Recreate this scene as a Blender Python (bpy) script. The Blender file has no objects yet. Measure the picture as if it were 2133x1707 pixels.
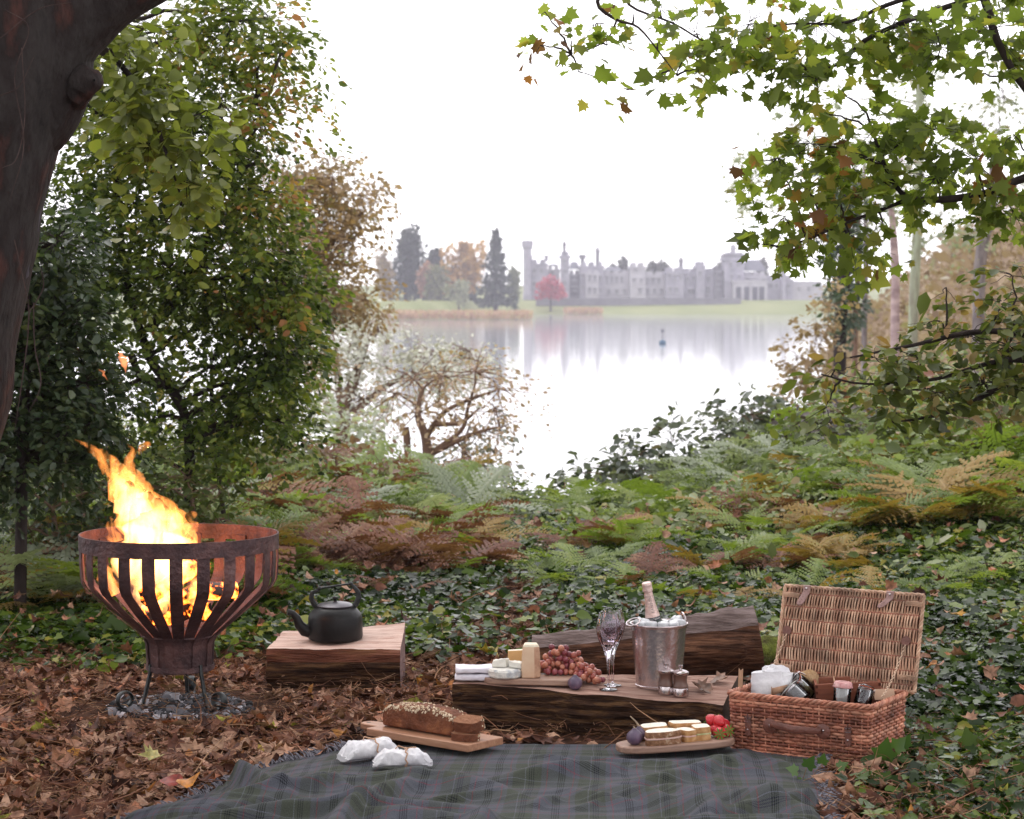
import bpy, math, random
import numpy as np
from mathutils import Vector, Matrix, Euler, noise as mnoise

# ------------------------------------------------------------------ camera
FPX, CX, CY, HOR, H = 4800.0, 1066.5, 853.5, 620.0, 1.55
TH = math.atan((CY - HOR) / FPX)
sc = bpy.context.scene
COL = sc.collection
cam = bpy.data.objects.new('camera', bpy.data.cameras.new('camera'))
COL.objects.link(cam)
cam.location = (0, 0, H)
cam.rotation_euler = (math.pi / 2 - TH, 0, 0)
cam.data.sensor_width = 36
cam.data.lens = 36 * FPX / 2133
cam.data.clip_start = 0.1
cam.data.clip_end = 6000
cam.data.dof.use_dof = True
cam.data.dof.focus_distance = 8.05
cam.data.dof.aperture_fstop = 7.5
sc.camera = cam
# ------------------------------------------------------------------ overcast sky
SUN_EL, SUN_AZ = math.radians(58), math.radians(-25)
w = bpy.data.worlds.new('World'); sc.world = w; w.use_nodes = True
nt = w.node_tree; nt.nodes.clear()
sky = nt.nodes.new('ShaderNodeTexSky'); sky.sky_type = 'NISHITA'; sky.sun_disc = False
sky.sun_elevation = SUN_EL; sky.sun_rotation = SUN_AZ
hs = nt.nodes.new('ShaderNodeHueSaturation'); hs.inputs['Saturation'].default_value = 0.12
nt.links.new(sky.outputs[0], hs.inputs['Color'])
b1 = nt.nodes.new('ShaderNodeBackground'); b1.inputs[1].default_value = 0.06
nt.links.new(hs.outputs[0], b1.inputs[0])
b2 = nt.nodes.new('ShaderNodeBackground'); b2.inputs[0].default_value = (1.0, 0.97, 1.0, 1); b2.inputs[1].default_value = 1.3
ad = nt.nodes.new('ShaderNodeAddShader'); wo = nt.nodes.new('ShaderNodeOutputWorld')
nt.links.new(b1.outputs[0], ad.inputs[0]); nt.links.new(b2.outputs[0], ad.inputs[1]); nt.links.new(ad.outputs[0], wo.inputs[0])
sl = bpy.data.lights.new('sun', 'SUN'); sl.energy = 0.9; sl.angle = math.radians(35); sl.color = (1, 0.96, 0.93)
so = bpy.data.objects.new('sun', sl); COL.objects.link(so)
so.location = (0, 0, 30)
so.rotation_euler = (math.pi / 2 - SUN_EL, 0, math.pi - SUN_AZ)
sc.view_settings.view_transform = 'Standard'; sc.view_settings.look = 'None'
sc.view_settings.exposure = 0.25; sc.view_settings.gamma = 1
sc.render.engine = 'CYCLES'
sc.cycles.use_denoising = True
sc.cycles.max_bounces = 8; sc.cycles.diffuse_bounces = 2; sc.cycles.glossy_bounces = 3
sc.cycles.transmission_bounces = 8; sc.cycles.transparent_max_bounces = 24; sc.cycles.volume_bounces = 1
sc.cycles.caustics_reflective = False; sc.cycles.caustics_refractive = False
sc.cycles.sample_clamp_indirect = 6

# ------------------------------------------------------------------ helpers
rng = np.random.default_rng(7)
random.seed(7)
R = math.radians

def ray(px, py):
    x = (px - CX) / FPX; u = -(py - CY) / FPX
    c, s = math.cos(TH), math.sin(TH)
    return np.array([x, c + u * s, -s + u * c])
def P(px, py, Y):
    d = ray(px, py); return np.array([0, 0, H]) + d * (Y / d[1])
def G(px, py, z=0.0):
    d = ray(px, py); return np.array([0, 0, H]) + d * ((z - H) / d[2])
def ppm(Y): return Y / FPX          # metres per photo pixel at depth Y

def _hash(ix, iy, seed):
    h = (ix.astype(np.int64) * 374761393 + iy.astype(np.int64) * 668265263 + seed * 1274126177) & 0xffffffff
    h = ((h ^ (h >> 13)) * 1274126177) & 0xffffffff
    return ((h ^ (h >> 16)) & 0xffff) / 65535.0
def vnoise(x, y, seed=0):
    x = np.asarray(x, float); y = np.asarray(y, float)
    ix = np.floor(x); iy = np.floor(y); fx = x - ix; fy = y - iy
    fx = fx * fx * (3 - 2 * fx); fy = fy * fy * (3 - 2 * fy)
    a = _hash(ix, iy, seed); b = _hash(ix + 1, iy, seed); c = _hash(ix, iy + 1, seed); d = _hash(ix + 1, iy + 1, seed)
    return (a + (b - a) * fx) * (1 - fy) + (c + (d - c) * fx) * fy
def fbm(x, y, seed=0, o=4):
    s = 0; a = 0.5; t = 0
    for i in range(o):
        s = s + a * vnoise(x * 2 ** i, y * 2 ** i, seed + i * 17); t += a; a *= 0.5
    return s / t - 0.5
def sst(a, b, x):
    t = np.clip((x - a) / (b - a), 0, 1); return t * t * (3 - 2 * t)
def nrm(v):
    return v / np.maximum(np.linalg.norm(v, axis=-1, keepdims=True), 1e-9)

def link(o, parent=None):
    COL.objects.link(o)
    if parent is not None: o.parent = parent
    return o
def thing(name, label, cat, loc=(0, 0, 0), rz=0, group=None):
    o = bpy.data.objects.new(name, None); o.empty_display_size = 0.05
    COL.objects.link(o); o.location = loc; o.rotation_euler = (0, 0, rz)
    return tag(o, label, cat, group)
def tag(o, label, cat, group=None):
    o['label'] = label; o['category'] = cat
    if group: o['group'] = group
    return o
def kind(o, k, label=None, cat=None):
    o['kind'] = k
    if label: o['label'] = label
    if cat: o['category'] = cat
    return o

def fast_mesh(name, V, F, rnd=None, smooth=False):
    """V (n,3), F (m,k) constant k"""
    me = bpy.data.meshes.new(name)
    V = np.ascontiguousarray(V, np.float32); F = np.ascontiguousarray(F, np.int32)
    m, k = F.shape
    me.vertices.add(len(V)); me.vertices.foreach_set('co', V.ravel())
    me.loops.add(m * k); me.loops.foreach_set('vertex_index', F.ravel())
    me.polygons.add(m); me.polygons.foreach_set('loop_start', np.arange(0, m * k, k, dtype=np.int32))
    if smooth: me.polygons.foreach_set('use_smooth', np.ones(m, bool))
    if rnd is not None:
        a = me.attributes.new('rnd', 'FLOAT', 'FACE'); a.data.foreach_set('value', np.ascontiguousarray(rnd, np.float32))
    me.update(calc_edges=True); me.validate()
    return me

class MB:
    """collects shapes into ONE mesh"""
    def __init__(s): s.v = []; s.f = []; s.m = []; s.r = []; s.mi = 0; s.rv = 0.5; s.uv = None
    def add(s, vs, fs, M=None):
        o = len(s.v)
        if M is not None: vs = [tuple(M @ Vector(v)) for v in vs]
        s.v += [tuple(v) for v in vs]; s.f += [tuple(i + o for i in f) for f in fs]
        s.m += [s.mi] * len(fs); s.r += [s.rv] * len(fs); return s
    def box(s, c, d, M=None):
        x, y, z = d[0] / 2, d[1] / 2, d[2] / 2
        vs = [(c[0] + a * x, c[1] + b * y, c[2] + e * z) for e in (-1, 1) for b in (-1, 1) for a in (-1, 1)]
        return s.add(vs, [(0, 2, 3, 1), (4, 5, 7, 6), (0, 1, 5, 4), (2, 6, 7, 3), (0, 4, 6, 2), (1, 3, 7, 5)], M)
    def tube(s, pts, rad, n=8, closed=False, cap=True, M=None, flat=None):
        pts = [Vector(p) for p in pts]; L = len(pts)
        if not hasattr(rad, '__len__'): rad = [rad] * L
        vs = []; up = None
        for i, p in enumerate(pts):
            if closed: t = pts[(i + 1) % L] - pts[i - 1]
            else: t = pts[min(i + 1, L - 1)] - pts[max(i - 1, 0)]
            t = t.normalized() if t.length > 1e-9 else Vector((0, 0, 1))
            if up is None:
                up = Vector((0, 0, 1)) if abs(t.z) < 0.9 else Vector((0, 1, 0))
            a = (up - t * up.dot(t))
            a = a.normalized() if a.length > 1e-6 else t.orthogonal().normalized()
            up = a; b = t.cross(a)
            for k in range(n):
                an = 2 * math.pi * k / n
                fa, fb = (1, 1) if flat is None else flat
                vs.append(tuple(p + (a * math.cos(an) * fa + b * math.sin(an) * fb) * rad[i]))
        fs = []
        for i in range(L if closed else L - 1):
            j = (i + 1) % L
            for k in range(n):
                fs.append((i * n + k, i * n + (k + 1) % n, j * n + (k + 1) % n, j * n + k))
        if cap and not closed:
            fs.append(tuple(range(n - 1, -1, -1))); fs.append(tuple((L - 1) * n + k for k in range(n)))
        return s.add(vs, fs, M)
    def lathe(s, prof, n=32, M=None, cap0=False, cap1=False, fn=None):
        vs = []
        for (r, z) in prof:
            for k in range(n):
                a = 2 * math.pi * k / n; rr = r * (fn(a, z) if fn else 1)
                vs.append((rr * math.cos(a), rr * math.sin(a), z))
        fs = []
        for i in range(len(prof) - 1):
            for k in range(n):
                fs.append((i * n + k, i * n + (k + 1) % n, (i + 1) * n + (k + 1) % n, (i + 1) * n + k))
        if cap0: fs.append(tuple(range(n - 1, -1, -1)))
        if cap1: fs.append(tuple((len(prof) - 1) * n + k for k in range(n)))
        return s.add(vs, fs, M)
    def prism(s, out, z0, z1, M=None):
        n = len(out)
        vs = [(x, y, z0) for x, y in out] + [(x, y, z1) for x, y in out]
        fs = [tuple(range(n - 1, -1, -1)), tuple(range(n, 2 * n))] + [(i, (i + 1) % n, n + (i + 1) % n, n + i) for i in range(n)]
        return s.add(vs, fs, M)
    def ball(s, c, r, nu=14, nv=9, M=None, fn=None):
        if not hasattr(r, '__len__'): r = (r, r, r)
        vs = []
        for j in range(nv + 1):
            t = math.pi * j / nv
            for i in range(nu):
                a = 2 * math.pi * i / nu
                d = (math.sin(t) * math.cos(a), math.sin(t) * math.sin(a), math.cos(t))
                q = fn(d) if fn else 1
                vs.append((c[0] + d[0] * r[0] * q, c[1] + d[1] * r[1] * q, c[2] + d[2] * r[2] * q))
        fs = []
        for j in range(nv):
            for i in range(nu):
                a, b, cc, d = j * nu + i, (j + 1) * nu + i, (j + 1) * nu + (i + 1) % nu, j * nu + (i + 1) % nu
                if j == 0: fs.append((a, b, cc))
                elif j == nv - 1: fs.append((a, b, d))
                else: fs.append((a, b, cc, d))
        return s.add(vs, fs, M)
    def grid(s, fn, nu, nv, M=None):
        vs = [fn(i / nu, j / nv) for j in range(nv + 1) for i in range(nu + 1)]
        fs = [(j * (nu + 1) + i, j * (nu + 1) + i + 1, (j + 1) * (nu + 1) + i + 1, (j + 1) * (nu + 1) + i) for j in range(nv) for i in range(nu)]
        return s.add(vs, fs, M)
    def build(s, name, mats, parent=None, smooth=True, ang=35, bevel=0, sub=0):
        me = bpy.data.meshes.new(name); me.from_pydata(s.v, [], s.f)
        if not isinstance(mats, (list, tuple)): mats = [mats]
        for m in mats: me.materials.append(m)
        me.polygons.foreach_set('material_index', s.m)
        a = me.attributes.new('rnd', 'FLOAT', 'FACE'); a.data.foreach_set('value', s.r)
        if smooth:
            me.polygons.foreach_set('use_smooth', [True] * len(s.f))
            me.set_sharp_from_angle(angle=R(ang))
        me.update()
        o = bpy.data.objects.new(name, me); link(o, parent)
        if bevel:
            b = o.modifiers.new('bevel', 'BEVEL'); b.width = bevel; b.segments = 2; b.limit_method = 'ANGLE'; b.angle_limit = R(40)
        if sub:
            b = o.modifiers.new('sub', 'SUBSURF'); b.levels = sub; b.render_levels = sub
        return o

def T(x=0, y=0, z=0, rx=0, ry=0, rz=0, s=1):
    S = Matrix.Scale(s, 4) if not hasattr(s, '__len__') else Matrix.Diagonal((*s, 1))
    return Matrix.Translation((x, y, z)) @ Euler((rx, ry, rz)).to_matrix().to_4x4() @ S

# ------------------------------------------------------------------ materials
def lin(c):   # sRGB 0-255 -> linear
    return tuple(((v / 255) / 12.92 if v <= 10 else ((v / 255 + 0.055) / 1.055) ** 2.4) for v in c) + (1,)
def newmat(name):
    m = bpy.data.materials.new(name); m.use_nodes = True
    n = m.node_tree.nodes; b = n['Principled BSDF']; return m, m.node_tree, b
def ramp(nt, stops, interp='LINEAR'):
    r = nt.nodes.new('ShaderNodeValToRGB'); r.color_ramp.interpolation = interp
    e = r.color_ramp.elements
    while len(e) < len(stops): e.new(0.5)
    for k, (p, c) in zip(e, stops): k.position = p; k.color = (*c[:3], 1)
    return r
def mat(name, c1, c2=None, rough=0.6, metal=0, scale=20, stretch=(1, 1, 1), bump=0, detail=6, lo=0.35, hi=0.65, rot=(0, 0, 0), bscale=None, rv=0.0, **kw):
    """two-tone noise material with bump; rv>0 adds per-face 'rnd' value variation"""
    m, nt, b = newmat(name)
    b.inputs['Roughness'].default_value = rough; b.inputs['Metallic'].default_value = metal
    if rough >= .6 and metal == 0: b.inputs['Specular IOR Level'].default_value = .12
    for k, v in kw.items(): b.inputs[k.replace('_', ' ')].default_value = v
    tc = nt.nodes.new('ShaderNodeTexCoord'); mp = nt.nodes.new('ShaderNodeMapping')
    mp.inputs['Scale'].default_value = stretch; mp.inputs['Rotation'].default_value = rot
    nt.links.new(tc.outputs['Object'], mp.inputs[0])
    nz = nt.nodes.new('ShaderNodeTexNoise'); nz.inputs['Scale'].default_value = scale; nz.inputs['Detail'].default_value = detail
    nz.inputs['Roughness'].default_value = 0.6
    nt.links.new(mp.outputs[0], nz.inputs['Vector'])
    if c2 is None and isinstance(c1, tuple): c2 = tuple(v * 0.75 for v in c1[:3])
    rp = ramp(nt, [(lo, c1), (hi, c2)]) if isinstance(c1, tuple) else ramp(nt, c1)
    nt.links.new(nz.outputs['Fac'], rp.inputs[0])
    src = rp.outputs[0]
    if rv:
        at = nt.nodes.new('ShaderNodeAttribute'); at.attribute_name = 'rnd'
        mr = nt.nodes.new('ShaderNodeMapRange'); mr.inputs['To Min'].default_value = 1 - rv; mr.inputs['To Max'].default_value = 1 + rv
        nt.links.new(at.outputs['Fac'], mr.inputs[0])
        vm = nt.nodes.new('ShaderNodeMixRGB'); vm.blend_type = 'MULTIPLY'; vm.inputs[0].default_value = 1
        nt.links.new(src, vm.inputs[1]); nt.links.new(mr.outputs[0], vm.inputs[2]); src = vm.outputs[0]
    nt.links.new(src, b.inputs['Base Color'])
    if bump:
        bn = nt.nodes.new('ShaderNodeTexNoise'); bn.inputs['Scale'].default_value = bscale or scale * 2; bn.inputs['Detail'].default_value = 8
        nt.links.new(mp.outputs[0], bn.inputs['Vector'])
        bp = nt.nodes.new('ShaderNodeBump'); bp.inputs['Strength'].default_value = min(1, bump); bp.inputs['Distance'].default_value = 0.02
        nt.links.new(bn.outputs['Fac'], bp.inputs['Height']); nt.links.new(bp.outputs[0], b.inputs['Normal'])
    return m
def leafmat(name, stops, rough=0.45, trans=0.35, spec=0.5, tcol=1.0, noise=0.0):
    """leaf: colour by per-leaf 'rnd', translucent"""
    m, nt, b = newmat(name)
    at = nt.nodes.new('ShaderNodeAttribute'); at.attribute_name = 'rnd'
    rp = ramp(nt, stops); nt.links.new(at.outputs['Fac'], rp.inputs[0]); src = rp.outputs[0]
    if noise:
        tc = nt.nodes.new('ShaderNodeTexCoord')
        nz = nt.nodes.new('ShaderNodeTexNoise'); nz.inputs['Scale'].default_value = noise; nz.inputs['Detail'].default_value = 5
        nt.links.new(tc.outputs['Object'], nz.inputs['Vector'])
        mr = nt.nodes.new('ShaderNodeMapRange'); mr.inputs['From Min'].default_value = 0.3; mr.inputs['From Max'].default_value = 0.7
        mr.inputs['To Min'].default_value = 0.45; mr.inputs['To Max'].default_value = 1.4
        nt.links.new(nz.outputs['Fac'], mr.inputs[0])
        vm = nt.nodes.new('ShaderNodeMixRGB'); vm.blend_type = 'MULTIPLY'; vm.inputs[0].default_value = 1
        nt.links.new(src, vm.inputs[1]); nt.links.new(mr.outputs[0], vm.inputs[2]); src = vm.outputs[0]
    nt.links.new(src, b.inputs['Base Color'])
    b.inputs['Roughness'].default_value = rough; b.inputs['Specular IOR Level'].default_value = spec
    if trans:
        tr = nt.nodes.new('ShaderNodeBsdfTranslucent')
        g = nt.nodes.new('ShaderNodeMixRGB'); g.blend_type = 'MULTIPLY'; g.inputs[0].default_value = 1
        g.inputs[2].default_value = (1.5 * tcol, 1.6 * tcol, 0.8 * tcol, 1)
        nt.links.new(src, g.inputs[1]); nt.links.new(g.outputs[0], tr.inputs[0])
        mx = nt.nodes.new('ShaderNodeMixShader'); mx.inputs[0].default_value = trans
        nt.links.new(b.outputs[0], mx.inputs[1]); nt.links.new(tr.outputs[0], mx.inputs[2])
        nt.links.new(mx.outputs[0], nt.nodes['Material Output'].inputs[0])
    return m

# ------------------------------------------------------------------ foliage tools
def outline_leaf(pts, cz=0.0, cup=0.12):
    """fan leaf from outline (closed, starting at base); centre vertex lowered, edges cupped"""
    n = len(pts)
    c = np.array([0, 0.42, cz])
    V = [c] + [np.array([x, y, cup * (abs(x) * 1.2 + 0.35 * (y - 0.42) ** 2 * -1)]) for x, y in pts]
    F = [(0, i + 1, (i + 1) % n + 1) for i in range(n)]
    return np.array(V), np.array(F)
LEAF2 = (np.array([[0, 0, 0], [-.3, .5, .07], [0, 1, -.05], [.3, .5, .07]]), np.array([[0, 2, 1], [0, 3, 2]]))
LEAF4 = (np.array([[0, 0, 0], [-.27, .3, .06], [-.24, .68, .04], [0, 1, -.06], [.24, .68, .04], [.27, .3, .06]]),
         np.array([[0, 3, 2], [0, 2, 1], [0, 4, 3], [0, 5, 4]]))
ROUND = outline_leaf([(0, 0), (.3, .06), (.48, .35), (.4, .68), (.16, .92), (0, 1.05), (-.16, .92), (-.4, .68), (-.48, .35), (-.3, .06)])
MAPLE = outline_leaf([(0, 0), (.2, .02), (.36, -.1), (.36, .14), (.62, .3), (.38, .4), (.5, .72), (.26, .66), (0, 1.1), (-.26, .66), (-.5, .72), (-.38, .4), (-.62, .3), (-.36, .14), (-.36, -.1), (-.2, .02)])
IVY = outline_leaf([(0, .06), (.2, -.06), (.42, .02), (.36, .22), (.55, .42), (.3, .5), (0, 1.0), (-.3, .5), (-.55, .42), (-.36, .22), (-.42, .02), (-.2, -.06)])

def place(tmpl, pos, head, norm, size, rnd):
    """returns V,F,r for leaves; head/norm (n,3)"""
    V0, F0 = tmpl; n = len(pos); k = len(V0)
    h = nrm(head); s = nrm(np.cross(h, norm)); u = np.cross(s, h)
    B = np.stack([s, h, u], 1)                      # rows
    V = np.einsum('kj,nji->nki', V0, B) * np.asarray(size).reshape(-1, 1, 1) + pos[:, None, :]
    F = (F0[None] + (np.arange(n) * k)[:, None, None])
    return V.reshape(-1, 3), F.reshape(-1, F0.shape[1]), np.repeat(rnd, len(F0))
def merge(parts):
    Vs, Fs, Rs = [], [], []; o = 0
    for V, F, r in parts:
        Vs.append(V); Fs.append(F + o); Rs.append(r); o += len(V)
    return np.concatenate(Vs), np.concatenate(Fs), np.concatenate(Rs)
def mesh_obj(name, VFR, m, parent=None, smooth=False, origin=None):
    V, F, r = VFR
    if origin is not None: V = V - np.asarray(origin)
    me = fast_mesh(name, V, F, r, smooth); me.materials.append(m)
    o = bpy.data.objects.new(name, me); link(o, parent)
    if origin is not None and parent is None: o.location = origin
    return o
def beziers(A, C, B, r0, r1, sides=5, seg=5, jit=0.0):
    """many curved tapering tubes -> V,F,r"""
    A, C, B = (np.asarray(q, float) for q in (A, C, B)); n = len(A)
    r0 = np.broadcast_to(np.asarray(r0, float), (n,)); r1 = np.broadcast_to(np.asarray(r1, float), (n,))
    t = np.linspace(0, 1, seg + 1)[None, :, None]
    Pn = (1 - t) ** 2 * A[:, None] + 2 * t * (1 - t) * C[:, None] + t * t * B[:, None]
    if jit: Pn[:, 1:-1] += rng.normal(0, 1, Pn[:, 1:-1].shape) * jit * np.linalg.norm(B - A, axis=1)[:, None, None]
    D = nrm(np.gradient(Pn, axis=1))
    ref = np.where(np.abs(D[..., 2:3]) > 0.9, np.array([1., 0, 0]), np.array([0, 0, 1.]))
    a = nrm(np.cross(D, ref)); b = np.cross(D, a)
    rad = r0[:, None] + (r1 - r0)[:, None] * np.linspace(0, 1, seg + 1)[None]
    an = np.arange(sides) * 2 * np.pi / sides
    V = Pn[:, :, None] + rad[:, :, None, None] * (a[:, :, None] * np.cos(an)[None, None, :, None] + b[:, :, None] * np.sin(an)[None, None, :, None])
    base = (np.arange(n) * (seg + 1) * sides)[:, None, None]
    i = np.arange(seg)[None, :, None]; k = np.arange(sides)[None, None, :]
    k2 = (k + 1) % sides
    F = np.stack([base + i * sides + k, base + i * sides + k2, base + (i + 1) * sides + k2, base + (i + 1) * sides + k], -1).reshape(-1, 4)
    return V.reshape(-1, 3), F, np.repeat(rng.random(n), seg * sides)
def polyline(pts, rad, sides=10, sub=4, wob=0.0, seed=1):
    """smooth tapering limb through points (Catmull-Rom) -> V,F,r"""
    p = np.asarray(pts, float); q = np.vstack([2 * p[0] - p[1], p, 2 * p[-1] - p[-2]]); rr = np.asarray(rad, float)
    out, ro = [], []
    for i in range(len(p) - 1):
        for j in range(sub + (1 if i == len(p) - 2 else 0)):
            t = j / sub; a, b, c, d = q[i:i + 4]
            out.append(0.5 * ((2 * b) + (c - a) * t + (2 * a - 5 * b + 4 * c - d) * t * t + (3 * b - a - 3 * c + d) * t ** 3))
            ro.append(rr[i] + (rr[i + 1] - rr[i]) * t)
    Pn = np.array(out); rad = np.array(ro); n = len(Pn)
    D = nrm(np.gradient(Pn, axis=0)); V = []
    up = np.array([0.3, 1, 0.2])
    for i in range(n):
        a = nrm(up - D[i] * np.dot(up, D[i])); up = a; b = np.cross(D[i], a)
        for k in range(sides):
            an = 2 * math.pi * k / sides
            w_ = 1 + wob * (vnoise(np.array([k * 0.9 + 0.1]), np.array([i * 0.35]), seed)[0] - 0.5) * 2
            V.append(Pn[i] + rad[i] * w_ * (a * math.cos(an) + b * math.sin(an)))
    F = [(i * sides + k, i * sides + (k + 1) % sides, (i + 1) * sides + (k + 1) % sides, (i + 1) * sides + k) for i in range(n - 1) for k in range(sides)]
    return np.array(V), np.array(F), np.full(len(F), 0.5)
def sprays(pos, dirs, L, n, size, flat=0.5, fwd=0.6, droop=0.25, spread=0.5, sig=0.25, nup=0.8):
    """leaves along twigs: returns pos, head, norm, size, idx"""
    N = len(pos); L = np.broadcast_to(np.asarray(L, float), (N,))
    t = rng.random((N, n)) ** 0.8
    side = nrm(np.cross(dirs, np.array([0, 0, 1.]) + 1e-3)); up = np.cross(side, dirs)
    sg = rng.choice([-1, 1], (N, n))
    wdt = spread * L[:, None] * rng.random((N, n)) * (1 - 0.5 * t)
    p = pos[:, None] + dirs[:, None] * (t * L[:, None])[..., None] + side[:, None] * (sg * wdt)[..., None]
    p = p + up[:, None] * (rng.normal(0, 1, (N, n)) * L[:, None] * 0.5 * (1 - flat))[..., None]
    p[..., 2] -= droop * L[:, None] * t * t
    hd = dirs[:, None] * fwd + side[:, None] * sg[..., None] * 0.8 + rng.normal(0, .35, (N, n, 3)); hd[..., 2] -= 0.25
    nm = np.array([0, 0, nup]) + rng.normal(0, .5, (N, n, 3))
    sz = size * np.exp(rng.normal(0, sig, (N, n)))
    idx = np.repeat(np.arange(N), n)
    return p.reshape(-1, 3), hd.reshape(-1, 3), nm.reshape(-1, 3), sz.ravel(), idx
def lobe_points(lobes, dens=1.0, shell=0.45, gap=0.0, gs=1.0):
    """lobes: (centre, radii, n) -> pos, outward dir, hub index"""
    Ps, Ds, Hs = [], [], []
    for i, (c, r, n) in enumerate(lobes):
        n = int(n * dens)
        u = nrm(rng.normal(0, 1, (n, 3))); q = rng.random(n) ** shell
        p = np.asarray(c) + u * np.asarray(r) * q[:, None]
        if gap:
            keep = fbm(p[:, 0] * gs + 5, p[:, 2] * gs + p[:, 1] * gs * .7, 31 + i, 3) > -gap
            p, u = p[keep], u[keep]
        Ps.append(p); Ds.append(u); Hs.append(np.full(len(p), i))
    return np.concatenate(Ps), np.concatenate(Ds), np.concatenate(Hs)
def pxlobe(px, py, Y, rx, ry, dep, n):
    s = ppm(Y); return (P(px, py, Y), np.array([rx * s, dep, ry * s]), n)
# ------------------------------------------------------------------ terrain
WZ = -3.0
def terr(x, y):
    x = np.asarray(x, float); y = np.asarray(y, float)
    z = fbm(x * 0.6, y * 0.6, 3, 4) * 0.10 * sst(9.2, 12, y) + fbm(x * 2.2, y * 2.2, 9, 3) * 0.018
    z = z + 0.10 * sst(9.3, 13, y) * sst(0.2, 2.5, np.abs(x))
    z = z + sst(1.0, 3.6, x) * sst(11, 17, y) * 0.55 + sst(1.2, 3.5, -x) * sst(12, 17, y) * 0.1
    yb = 17.5 + 1.2 * fbm(x * .4, x * 0 + 2, 5, 2) + 3 * sst(-1, -3, x) + 3.0 * sst(1.0, 4, x)
    z = z - 4.6 * sst(yb, yb + 10, y)
    s = x - (0.128 * y + 0.6)
    hill = -3.5 + np.clip(s, -4, 400) * 0.8 + fbm(x * .08, y * .08, 12, 3) * 2.0 * sst(0, 12, s)
    hill = np.where(hill > 4, 4 + (hill - 4) * 0.15, hill); hill = -9 + (hill + 9) * sst(185, 140, y)
    z = np.where(y > 22, np.maximum(z, np.where(s > -3, hill, -9)), z)
    sh = 622 - 150 * sst(5, -25, x) + 12 * fbm(x * .02, x * 0, 6, 2)
    lawn = -4.6 + 1.75 * sst(sh - 8, sh + 6, y) + 3.6 * sst(sh + 3, sh + 32, y) + 6 * sst(700, 1000, y)
    return np.maximum(z, np.where(y > 300, lawn, -9))

def terrain_mesh():
    ys = np.concatenate([np.linspace(-12, 6, 10), np.linspace(6.4, 13, 60), np.linspace(13.3, 40, 70), np.geomspace(42, 440, 45), np.linspace(446, 720, 60), np.geomspace(730, 1200, 10)])
    s = np.linspace(-1, 1, 141); s = np.sign(s) * np.abs(s) ** 1.5
    X = s[None] * (7 + 0.9 * np.abs(ys))[:, None]; Y = np.repeat(ys[:, None], len(s), 1)
    V = np.stack([X, Y, terr(X, Y)], -1).reshape(-1, 3); n = len(s)
    i = np.arange(len(ys) - 1)[:, None]; j = np.arange(n - 1)[None]
    F = np.stack([i * n + j, i * n + j + 1, (i + 1) * n + j + 1, (i + 1) * n + j], -1).reshape(-1, 4)
    return fast_mesh('ground', V, F, None, True)
def ground_mat():
    m, nt, b = newmat('forest_floor'); N = nt.nodes; Lk = nt.links.new
    tc = N.new('ShaderNodeTexCoord'); sp = N.new('ShaderNodeSeparateXYZ'); Lk(tc.outputs['Object'], sp.inputs[0])
    n1 = N.new('ShaderNodeTexNoise'); n1.inputs['Scale'].default_value = 18; n1.inputs['Detail'].default_value = 8; Lk(tc.outputs['Object'], n1.inputs['Vector'])
    r1 = ramp(nt, [(.3, (.02, .010, .007)), (.5, (.05, .024, .015)), (.7, (.10, .05, .032))]); Lk(n1.outputs[0], r1.inputs[0])
    n2 = N.new('ShaderNodeTexNoise'); n2.inputs['Scale'].default_value = .9; n2.inputs['Detail'].default_value = 6; Lk(tc.outputs['Object'], n2.inputs['Vector'])
    r2 = ramp(nt, [(.3, (.13, .085, .05)), (.55, (.20, .135, .08)), (.75, (.10, .10, .05))]); Lk(n2.outputs[0], r2.inputs[0])
    n3 = N.new('ShaderNodeTexNoise'); n3.inputs['Scale'].default_value = .06; Lk(tc.outputs['Object'], n3.inputs['Vector'])
    r3 = ramp(nt, [(.35, (.18, .205, .085)), (.65, (.25, .265, .13))]); Lk(n3.outputs[0], r3.inputs[0])
    a = N.new('ShaderNodeMapRange'); a.inputs['From Min'].default_value = 19; a.inputs['From Max'].default_value = 30; Lk(sp.outputs[1], a.inputs[0])
    c = N.new('ShaderNodeMapRange'); c.inputs['From Min'].default_value = 380; c.inputs['From Max'].default_value = 460; Lk(sp.outputs[1], c.inputs[0])
    m1 = N.new('ShaderNodeMixRGB'); Lk(a.outputs[0], m1.inputs[0]); Lk(r1.outputs[0], m1.inputs[1]); Lk(r2.outputs[0], m1.inputs[2])
    m2 = N.new('ShaderNodeMixRGB'); Lk(c.outputs[0], m2.inputs[0]); Lk(m1.outputs[0], m2.inputs[1]); Lk(r3.outputs[0], m2.inputs[2])
    Lk(m2.outputs[0], b.inputs['Base Color']); b.inputs['Roughness'].default_value = .9; b.inputs['Specular IOR Level'].default_value = .05
    bp = N.new('ShaderNodeBump'); bp.inputs['Strength'].default_value = .8; bp.inputs['Distance'].default_value = .02
    Lk(n1.outputs[0], bp.inputs['Height']); Lk(bp.outputs[0], b.inputs['Normal'])
    return m
me = terrain_mesh(); me.materials.append(ground_mat())
ground = bpy.data.objects.new('ground', me); COL.objects.link(ground); kind(ground, 'structure', 'woodland floor sloping down to the lake and up to the far lawn', 'ground')

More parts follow.
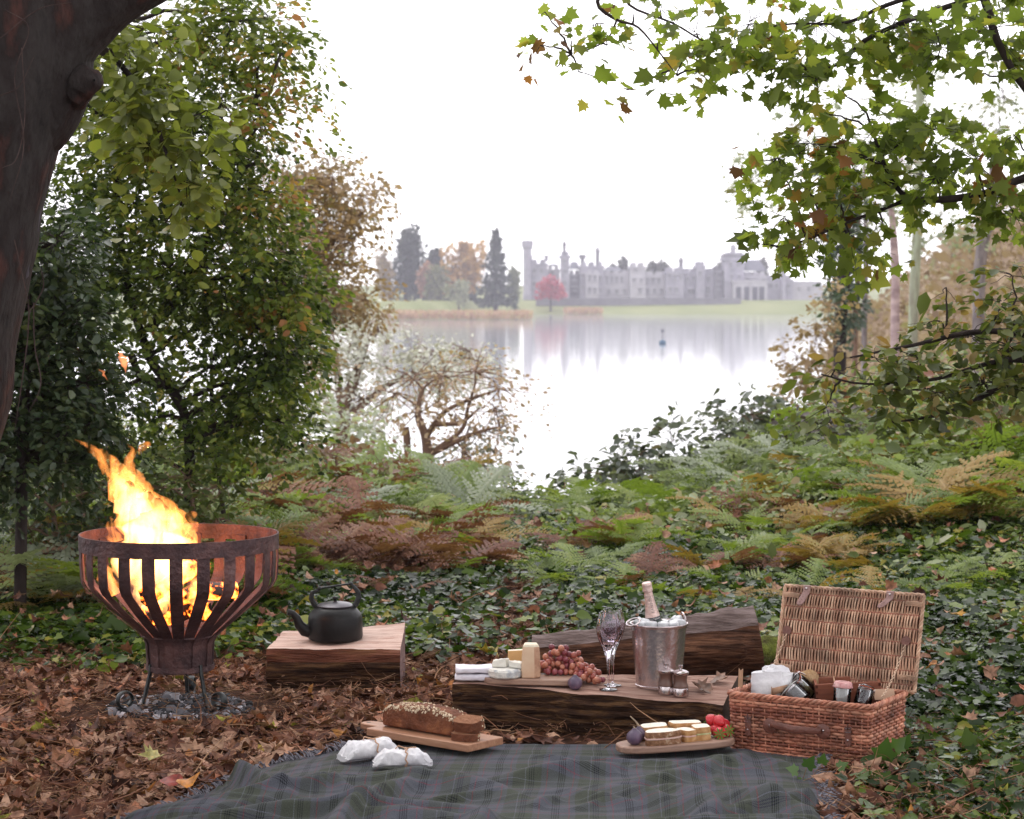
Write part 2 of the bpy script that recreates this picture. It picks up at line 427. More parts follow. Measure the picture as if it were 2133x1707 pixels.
def water_mat():
    m, nt, b = newmat('lake_water'); N = nt.nodes; Lk = nt.links.new
    b.inputs['Base Color'].default_value = (.42, .43, .47, 1); b.inputs['Roughness'].default_value = .065  # milky base colour adds paleness standing in for sky reflection
    b.inputs['IOR'].default_value = 1.6; b.inputs['Specular IOR Level'].default_value = .5
    tc = N.new('ShaderNodeTexCoord'); mp = N.new('ShaderNodeMapping'); mp.inputs['Scale'].default_value = (.12, .5, 1); Lk(tc.outputs['Object'], mp.inputs[0])
    nz = N.new('ShaderNodeTexNoise'); nz.inputs['Scale'].default_value = 1.2; nz.inputs['Detail'].default_value = 3; Lk(mp.outputs[0], nz.inputs['Vector'])
    bp = N.new('ShaderNodeBump'); bp.inputs['Strength'].default_value = .1; bp.inputs['Distance'].default_value = .03
    Lk(nz.outputs[0], bp.inputs['Height']); Lk(bp.outputs[0], b.inputs['Normal'])
    return m
mb = MB(); mb.add([(-1500, 18, WZ), (1500, 18, WZ), (1500, 720, WZ), (-1500, 720, WZ)], [(0, 1, 2, 3)])
lake = mb.build('lake_water', water_mat(), smooth=False); kind(lake, 'structure', 'still lake reflecting the white sky, its base colour paled to match', 'lake')

# ------------------------------------------------------------------ masks for the forest floor
def inblanket(x, y):
    c = [G(290, 1712), G(560, 1598), G(740, 1560), G(1300, 1552), G(1715, 1580), G(1712, 1660), G(1706, 1712)]
    c = [(q[0], q[1]) for q in c] + [(1.0, 6.3), (-1.2, 6.3)]
    ins = np.zeros(x.shape, bool); j = len(c) - 1
    for i in range(len(c)):
        xi, yi = c[i]; xj, yj = c[j]
        ins ^= ((yi > y) != (yj > y)) & (x < (xj - xi) * (y - yi) / (yj - yi) + xi); j = i
    return ins
def footprints(x, y):
    k = np.zeros(x.shape, bool)
    for (ox, oy, rz, x0, x1, y0, y1) in ((-.972, 9.07, 0, -.03, .55, -.07, .36), (-.215, 8.20, -13, -.02, .98, -.05, .42), (.744, 7.83, -31.5, -.03, .53, -.06, .33), (-.268, 7.86, -40, -.34, .25, -.12, .11)):
        c, s = math.cos(math.radians(rz)), math.sin(math.radians(rz)); u = (x - ox) * c + (y - oy) * s; v = -(x - ox) * s + (y - oy) * c
        k |= (u > x0) & (u < x1) & (v > y0 - .09) & (v < y1)
    return k
def ivy_mask(x, y):
    n = fbm(x * 1.3, y * 1.3, 21, 4)
    ed = 9.75 + n * 1.2 - 1.0 * sst(1.15, 1.9, x) * 3.2 + 0.9 * sst(-.3, -1.6, x) * 0 - .35 * sst(.0, .9, x) * sst(1.3, .9, x)
    path = np.exp(-((x + .02 - (y - 9) * .03) / 0.36) ** 2) * sst(15, 11.5, y)
    return sst(ed - .35, ed + .45, y) * (1 - .9 * path)

# ------------------------------------------------------------------ fallen leaves (uncountable)
def litter_templates():
    out = []
    for k in range(7):
        r = np.random.default_rng(50 + k)
        base = [(0, 0), (.2, .02), (.38, -.06), (.36, .16), (.6, .32), (.36, .42), (.46, .7), (.22, .68), (0, 1.05), (-.22, .68), (-.46, .7), (-.36, .42), (-.6, .32), (-.36, .16), (-.38, -.06), (-.2, .02)] if k < 4 else \
               [(0, 0), (.2, .1), (.33, .35), (.27, .65), (.1, .92), (0, 1.05), (-.1, .92), (-.27, .65), (-.33, .35), (-.2, .1)]
        o = np.array(base) + r.normal(0, .03, (len(base), 2)); n = len(o); c = np.array([0, .42])
        mid = c + (o - c) * .55
        p2 = np.vstack([[c], mid, o])
        rr = p2 - c; ax = r.uniform(0, math.pi); d = rr[:, 0] * math.cos(ax) + rr[:, 1] * math.sin(ax); e = -rr[:, 0] * math.sin(ax) + rr[:, 1] * math.cos(ax)
        z = r.uniform(.4, 1.4) * d * d + r.uniform(-.5, .3) * e * e + r.normal(0, .035, len(p2))
        V = np.column_stack([p2, z]); F = []
        for i in range(n):
            j = (i + 1) % n
            F += [(0, 1 + i, 1 + j), (1 + i, 1 + n + i, 1 + n + j), (1 + i, 1 + n + j, 1 + j)]
        out.append((V - np.array([0, .4, 0]), np.array(F)))
    return out
LT = litter_templates()
M_litter = leafmat('fallen_leaf', [(0, (.03, .012, .009)), (.3, (.105, .040, .025)), (.52, (.235, .108, .068)), (.74, (.42, .26, .175)), (.9, (.34, .12, .06)), (.97, (.42, .2, .04)), (1, (.25, .24, .04))], rough=.5, trans=.1, spec=.10, tcol=.6, noise=40)
def scatter_xy(n, y0, y1, ex=.6):
    y = y0 + (y1 - y0) * rng.random(n); x = (rng.random(n) * 2 - 1) * (.222 * y + ex)
    return x, y
def litter():
    x, y = scatter_xy(36000, 6.2, 13.5, .8)
    k = (~inblanket(x, y)) & (~footprints(x, y)) & (np.hypot((x + 1.254) / 1.15, y - 8.6) > .35 + .08 * rng.random(len(x))) & (rng.random(len(x)) < (1 - .72 * ivy_mask(x, y)) * (1 - .4 * sst(10, 13, y)))
    x, y = x[k], y[k]; n = len(x)
    z = terr(x, y) + rng.random(n) ** 1.5 * .026 + .003
    lift = (fbm(x * 3, y * 3, 44, 3)) * .05; z += np.clip(lift * .5, 0, .02)
    pos = np.column_stack([x, y, z]); hd = np.column_stack([rng.normal(0, 1, n), rng.normal(0, 1, n), rng.normal(0, .25, n)])
    nm = np.column_stack([rng.normal(0, .45, n), rng.normal(-.15, .45, n), np.ones(n) * np.where(rng.random(n) < .3, -1, 1)])
    sz = np.minimum(np.exp(rng.normal(math.log(.049), .42, n)), .085); r = np.clip(rng.beta(2.1, 2.2, n) + (rng.random(n) < .05) * .4, 0, 1)
    t = rng.choice(7, n, p=[.1, .1, .1, .1, .2, .2, .2])
    return merge([place(LT[q], pos[t == q], hd[t == q], nm[t == q], sz[t == q], r[t == q]) for q in range(7)])
o = mesh_obj('fallen_leaves', litter(), M_litter, smooth=True); kind(o, 'stuff', 'brown and russet fallen leaves carpeting the clearing', 'leaf litter')
def needles():
    n = 26000; x, y = scatter_xy(n, 6.3, 12, .7)
    k = (~inblanket(x, y)) & (rng.random(n) < 1 - .85 * ivy_mask(x, y)); x, y = x[k], y[k]; n = len(x)
    L = np.exp(rng.normal(math.log(.05), .6, n)); a = rng.random(n) * 6.283
    z = terr(x, y) + rng.random(n) * .05 + .006
    A = np.column_stack([x, y, z]); d = np.column_stack([np.cos(a), np.sin(a), rng.normal(0, .3, n)]) * L[:, None]
    C = A + d * .5 + rng.normal(0, .15, (n, 3)) * L[:, None]
    return beziers(A, C, A + d, np.where(L > .12, .003, .0012), .0008, 3, 3)
M_needle = leafmat('needle', [(0, (.09, .04, .025)), (.6, (.22, .10, .055)), (1, (.42, .26, .15))], rough=.7, trans=0, spec=.1)
o = mesh_obj('needle_litter', needles(), M_needle); kind(o, 'stuff', 'dry needles and thin twigs scattered among the fallen leaves', 'needle litter')

# ------------------------------------------------------------------ ivy carpet
M_ivy = leafmat('ivy_leaf', [(0, (.006, .014, .004)), (.4, (.022, .044, .006)), (.7, (.06, .10, .012)), (.9, (.13, .17, .022)), (1, (.24, .21, .04))], rough=.16, trans=.22, spec=.12, tcol=1.2, noise=0)
def ivy():
    x, y = scatter_xy(150000, 6.4, 17.5, .8)
    dens = ivy_mask(x, y) * (1 - .55 * sst(12.5, 16.5, y))
    dens = np.maximum(dens, .8 * sst(.98, 1.3, x - (y - 6.4) * .02) * sst(6.4, 6.7, y))
    k = (~inblanket(x, y)) & (rng.random(len(x)) < dens)
    k &= ~footprints(x, y)
    x, y = x[k], y[k]; n = len(x)
    h = np.clip(.05 + .11 * (fbm(x * 1.6, y * 1.6, 61, 3) + .3), .02, .2) * (.5 + .5 * sst(7.5, 10.5, y))
    z = terr(x, y) + h * rng.random(n) ** .5 + .012
    pos = np.column_stack([x, y, z]); hd = np.column_stack([rng.normal(0, 1, n), rng.normal(-.5, 1, n), rng.normal(-.25, .3, n)])
    nm = np.column_stack([rng.normal(0, .38, n), rng.normal(-.22, .38, n), np.ones(n)])
    sz = np.exp(rng.normal(math.log(.041), .33, n)) * (1 - .05 * sst(10, 15, y))
    r = np.clip(rng.beta(1.6, 2.0, n) + .8 * fbm(x * 1.6, y * 1.6, 71, 4), 0, 1)
    t = rng.random(n) < .3
    return merge([place(IVY, pos[~t], hd[~t], nm[~t], sz[~t], r[~t]), place(ROUND, pos[t], hd[t], nm[t], sz[t], r[t])])
o = mesh_obj('ivy_carpet', ivy(), M_ivy, smooth=True); kind(o, 'stuff', 'glossy dark green ivy covering the ground behind the picnic', 'ivy')

# dead leaves caught on top of the ivy
def caught():
    x, y = scatter_xy(7000, 6.8, 16, .6); k = (rng.random(len(x)) < ivy_mask(x, y) * (.15 + 1.1 * np.clip(fbm(x * 1.5, y * 1.5, 141, 3) + .05, 0, 1))) & ~inblanket(x, y) & ~footprints(x, y); x, y = x[k], y[k]; n = len(x)
    pos = np.column_stack([x, y, terr(x, y) + .06 + .10 * rng.random(n)]); t = rng.integers(0, 7, n); hd = rng.normal(0, 1, (n, 3)) * [1, 1, .4]; nm = rng.normal(0, .5, (n, 3)) + [0, -.2, 1]; sz = np.minimum(np.exp(rng.normal(math.log(.046), .35, n)), .066); r = np.clip(rng.beta(2, 1.6, n), 0, 1)
    return merge([place(LT[q], pos[t == q], hd[t == q], nm[t == q], sz[t == q], r[t == q]) for q in range(7)])
o = mesh_obj('caught_leaves', caught(), M_litter, smooth=True); kind(o, 'stuff', 'brown leaves caught on top of the ivy', 'leaf litter')
# ------------------------------------------------------------------ trees
def barkmat(name, c1, c2, scale=8, st=(1, 1, .25), bump=.8, rough=.85): return mat(name, c1, c2, rough=rough, scale=scale, stretch=st, bump=bump, bscale=scale * 3)
M_bark_dark = barkmat('dark_bark', (.018, .014, .013), (.06, .045, .042))
M_bark_grey = barkmat('grey_bark', (.12, .10, .10), (.3, .26, .25))
M_bark_tan = barkmat('tan_bark', (.12, .075, .05), (.28, .18, .13))
M_birch = barkmat('birch_bark', (.55, .42, .40), (.28, .2, .2), 3, (1, 1, 2))
M_lichen = barkmat('lichen_bark', (.42, .47, .33), (.25, .24, .18), 6)

def tree(name, label, cat, base, limbs, lobes, leaf, size, nper, L, lm, bm, group=None, sides=9, gap=0, gs=1.0, flat=.6, droop=.25, limb_r=.02, twig_r=.004, shell=.45, rbias=None, dirz=.6, tilt=0, spread=.5, sub=4, twigs=True, crown='crown', wob=.15, nup=.8):
    base = np.asarray(base, float)
    root = thing(name, label, cat, tuple(base), 0, group)
    parts = []; nodes = []
    for i, (pts, rad) in enumerate(limbs):
        V, F, r = polyline(pts, rad, sides, sub, wob, i + 3); parts.append((V, F, r))
        nodes.append(V.reshape(-1, sides, 3).mean(1))
    nodes = np.concatenate(nodes)
    pos, out, hub = lobe_points(lobes, 1, shell, gap, gs)
    cs = np.array([l[0] for l in lobes])
    A, C, B = [], [], []
    for c in cs:
        d = np.linalg.norm(nodes - c, axis=1) + np.maximum(0, nodes[:, 2] - c[2] + .1) * .6
        a = nodes[np.argmin(d)]; A.append(a); B.append(c); C.append((a + c) / 2 + np.array([0, 0, .12 * np.linalg.norm(c - a)]))
    parts.append(beziers(A, C, B, limb_r, limb_r * .45, 6, 7, .02))
    dirs = nrm(out * np.array([1, 1, dirz]) + np.array([0, 0, -.25 + tilt]) + rng.normal(0, .25, out.shape))
    if twigs:
        hubp = cs[hub] + (pos - cs[hub]) * rng.random((len(pos), 1)) * .25
        mid = (hubp + pos) / 2 + rng.normal(0, .08, pos.shape) * np.linalg.norm(pos - hubp, axis=1)[:, None]
        parts.append(beziers(hubp, mid, pos + dirs * (L * .8), twig_r, twig_r * .35, 3, 5, .015))
    mesh_obj("trunk", merge(parts), bm, root, True, base)
    p, hd, nm, sz, idx = sprays(pos, dirs, L * np.exp(rng.normal(0, .25, len(pos))), nper, size, flat, droop=droop, spread=spread, nup=nup)
    r = rng.beta(2, 2, len(p)) * .75 + .25 * rng.random(len(pos))[idx] - .0
    if rbias is not None: r = r + rbias(p)
    mesh_obj(crown, place(leaf, p, hd, nm, sz, np.clip(r, 0, 1)), lm, root, leaf is not LEAF2, base)
    return root

# ---- great beech at the left edge
Yb = 7.6
def PB(px, py, dy=0): return P(px, py, Yb + dy)
M_beech = mat('beech_bark', [(.28, (.012, .011, .011)), (.42, (.042, .036, .034)), (.56, (.026, .020, .019)), (.68, (.075, .034, .028)), (.8, (.06, .052, .044))], rough=.8, scale=9, stretch=(1, 1, .45), bump=1, bscale=34, detail=10)
beech_base = P(-330, 1430, Yb); beech_base[2] = -.1
beech = thing('beech_tree', 'huge dark beech trunk leaning in at the left edge of the clearing', 'tree', tuple(beech_base))
def limbset(spec, sides=20, sub=6, wob=.05):
    return merge([polyline([PB(*q) for q in pts], rad, sides, sub, wob, 40 + i) for i, (pts, rad) in enumerate(spec)])
mesh_obj('trunk', limbset([
    ([(-330, 1500), (-255, 1150), (-190, 880), (-145, 650), (-105, 430), (-60, 230), (-40, 60), (-60, -200)], [.40, .335, .31, .30, .295, .31, .31, .28]),
    ([(-60, 300), (15, 190), (90, 85), (195, -5), (360, -95), (580, -190)], [.25, .22, .185, .14, .12, .10]),
    ([(0, 330), (70, 250), (98, 150), (100, 60)], [.09, .13, .15, .14]),
]), M_beech, beech, True, beech_base)
mesh_obj('burr', merge([polyline([PB(140, 200, -.02), PB(165, 178, -.06), PB(185, 170, -.10), PB(196, 168, -.125)], [.07, .066, .05, .004], 14, 5, .25, 3)]), M_beech, beech, True, beech_base)
mesh_obj('buttress', merge([polyline([PB(104, 230, .0), PB(86, 330, .0), PB(62, 450, .0), PB(40, 570, .0), PB(22, 640, .03)], [.025, .034, .036, .034, .015], 10, 5, .1, 5)]), mat('pale_beech_bark', (.10, .09, .11), (.04, .036, .042), scale=14, stretch=(1, 1, .3), bump=.5), beech, True, beech_base)
vp = []
for (pts) in [[(60, 640), (58, 700), (45, 800), (30, 900)], [(70, 630), (72, 720), (85, 800), (60, 860)], [(62, 650), (90, 600), (85, 560)], [(10, 20), (60, 60), (30, 160), (50, 300), (20, 420)], [(0, 80), (80, 20), (150, 5)], [(45, 100), (52, 240), (35, 330), (5, 350)], [(0, 200), (40, 180), (70, 120)], [(30, 500), (60, 640), (55, 690)]]:
    vp.append(polyline([PB(a, b, -.36 if b < 500 else -.25) for a, b in pts], [.0018] * (len(pts) - 1) + [.0008], 5, 5))
mesh_obj('creeper_stem', merge(vp), mat('creeper', (.04, .026, .024), (.09, .06, .055), rough=.8), beech, True, beech_base)

def sky_blocking_crown():  # unseen leaves overhead and a leaf wall behind the camera, added to cut sky light
    n = 15000; x = rng.uniform(-7, 4, n); y = rng.uniform(-7, 8.6, n); z = 4.6 + 3.2 * rng.random(n) + .05 * y
    k = fbm(x * .7, y * .7, 131, 3) > -.07; x, y, z = x[k], y[k], z[k]
    m = 7000; xb = rng.uniform(-8, 8, m); yb_ = rng.uniform(-8, -4.5, m); zb = rng.uniform(.4, 6, m); kb = fbm(xb * .7, zb * .7, 133, 3) > -.1
    pos = np.concatenate([np.column_stack([x, y, z]), np.column_stack([xb, yb_, zb])[kb]]); n = len(pos)
    return place(LEAF4, pos, rng.normal(0, 1, (n, 3)), rng.normal(0, .5, (n, 3)) + [0, 0, .8], np.exp(rng.normal(math.log(.17), .3, n)), rng.random(n))
M_canopyleaf = leafmat('canopy_leaf', [(0, (.03, .045, .015)), (.7, (.07, .08, .025)), (1, (.16, .09, .03))], trans=.18)
mesh_obj('crown', sky_blocking_crown(), M_canopyleaf, beech, False, beech_base)  # out of view; shaped to dim the clearing, not only as this tree's foliage

# ---- dark broadleaf on the left
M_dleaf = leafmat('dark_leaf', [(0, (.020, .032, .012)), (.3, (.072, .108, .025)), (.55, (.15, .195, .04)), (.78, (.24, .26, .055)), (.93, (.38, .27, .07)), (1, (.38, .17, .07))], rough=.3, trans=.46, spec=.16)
Yd = 12.5
D = lambda px, py, rx, ry, n, dep=.35, Y=Yd: pxlobe(px, py, Y, rx, ry, dep, n)
dl = [D(150, 80, 130, 110, 70), D(330, 60, 130, 100, 75), D(480, 70, 90, 80, 50), D(560, 110, 60, 45, 22), D(300, 200, 110, 70, 40), D(460, 210, 80, 60, 34), D(545, 250, 70, 60, 34), D(160, 210, 70, 70, 26),
      D(420, 330, 100, 80, 56), D(540, 330, 70, 60, 42), D(280, 430, 120, 90, 62), D(440, 450, 110, 80, 66), D(530, 440, 60, 55, 36), D(140, 460, 110, 90, 58), D(350, 560, 120, 80, 66), D(500, 560, 90, 70, 58), D(590, 590, 50, 45, 26),
      D(200, 600, 120, 90, 62), D(100, 690, 120, 90, 60), D(430, 680, 90, 60, 42), D(550, 690, 75, 60, 42), D(610, 740, 40, 50, 20), D(520, 790, 60, 50, 24), D(280, 740, 90, 50, 20), D(80, 820, 130, 80, 54), D(60, 910, 120, 60, 40), D(200, 900, 60, 50, 14), D(-60, 420, 120, 300, 90), D(470, 620, 90, 60, 50), D(580, 660, 60, 50, 34), D(565, 530, 45, 40, 22), D(450, 760, 70, 45, 30), D(570, 800, 55, 40, 26), D(380, 640, 80, 50, 34), D(560, 400, 40, 40, 12), D(585, 110, 45, 30, 16), D(560, 40, 50, 50, 20), D(480, 20, 70, 60, 30), D(300, 320, 90, 60, 40), D(210, 330, 70, 60, 30), D(230, 820, 90, 40, 22), D(420, 840, 60, 40, 16), D(520, 860, 60, 35, 16), D(330, 870, 70, 35, 10), D(590, 880, 60, 30, 12), D(420, 920, 90, 30, 12), D(270, 930, 70, 30, 9)]
bx = P(330, 1000, Yd)[0]
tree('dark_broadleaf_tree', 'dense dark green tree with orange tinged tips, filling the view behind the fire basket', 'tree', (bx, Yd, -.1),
     [([(bx + .15, Yd, -.15), P(395, 920, Yd), P(350, 800, Yd), P(310, 740, Yd), P(260, 560, Yd + .1), P(240, 330, Yd), P(230, 60, Yd)], [.036, .030, .028, .024, .02, .016, .012]),
      ([P(350, 800, Yd), P(300, 790, Yd), P(270, 740, Yd - .1)], [.035, .025, .015]), ([P(310, 690, Yd), P(400, 560, Yd), P(470, 400, Yd)], [.03, .025, .012]),
      ([(bx - .5, Yd + .3, -.1), P(185, 850, Yd + .3), P(200, 740, Yd + .3), P(150, 560, Yd + .3)], [.034, .03, .024, .014]), ([(bx + .35, Yd + .4, -.1), P(445, 880, Yd + .4), P(440, 750, Yd + .4)], [.016, .014, .010])],
     dl, LEAF4, .040, 26, .24, M_dleaf, M_bark_dark, limb_r=.016, twig_r=.003, gap=.10, gs=2.4, droop=.45, flat=.72,
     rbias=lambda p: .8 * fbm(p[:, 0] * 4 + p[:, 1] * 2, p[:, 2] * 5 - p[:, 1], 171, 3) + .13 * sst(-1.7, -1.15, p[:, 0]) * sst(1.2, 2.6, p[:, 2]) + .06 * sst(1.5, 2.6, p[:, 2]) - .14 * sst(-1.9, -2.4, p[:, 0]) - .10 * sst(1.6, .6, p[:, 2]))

# ---- hanging lime spray, pale green round leaves nearer than the dark tree
M_lime = leafmat('lime_leaf', [(0, (.07, .09, .02)), (.5, (.17, .20, .04)), (.9, (.27, .29, .07)), (1, (.32, .28, .09))], rough=.4, trans=.42, spec=.45)
Yl = 9.2
Lm = lambda px, py, rx, ry, n: pxlobe(px, py, Yl, rx, ry, .15, n)
lb = P(-420, 1300, Yl)
tree('lime_tree', 'bright green hanging lime branch with large round leaves below the beech limb', 'tree', (lb[0], Yl, -.1),
     [([(lb[0], Yl, -.15), P(-400, 700, Yl), P(-200, 100, Yl), P(60, 40, Yl), P(200, 90, Yl), P(300, 200, Yl), P(350, 330, Yl), P(380, 420, Yl)], [.12, .1, .07, .03, .016, .010, .006, .003])],
     [Lm(230, 110, 50, 40, 11), Lm(270, 160, 60, 50, 16), Lm(330, 170, 60, 50, 14), Lm(260, 230, 60, 50, 14), Lm(310, 300, 60, 50, 14), Lm(370, 310, 50, 50, 12), Lm(400, 250, 50, 60, 10), Lm(390, 380, 40, 50, 10), Lm(300, 60, 80, 40, 12), Lm(430, 230, 30, 30, 4), Lm(345, 465, 20, 20, 3)],
     ROUND, .047, 9, .13, M_lime, M_bark_dark, limb_r=.006, twig_r=.002, droop=.5)

# ---- holly-dark shrub low at the left
M_holly = leafmat('holly_leaf', [(0, (.014, .026, .016)), (.5, (.045, .068, .032)), (1, (.12, .15, .06))], rough=.2, trans=.28, spec=.3)
Yh = 10.8
hl = [pxlobe(x, y, Yh, rx, ry, .3, n) for x, y, rx, ry, n in [(60, 880, 130, 70, 70), (150, 800, 90, 70, 44), (30, 740, 120, 90, 80), (140, 650, 80, 80, 52), (40, 560, 90, 90, 60), (120, 500, 60, 60, 30), (190, 880, 60, 50, 20), (-60, 640, 80, 200, 60), (60, 960, 120, 40, 40), (180, 940, 60, 30, 14)]]
hb = P(40, 1200, Yh)
tree('holly_tree', 'blackish green holly tree between the beech trunk and the dark broadleaf', 'tree', (hb[0], Yh, -.05), [([(hb[0], Yh, -.1), P(50, 850, Yh), P(60, 600, Yh), P(40, 400, Yh)], [.03, .028, .022, .015])], hl, LEAF4, .042, 26, .17, M_holly, M_bark_dark, limb_r=.014, gap=.16)

# ---- russet trees and silver willow on the left shore
M_russet = leafmat('russet_leaf', [(0, (.15, .10, .06)), (.4, (.27, .19, .12)), (.7, (.38, .27, .16)), (.9, (.46, .30, .11)), (1, (.24, .24, .10))], rough=.6, trans=.4, tcol=.8)
Yr = 25
rl = [pxlobe(x, y, Yr, rx, ry, .8, n) for x, y, rx, ry, n in [(600, 370, 70, 45, 60), (690, 375, 55, 40, 46), (750, 410, 45, 40, 34), (560, 460, 70, 50, 60), (650, 470, 75, 50, 74), (735, 500, 65, 45, 62), (780, 560, 45, 50, 48), (600, 560, 80, 60, 64), (690, 580, 80, 55, 64), (760, 620, 45, 35, 26), (620, 650, 70, 45, 46), (590, 730, 60, 50, 32), (650, 770, 50, 50, 26), (540, 800, 70, 50, 26)]]
rb = P(600, 1150, Yr)
tree('russet_tree', 'tan and orange autumn tree leaning over the lake beside the dark broadleaf', 'tree', (rb[0], Yr, -2.4), [([(rb[0], Yr, -2.6), P(600, 900, Yr), P(590, 700, Yr), P(610, 520, Yr), P(640, 380, Yr)], [.11, .09, .07, .04, .02]), ([P(590, 700, Yr), P(680, 520, Yr), P(760, 440, Yr)], [.06, .04, .015])], rl, LEAF2, .062, 24, .32, M_russet, M_bark_tan, limb_r=.016, twig_r=.005, gap=.07, gs=1.5, rbias=lambda p: .8 * fbm(p[:, 0] * 1.5, p[:, 2] * 2, 175, 3))
M_willow = leafmat('willow_leaf', [(0, (.36, .36, .32)), (.5, (.54, .54, .49)), (.85, (.66, .66, .60)), (1, (.5, .40, .3))], rough=.5, trans=.2, tcol=.75)
Yw = 31
wl = [pxlobe(x, y, Yw, rx, ry, .9, n) for x, y, rx, ry, n in [(790, 690, 50, 45, 44), (740, 720, 55, 50, 46), (690, 690, 45, 45, 30), (700, 780, 70, 45, 48), (800, 760, 60, 45, 46), (860, 740, 40, 35, 26), (910, 735, 40, 26, 20), (975, 730, 40, 22, 15), (640, 800, 50, 45, 24), (760, 830, 70, 40, 32), (870, 790, 60, 30, 26), (1000, 755, 50, 24, 14), (930, 760, 60, 30, 24), (700, 860, 90, 30, 24)]]
wb = P(720, 1150, Yw)
tree('silver_willow', 'pale silvery willow at the water edge, right of the russet tree', 'tree', (wb[0], Yw, -2.9), [([(wb[0], Yw, -3.1), P(715, 880, Yw), P(735, 800, Yw), P(770, 700, Yw)], [.14, .1, .07, .03]), ([P(715, 880, Yw), P(705, 800, Yw), P(700, 720, Yw)], [.07, .05, .02]), ([P(735, 860, Yw), P(830, 790, Yw), P(960, 745, Yw)], [.05, .035, .015])], wl, LEAF2, .07, 20, .40, M_willow, M_bark_tan, limb_r=.02, twig_r=.007, gap=.03, gs=1.4, droop=.1)
M_tan = leafmat('tan_leaf', [(0, (.28, .18, .12)), (.5, (.42, .30, .21)), (1, (.50, .40, .28))], rough=.6, trans=.35, tcol=.75)
Yo = 21
ol = [pxlobe(x, y, Yo, rx, ry, .6, n) for x, y, rx, ry, n in [(860, 790, 45, 45, 16), (920, 785, 55, 40, 16), (990, 775, 50, 35, 15), (1040, 810, 35, 30, 9), (820, 820, 40, 40, 10), (870, 860, 30, 40, 9), (950, 860, 45, 40, 5), (1030, 850, 35, 40, 8), (1000, 900, 40, 40, 7), (980, 960, 50, 40, 8), (1040, 900, 25, 30, 4)]]
ob = P(880, 1150, Yo)
tree('small_oak', 'small crooked oak with bare reddish boughs stretching over the white water', 'tree', (ob[0], Yo, -1.7),
     [([(ob[0], Yo, -1.9), P(888, 1010, Yo), P(892, 955, Yo), P(885, 905, Yo), P(870, 860, Yo), P(880, 810, Yo)], [.07, .06, .05, .04, .03, .02]), ([P(888, 910, Yo), P(915, 870, Yo), P(940, 850, Yo), P(985, 830, Yo), P(1030, 815, Yo)], [.03, .022, .02, .016, .008]),
      ([P(892, 950, Yo), P(940, 915, Yo), P(965, 890, Yo), P(975, 850, Yo), P(990, 800, Yo)], [.028, .022, .02, .016, .008]), ([P(900, 945, Yo), P(950, 920, Yo), P(1000, 900, Yo), P(1040, 890, Yo)], [.03, .025, .018, .008]), ([P(850, 960, Yo), P(848, 915, Yo), P(845, 890, Yo)], [.035, .035, .03]), ([P(905, 885, Yo), P(960, 880, Yo), P(1000, 850, Yo)], [.025, .02, .008])],
     ol, LEAF2, .05, 13, .34, M_tan, M_bark_tan, limb_r=.014, twig_r=.007)
Yk = 23
kl = [pxlobe(x, y, Yk, rx, ry, .6, n) for x, y, rx, ry, n in [(960, 960, 60, 50, 26), (1010, 985, 50, 35, 22), (910, 985, 50, 35, 20), (1020, 900, 30, 40, 6)]]
kb = P(970, 1150, Yk)
tree('alder_sapling', 'thin grey alder sapling in front of the white water below the oak boughs', 'tree', (kb[0], Yk, -2.2), [([(kb[0], Yk, -2.4), P(970, 1030, Yk), P(965, 940, Yk), P(980, 880, Yk)], [.04, .03, .02, .008])], kl, LEAF2, .075, 9, .25, leafmat('alder_leaf', [(0, (.08, .09, .09)), (1, (.22, .23, .18))], trans=.3), M_bark_grey, limb_r=.012, twig_r=.005)

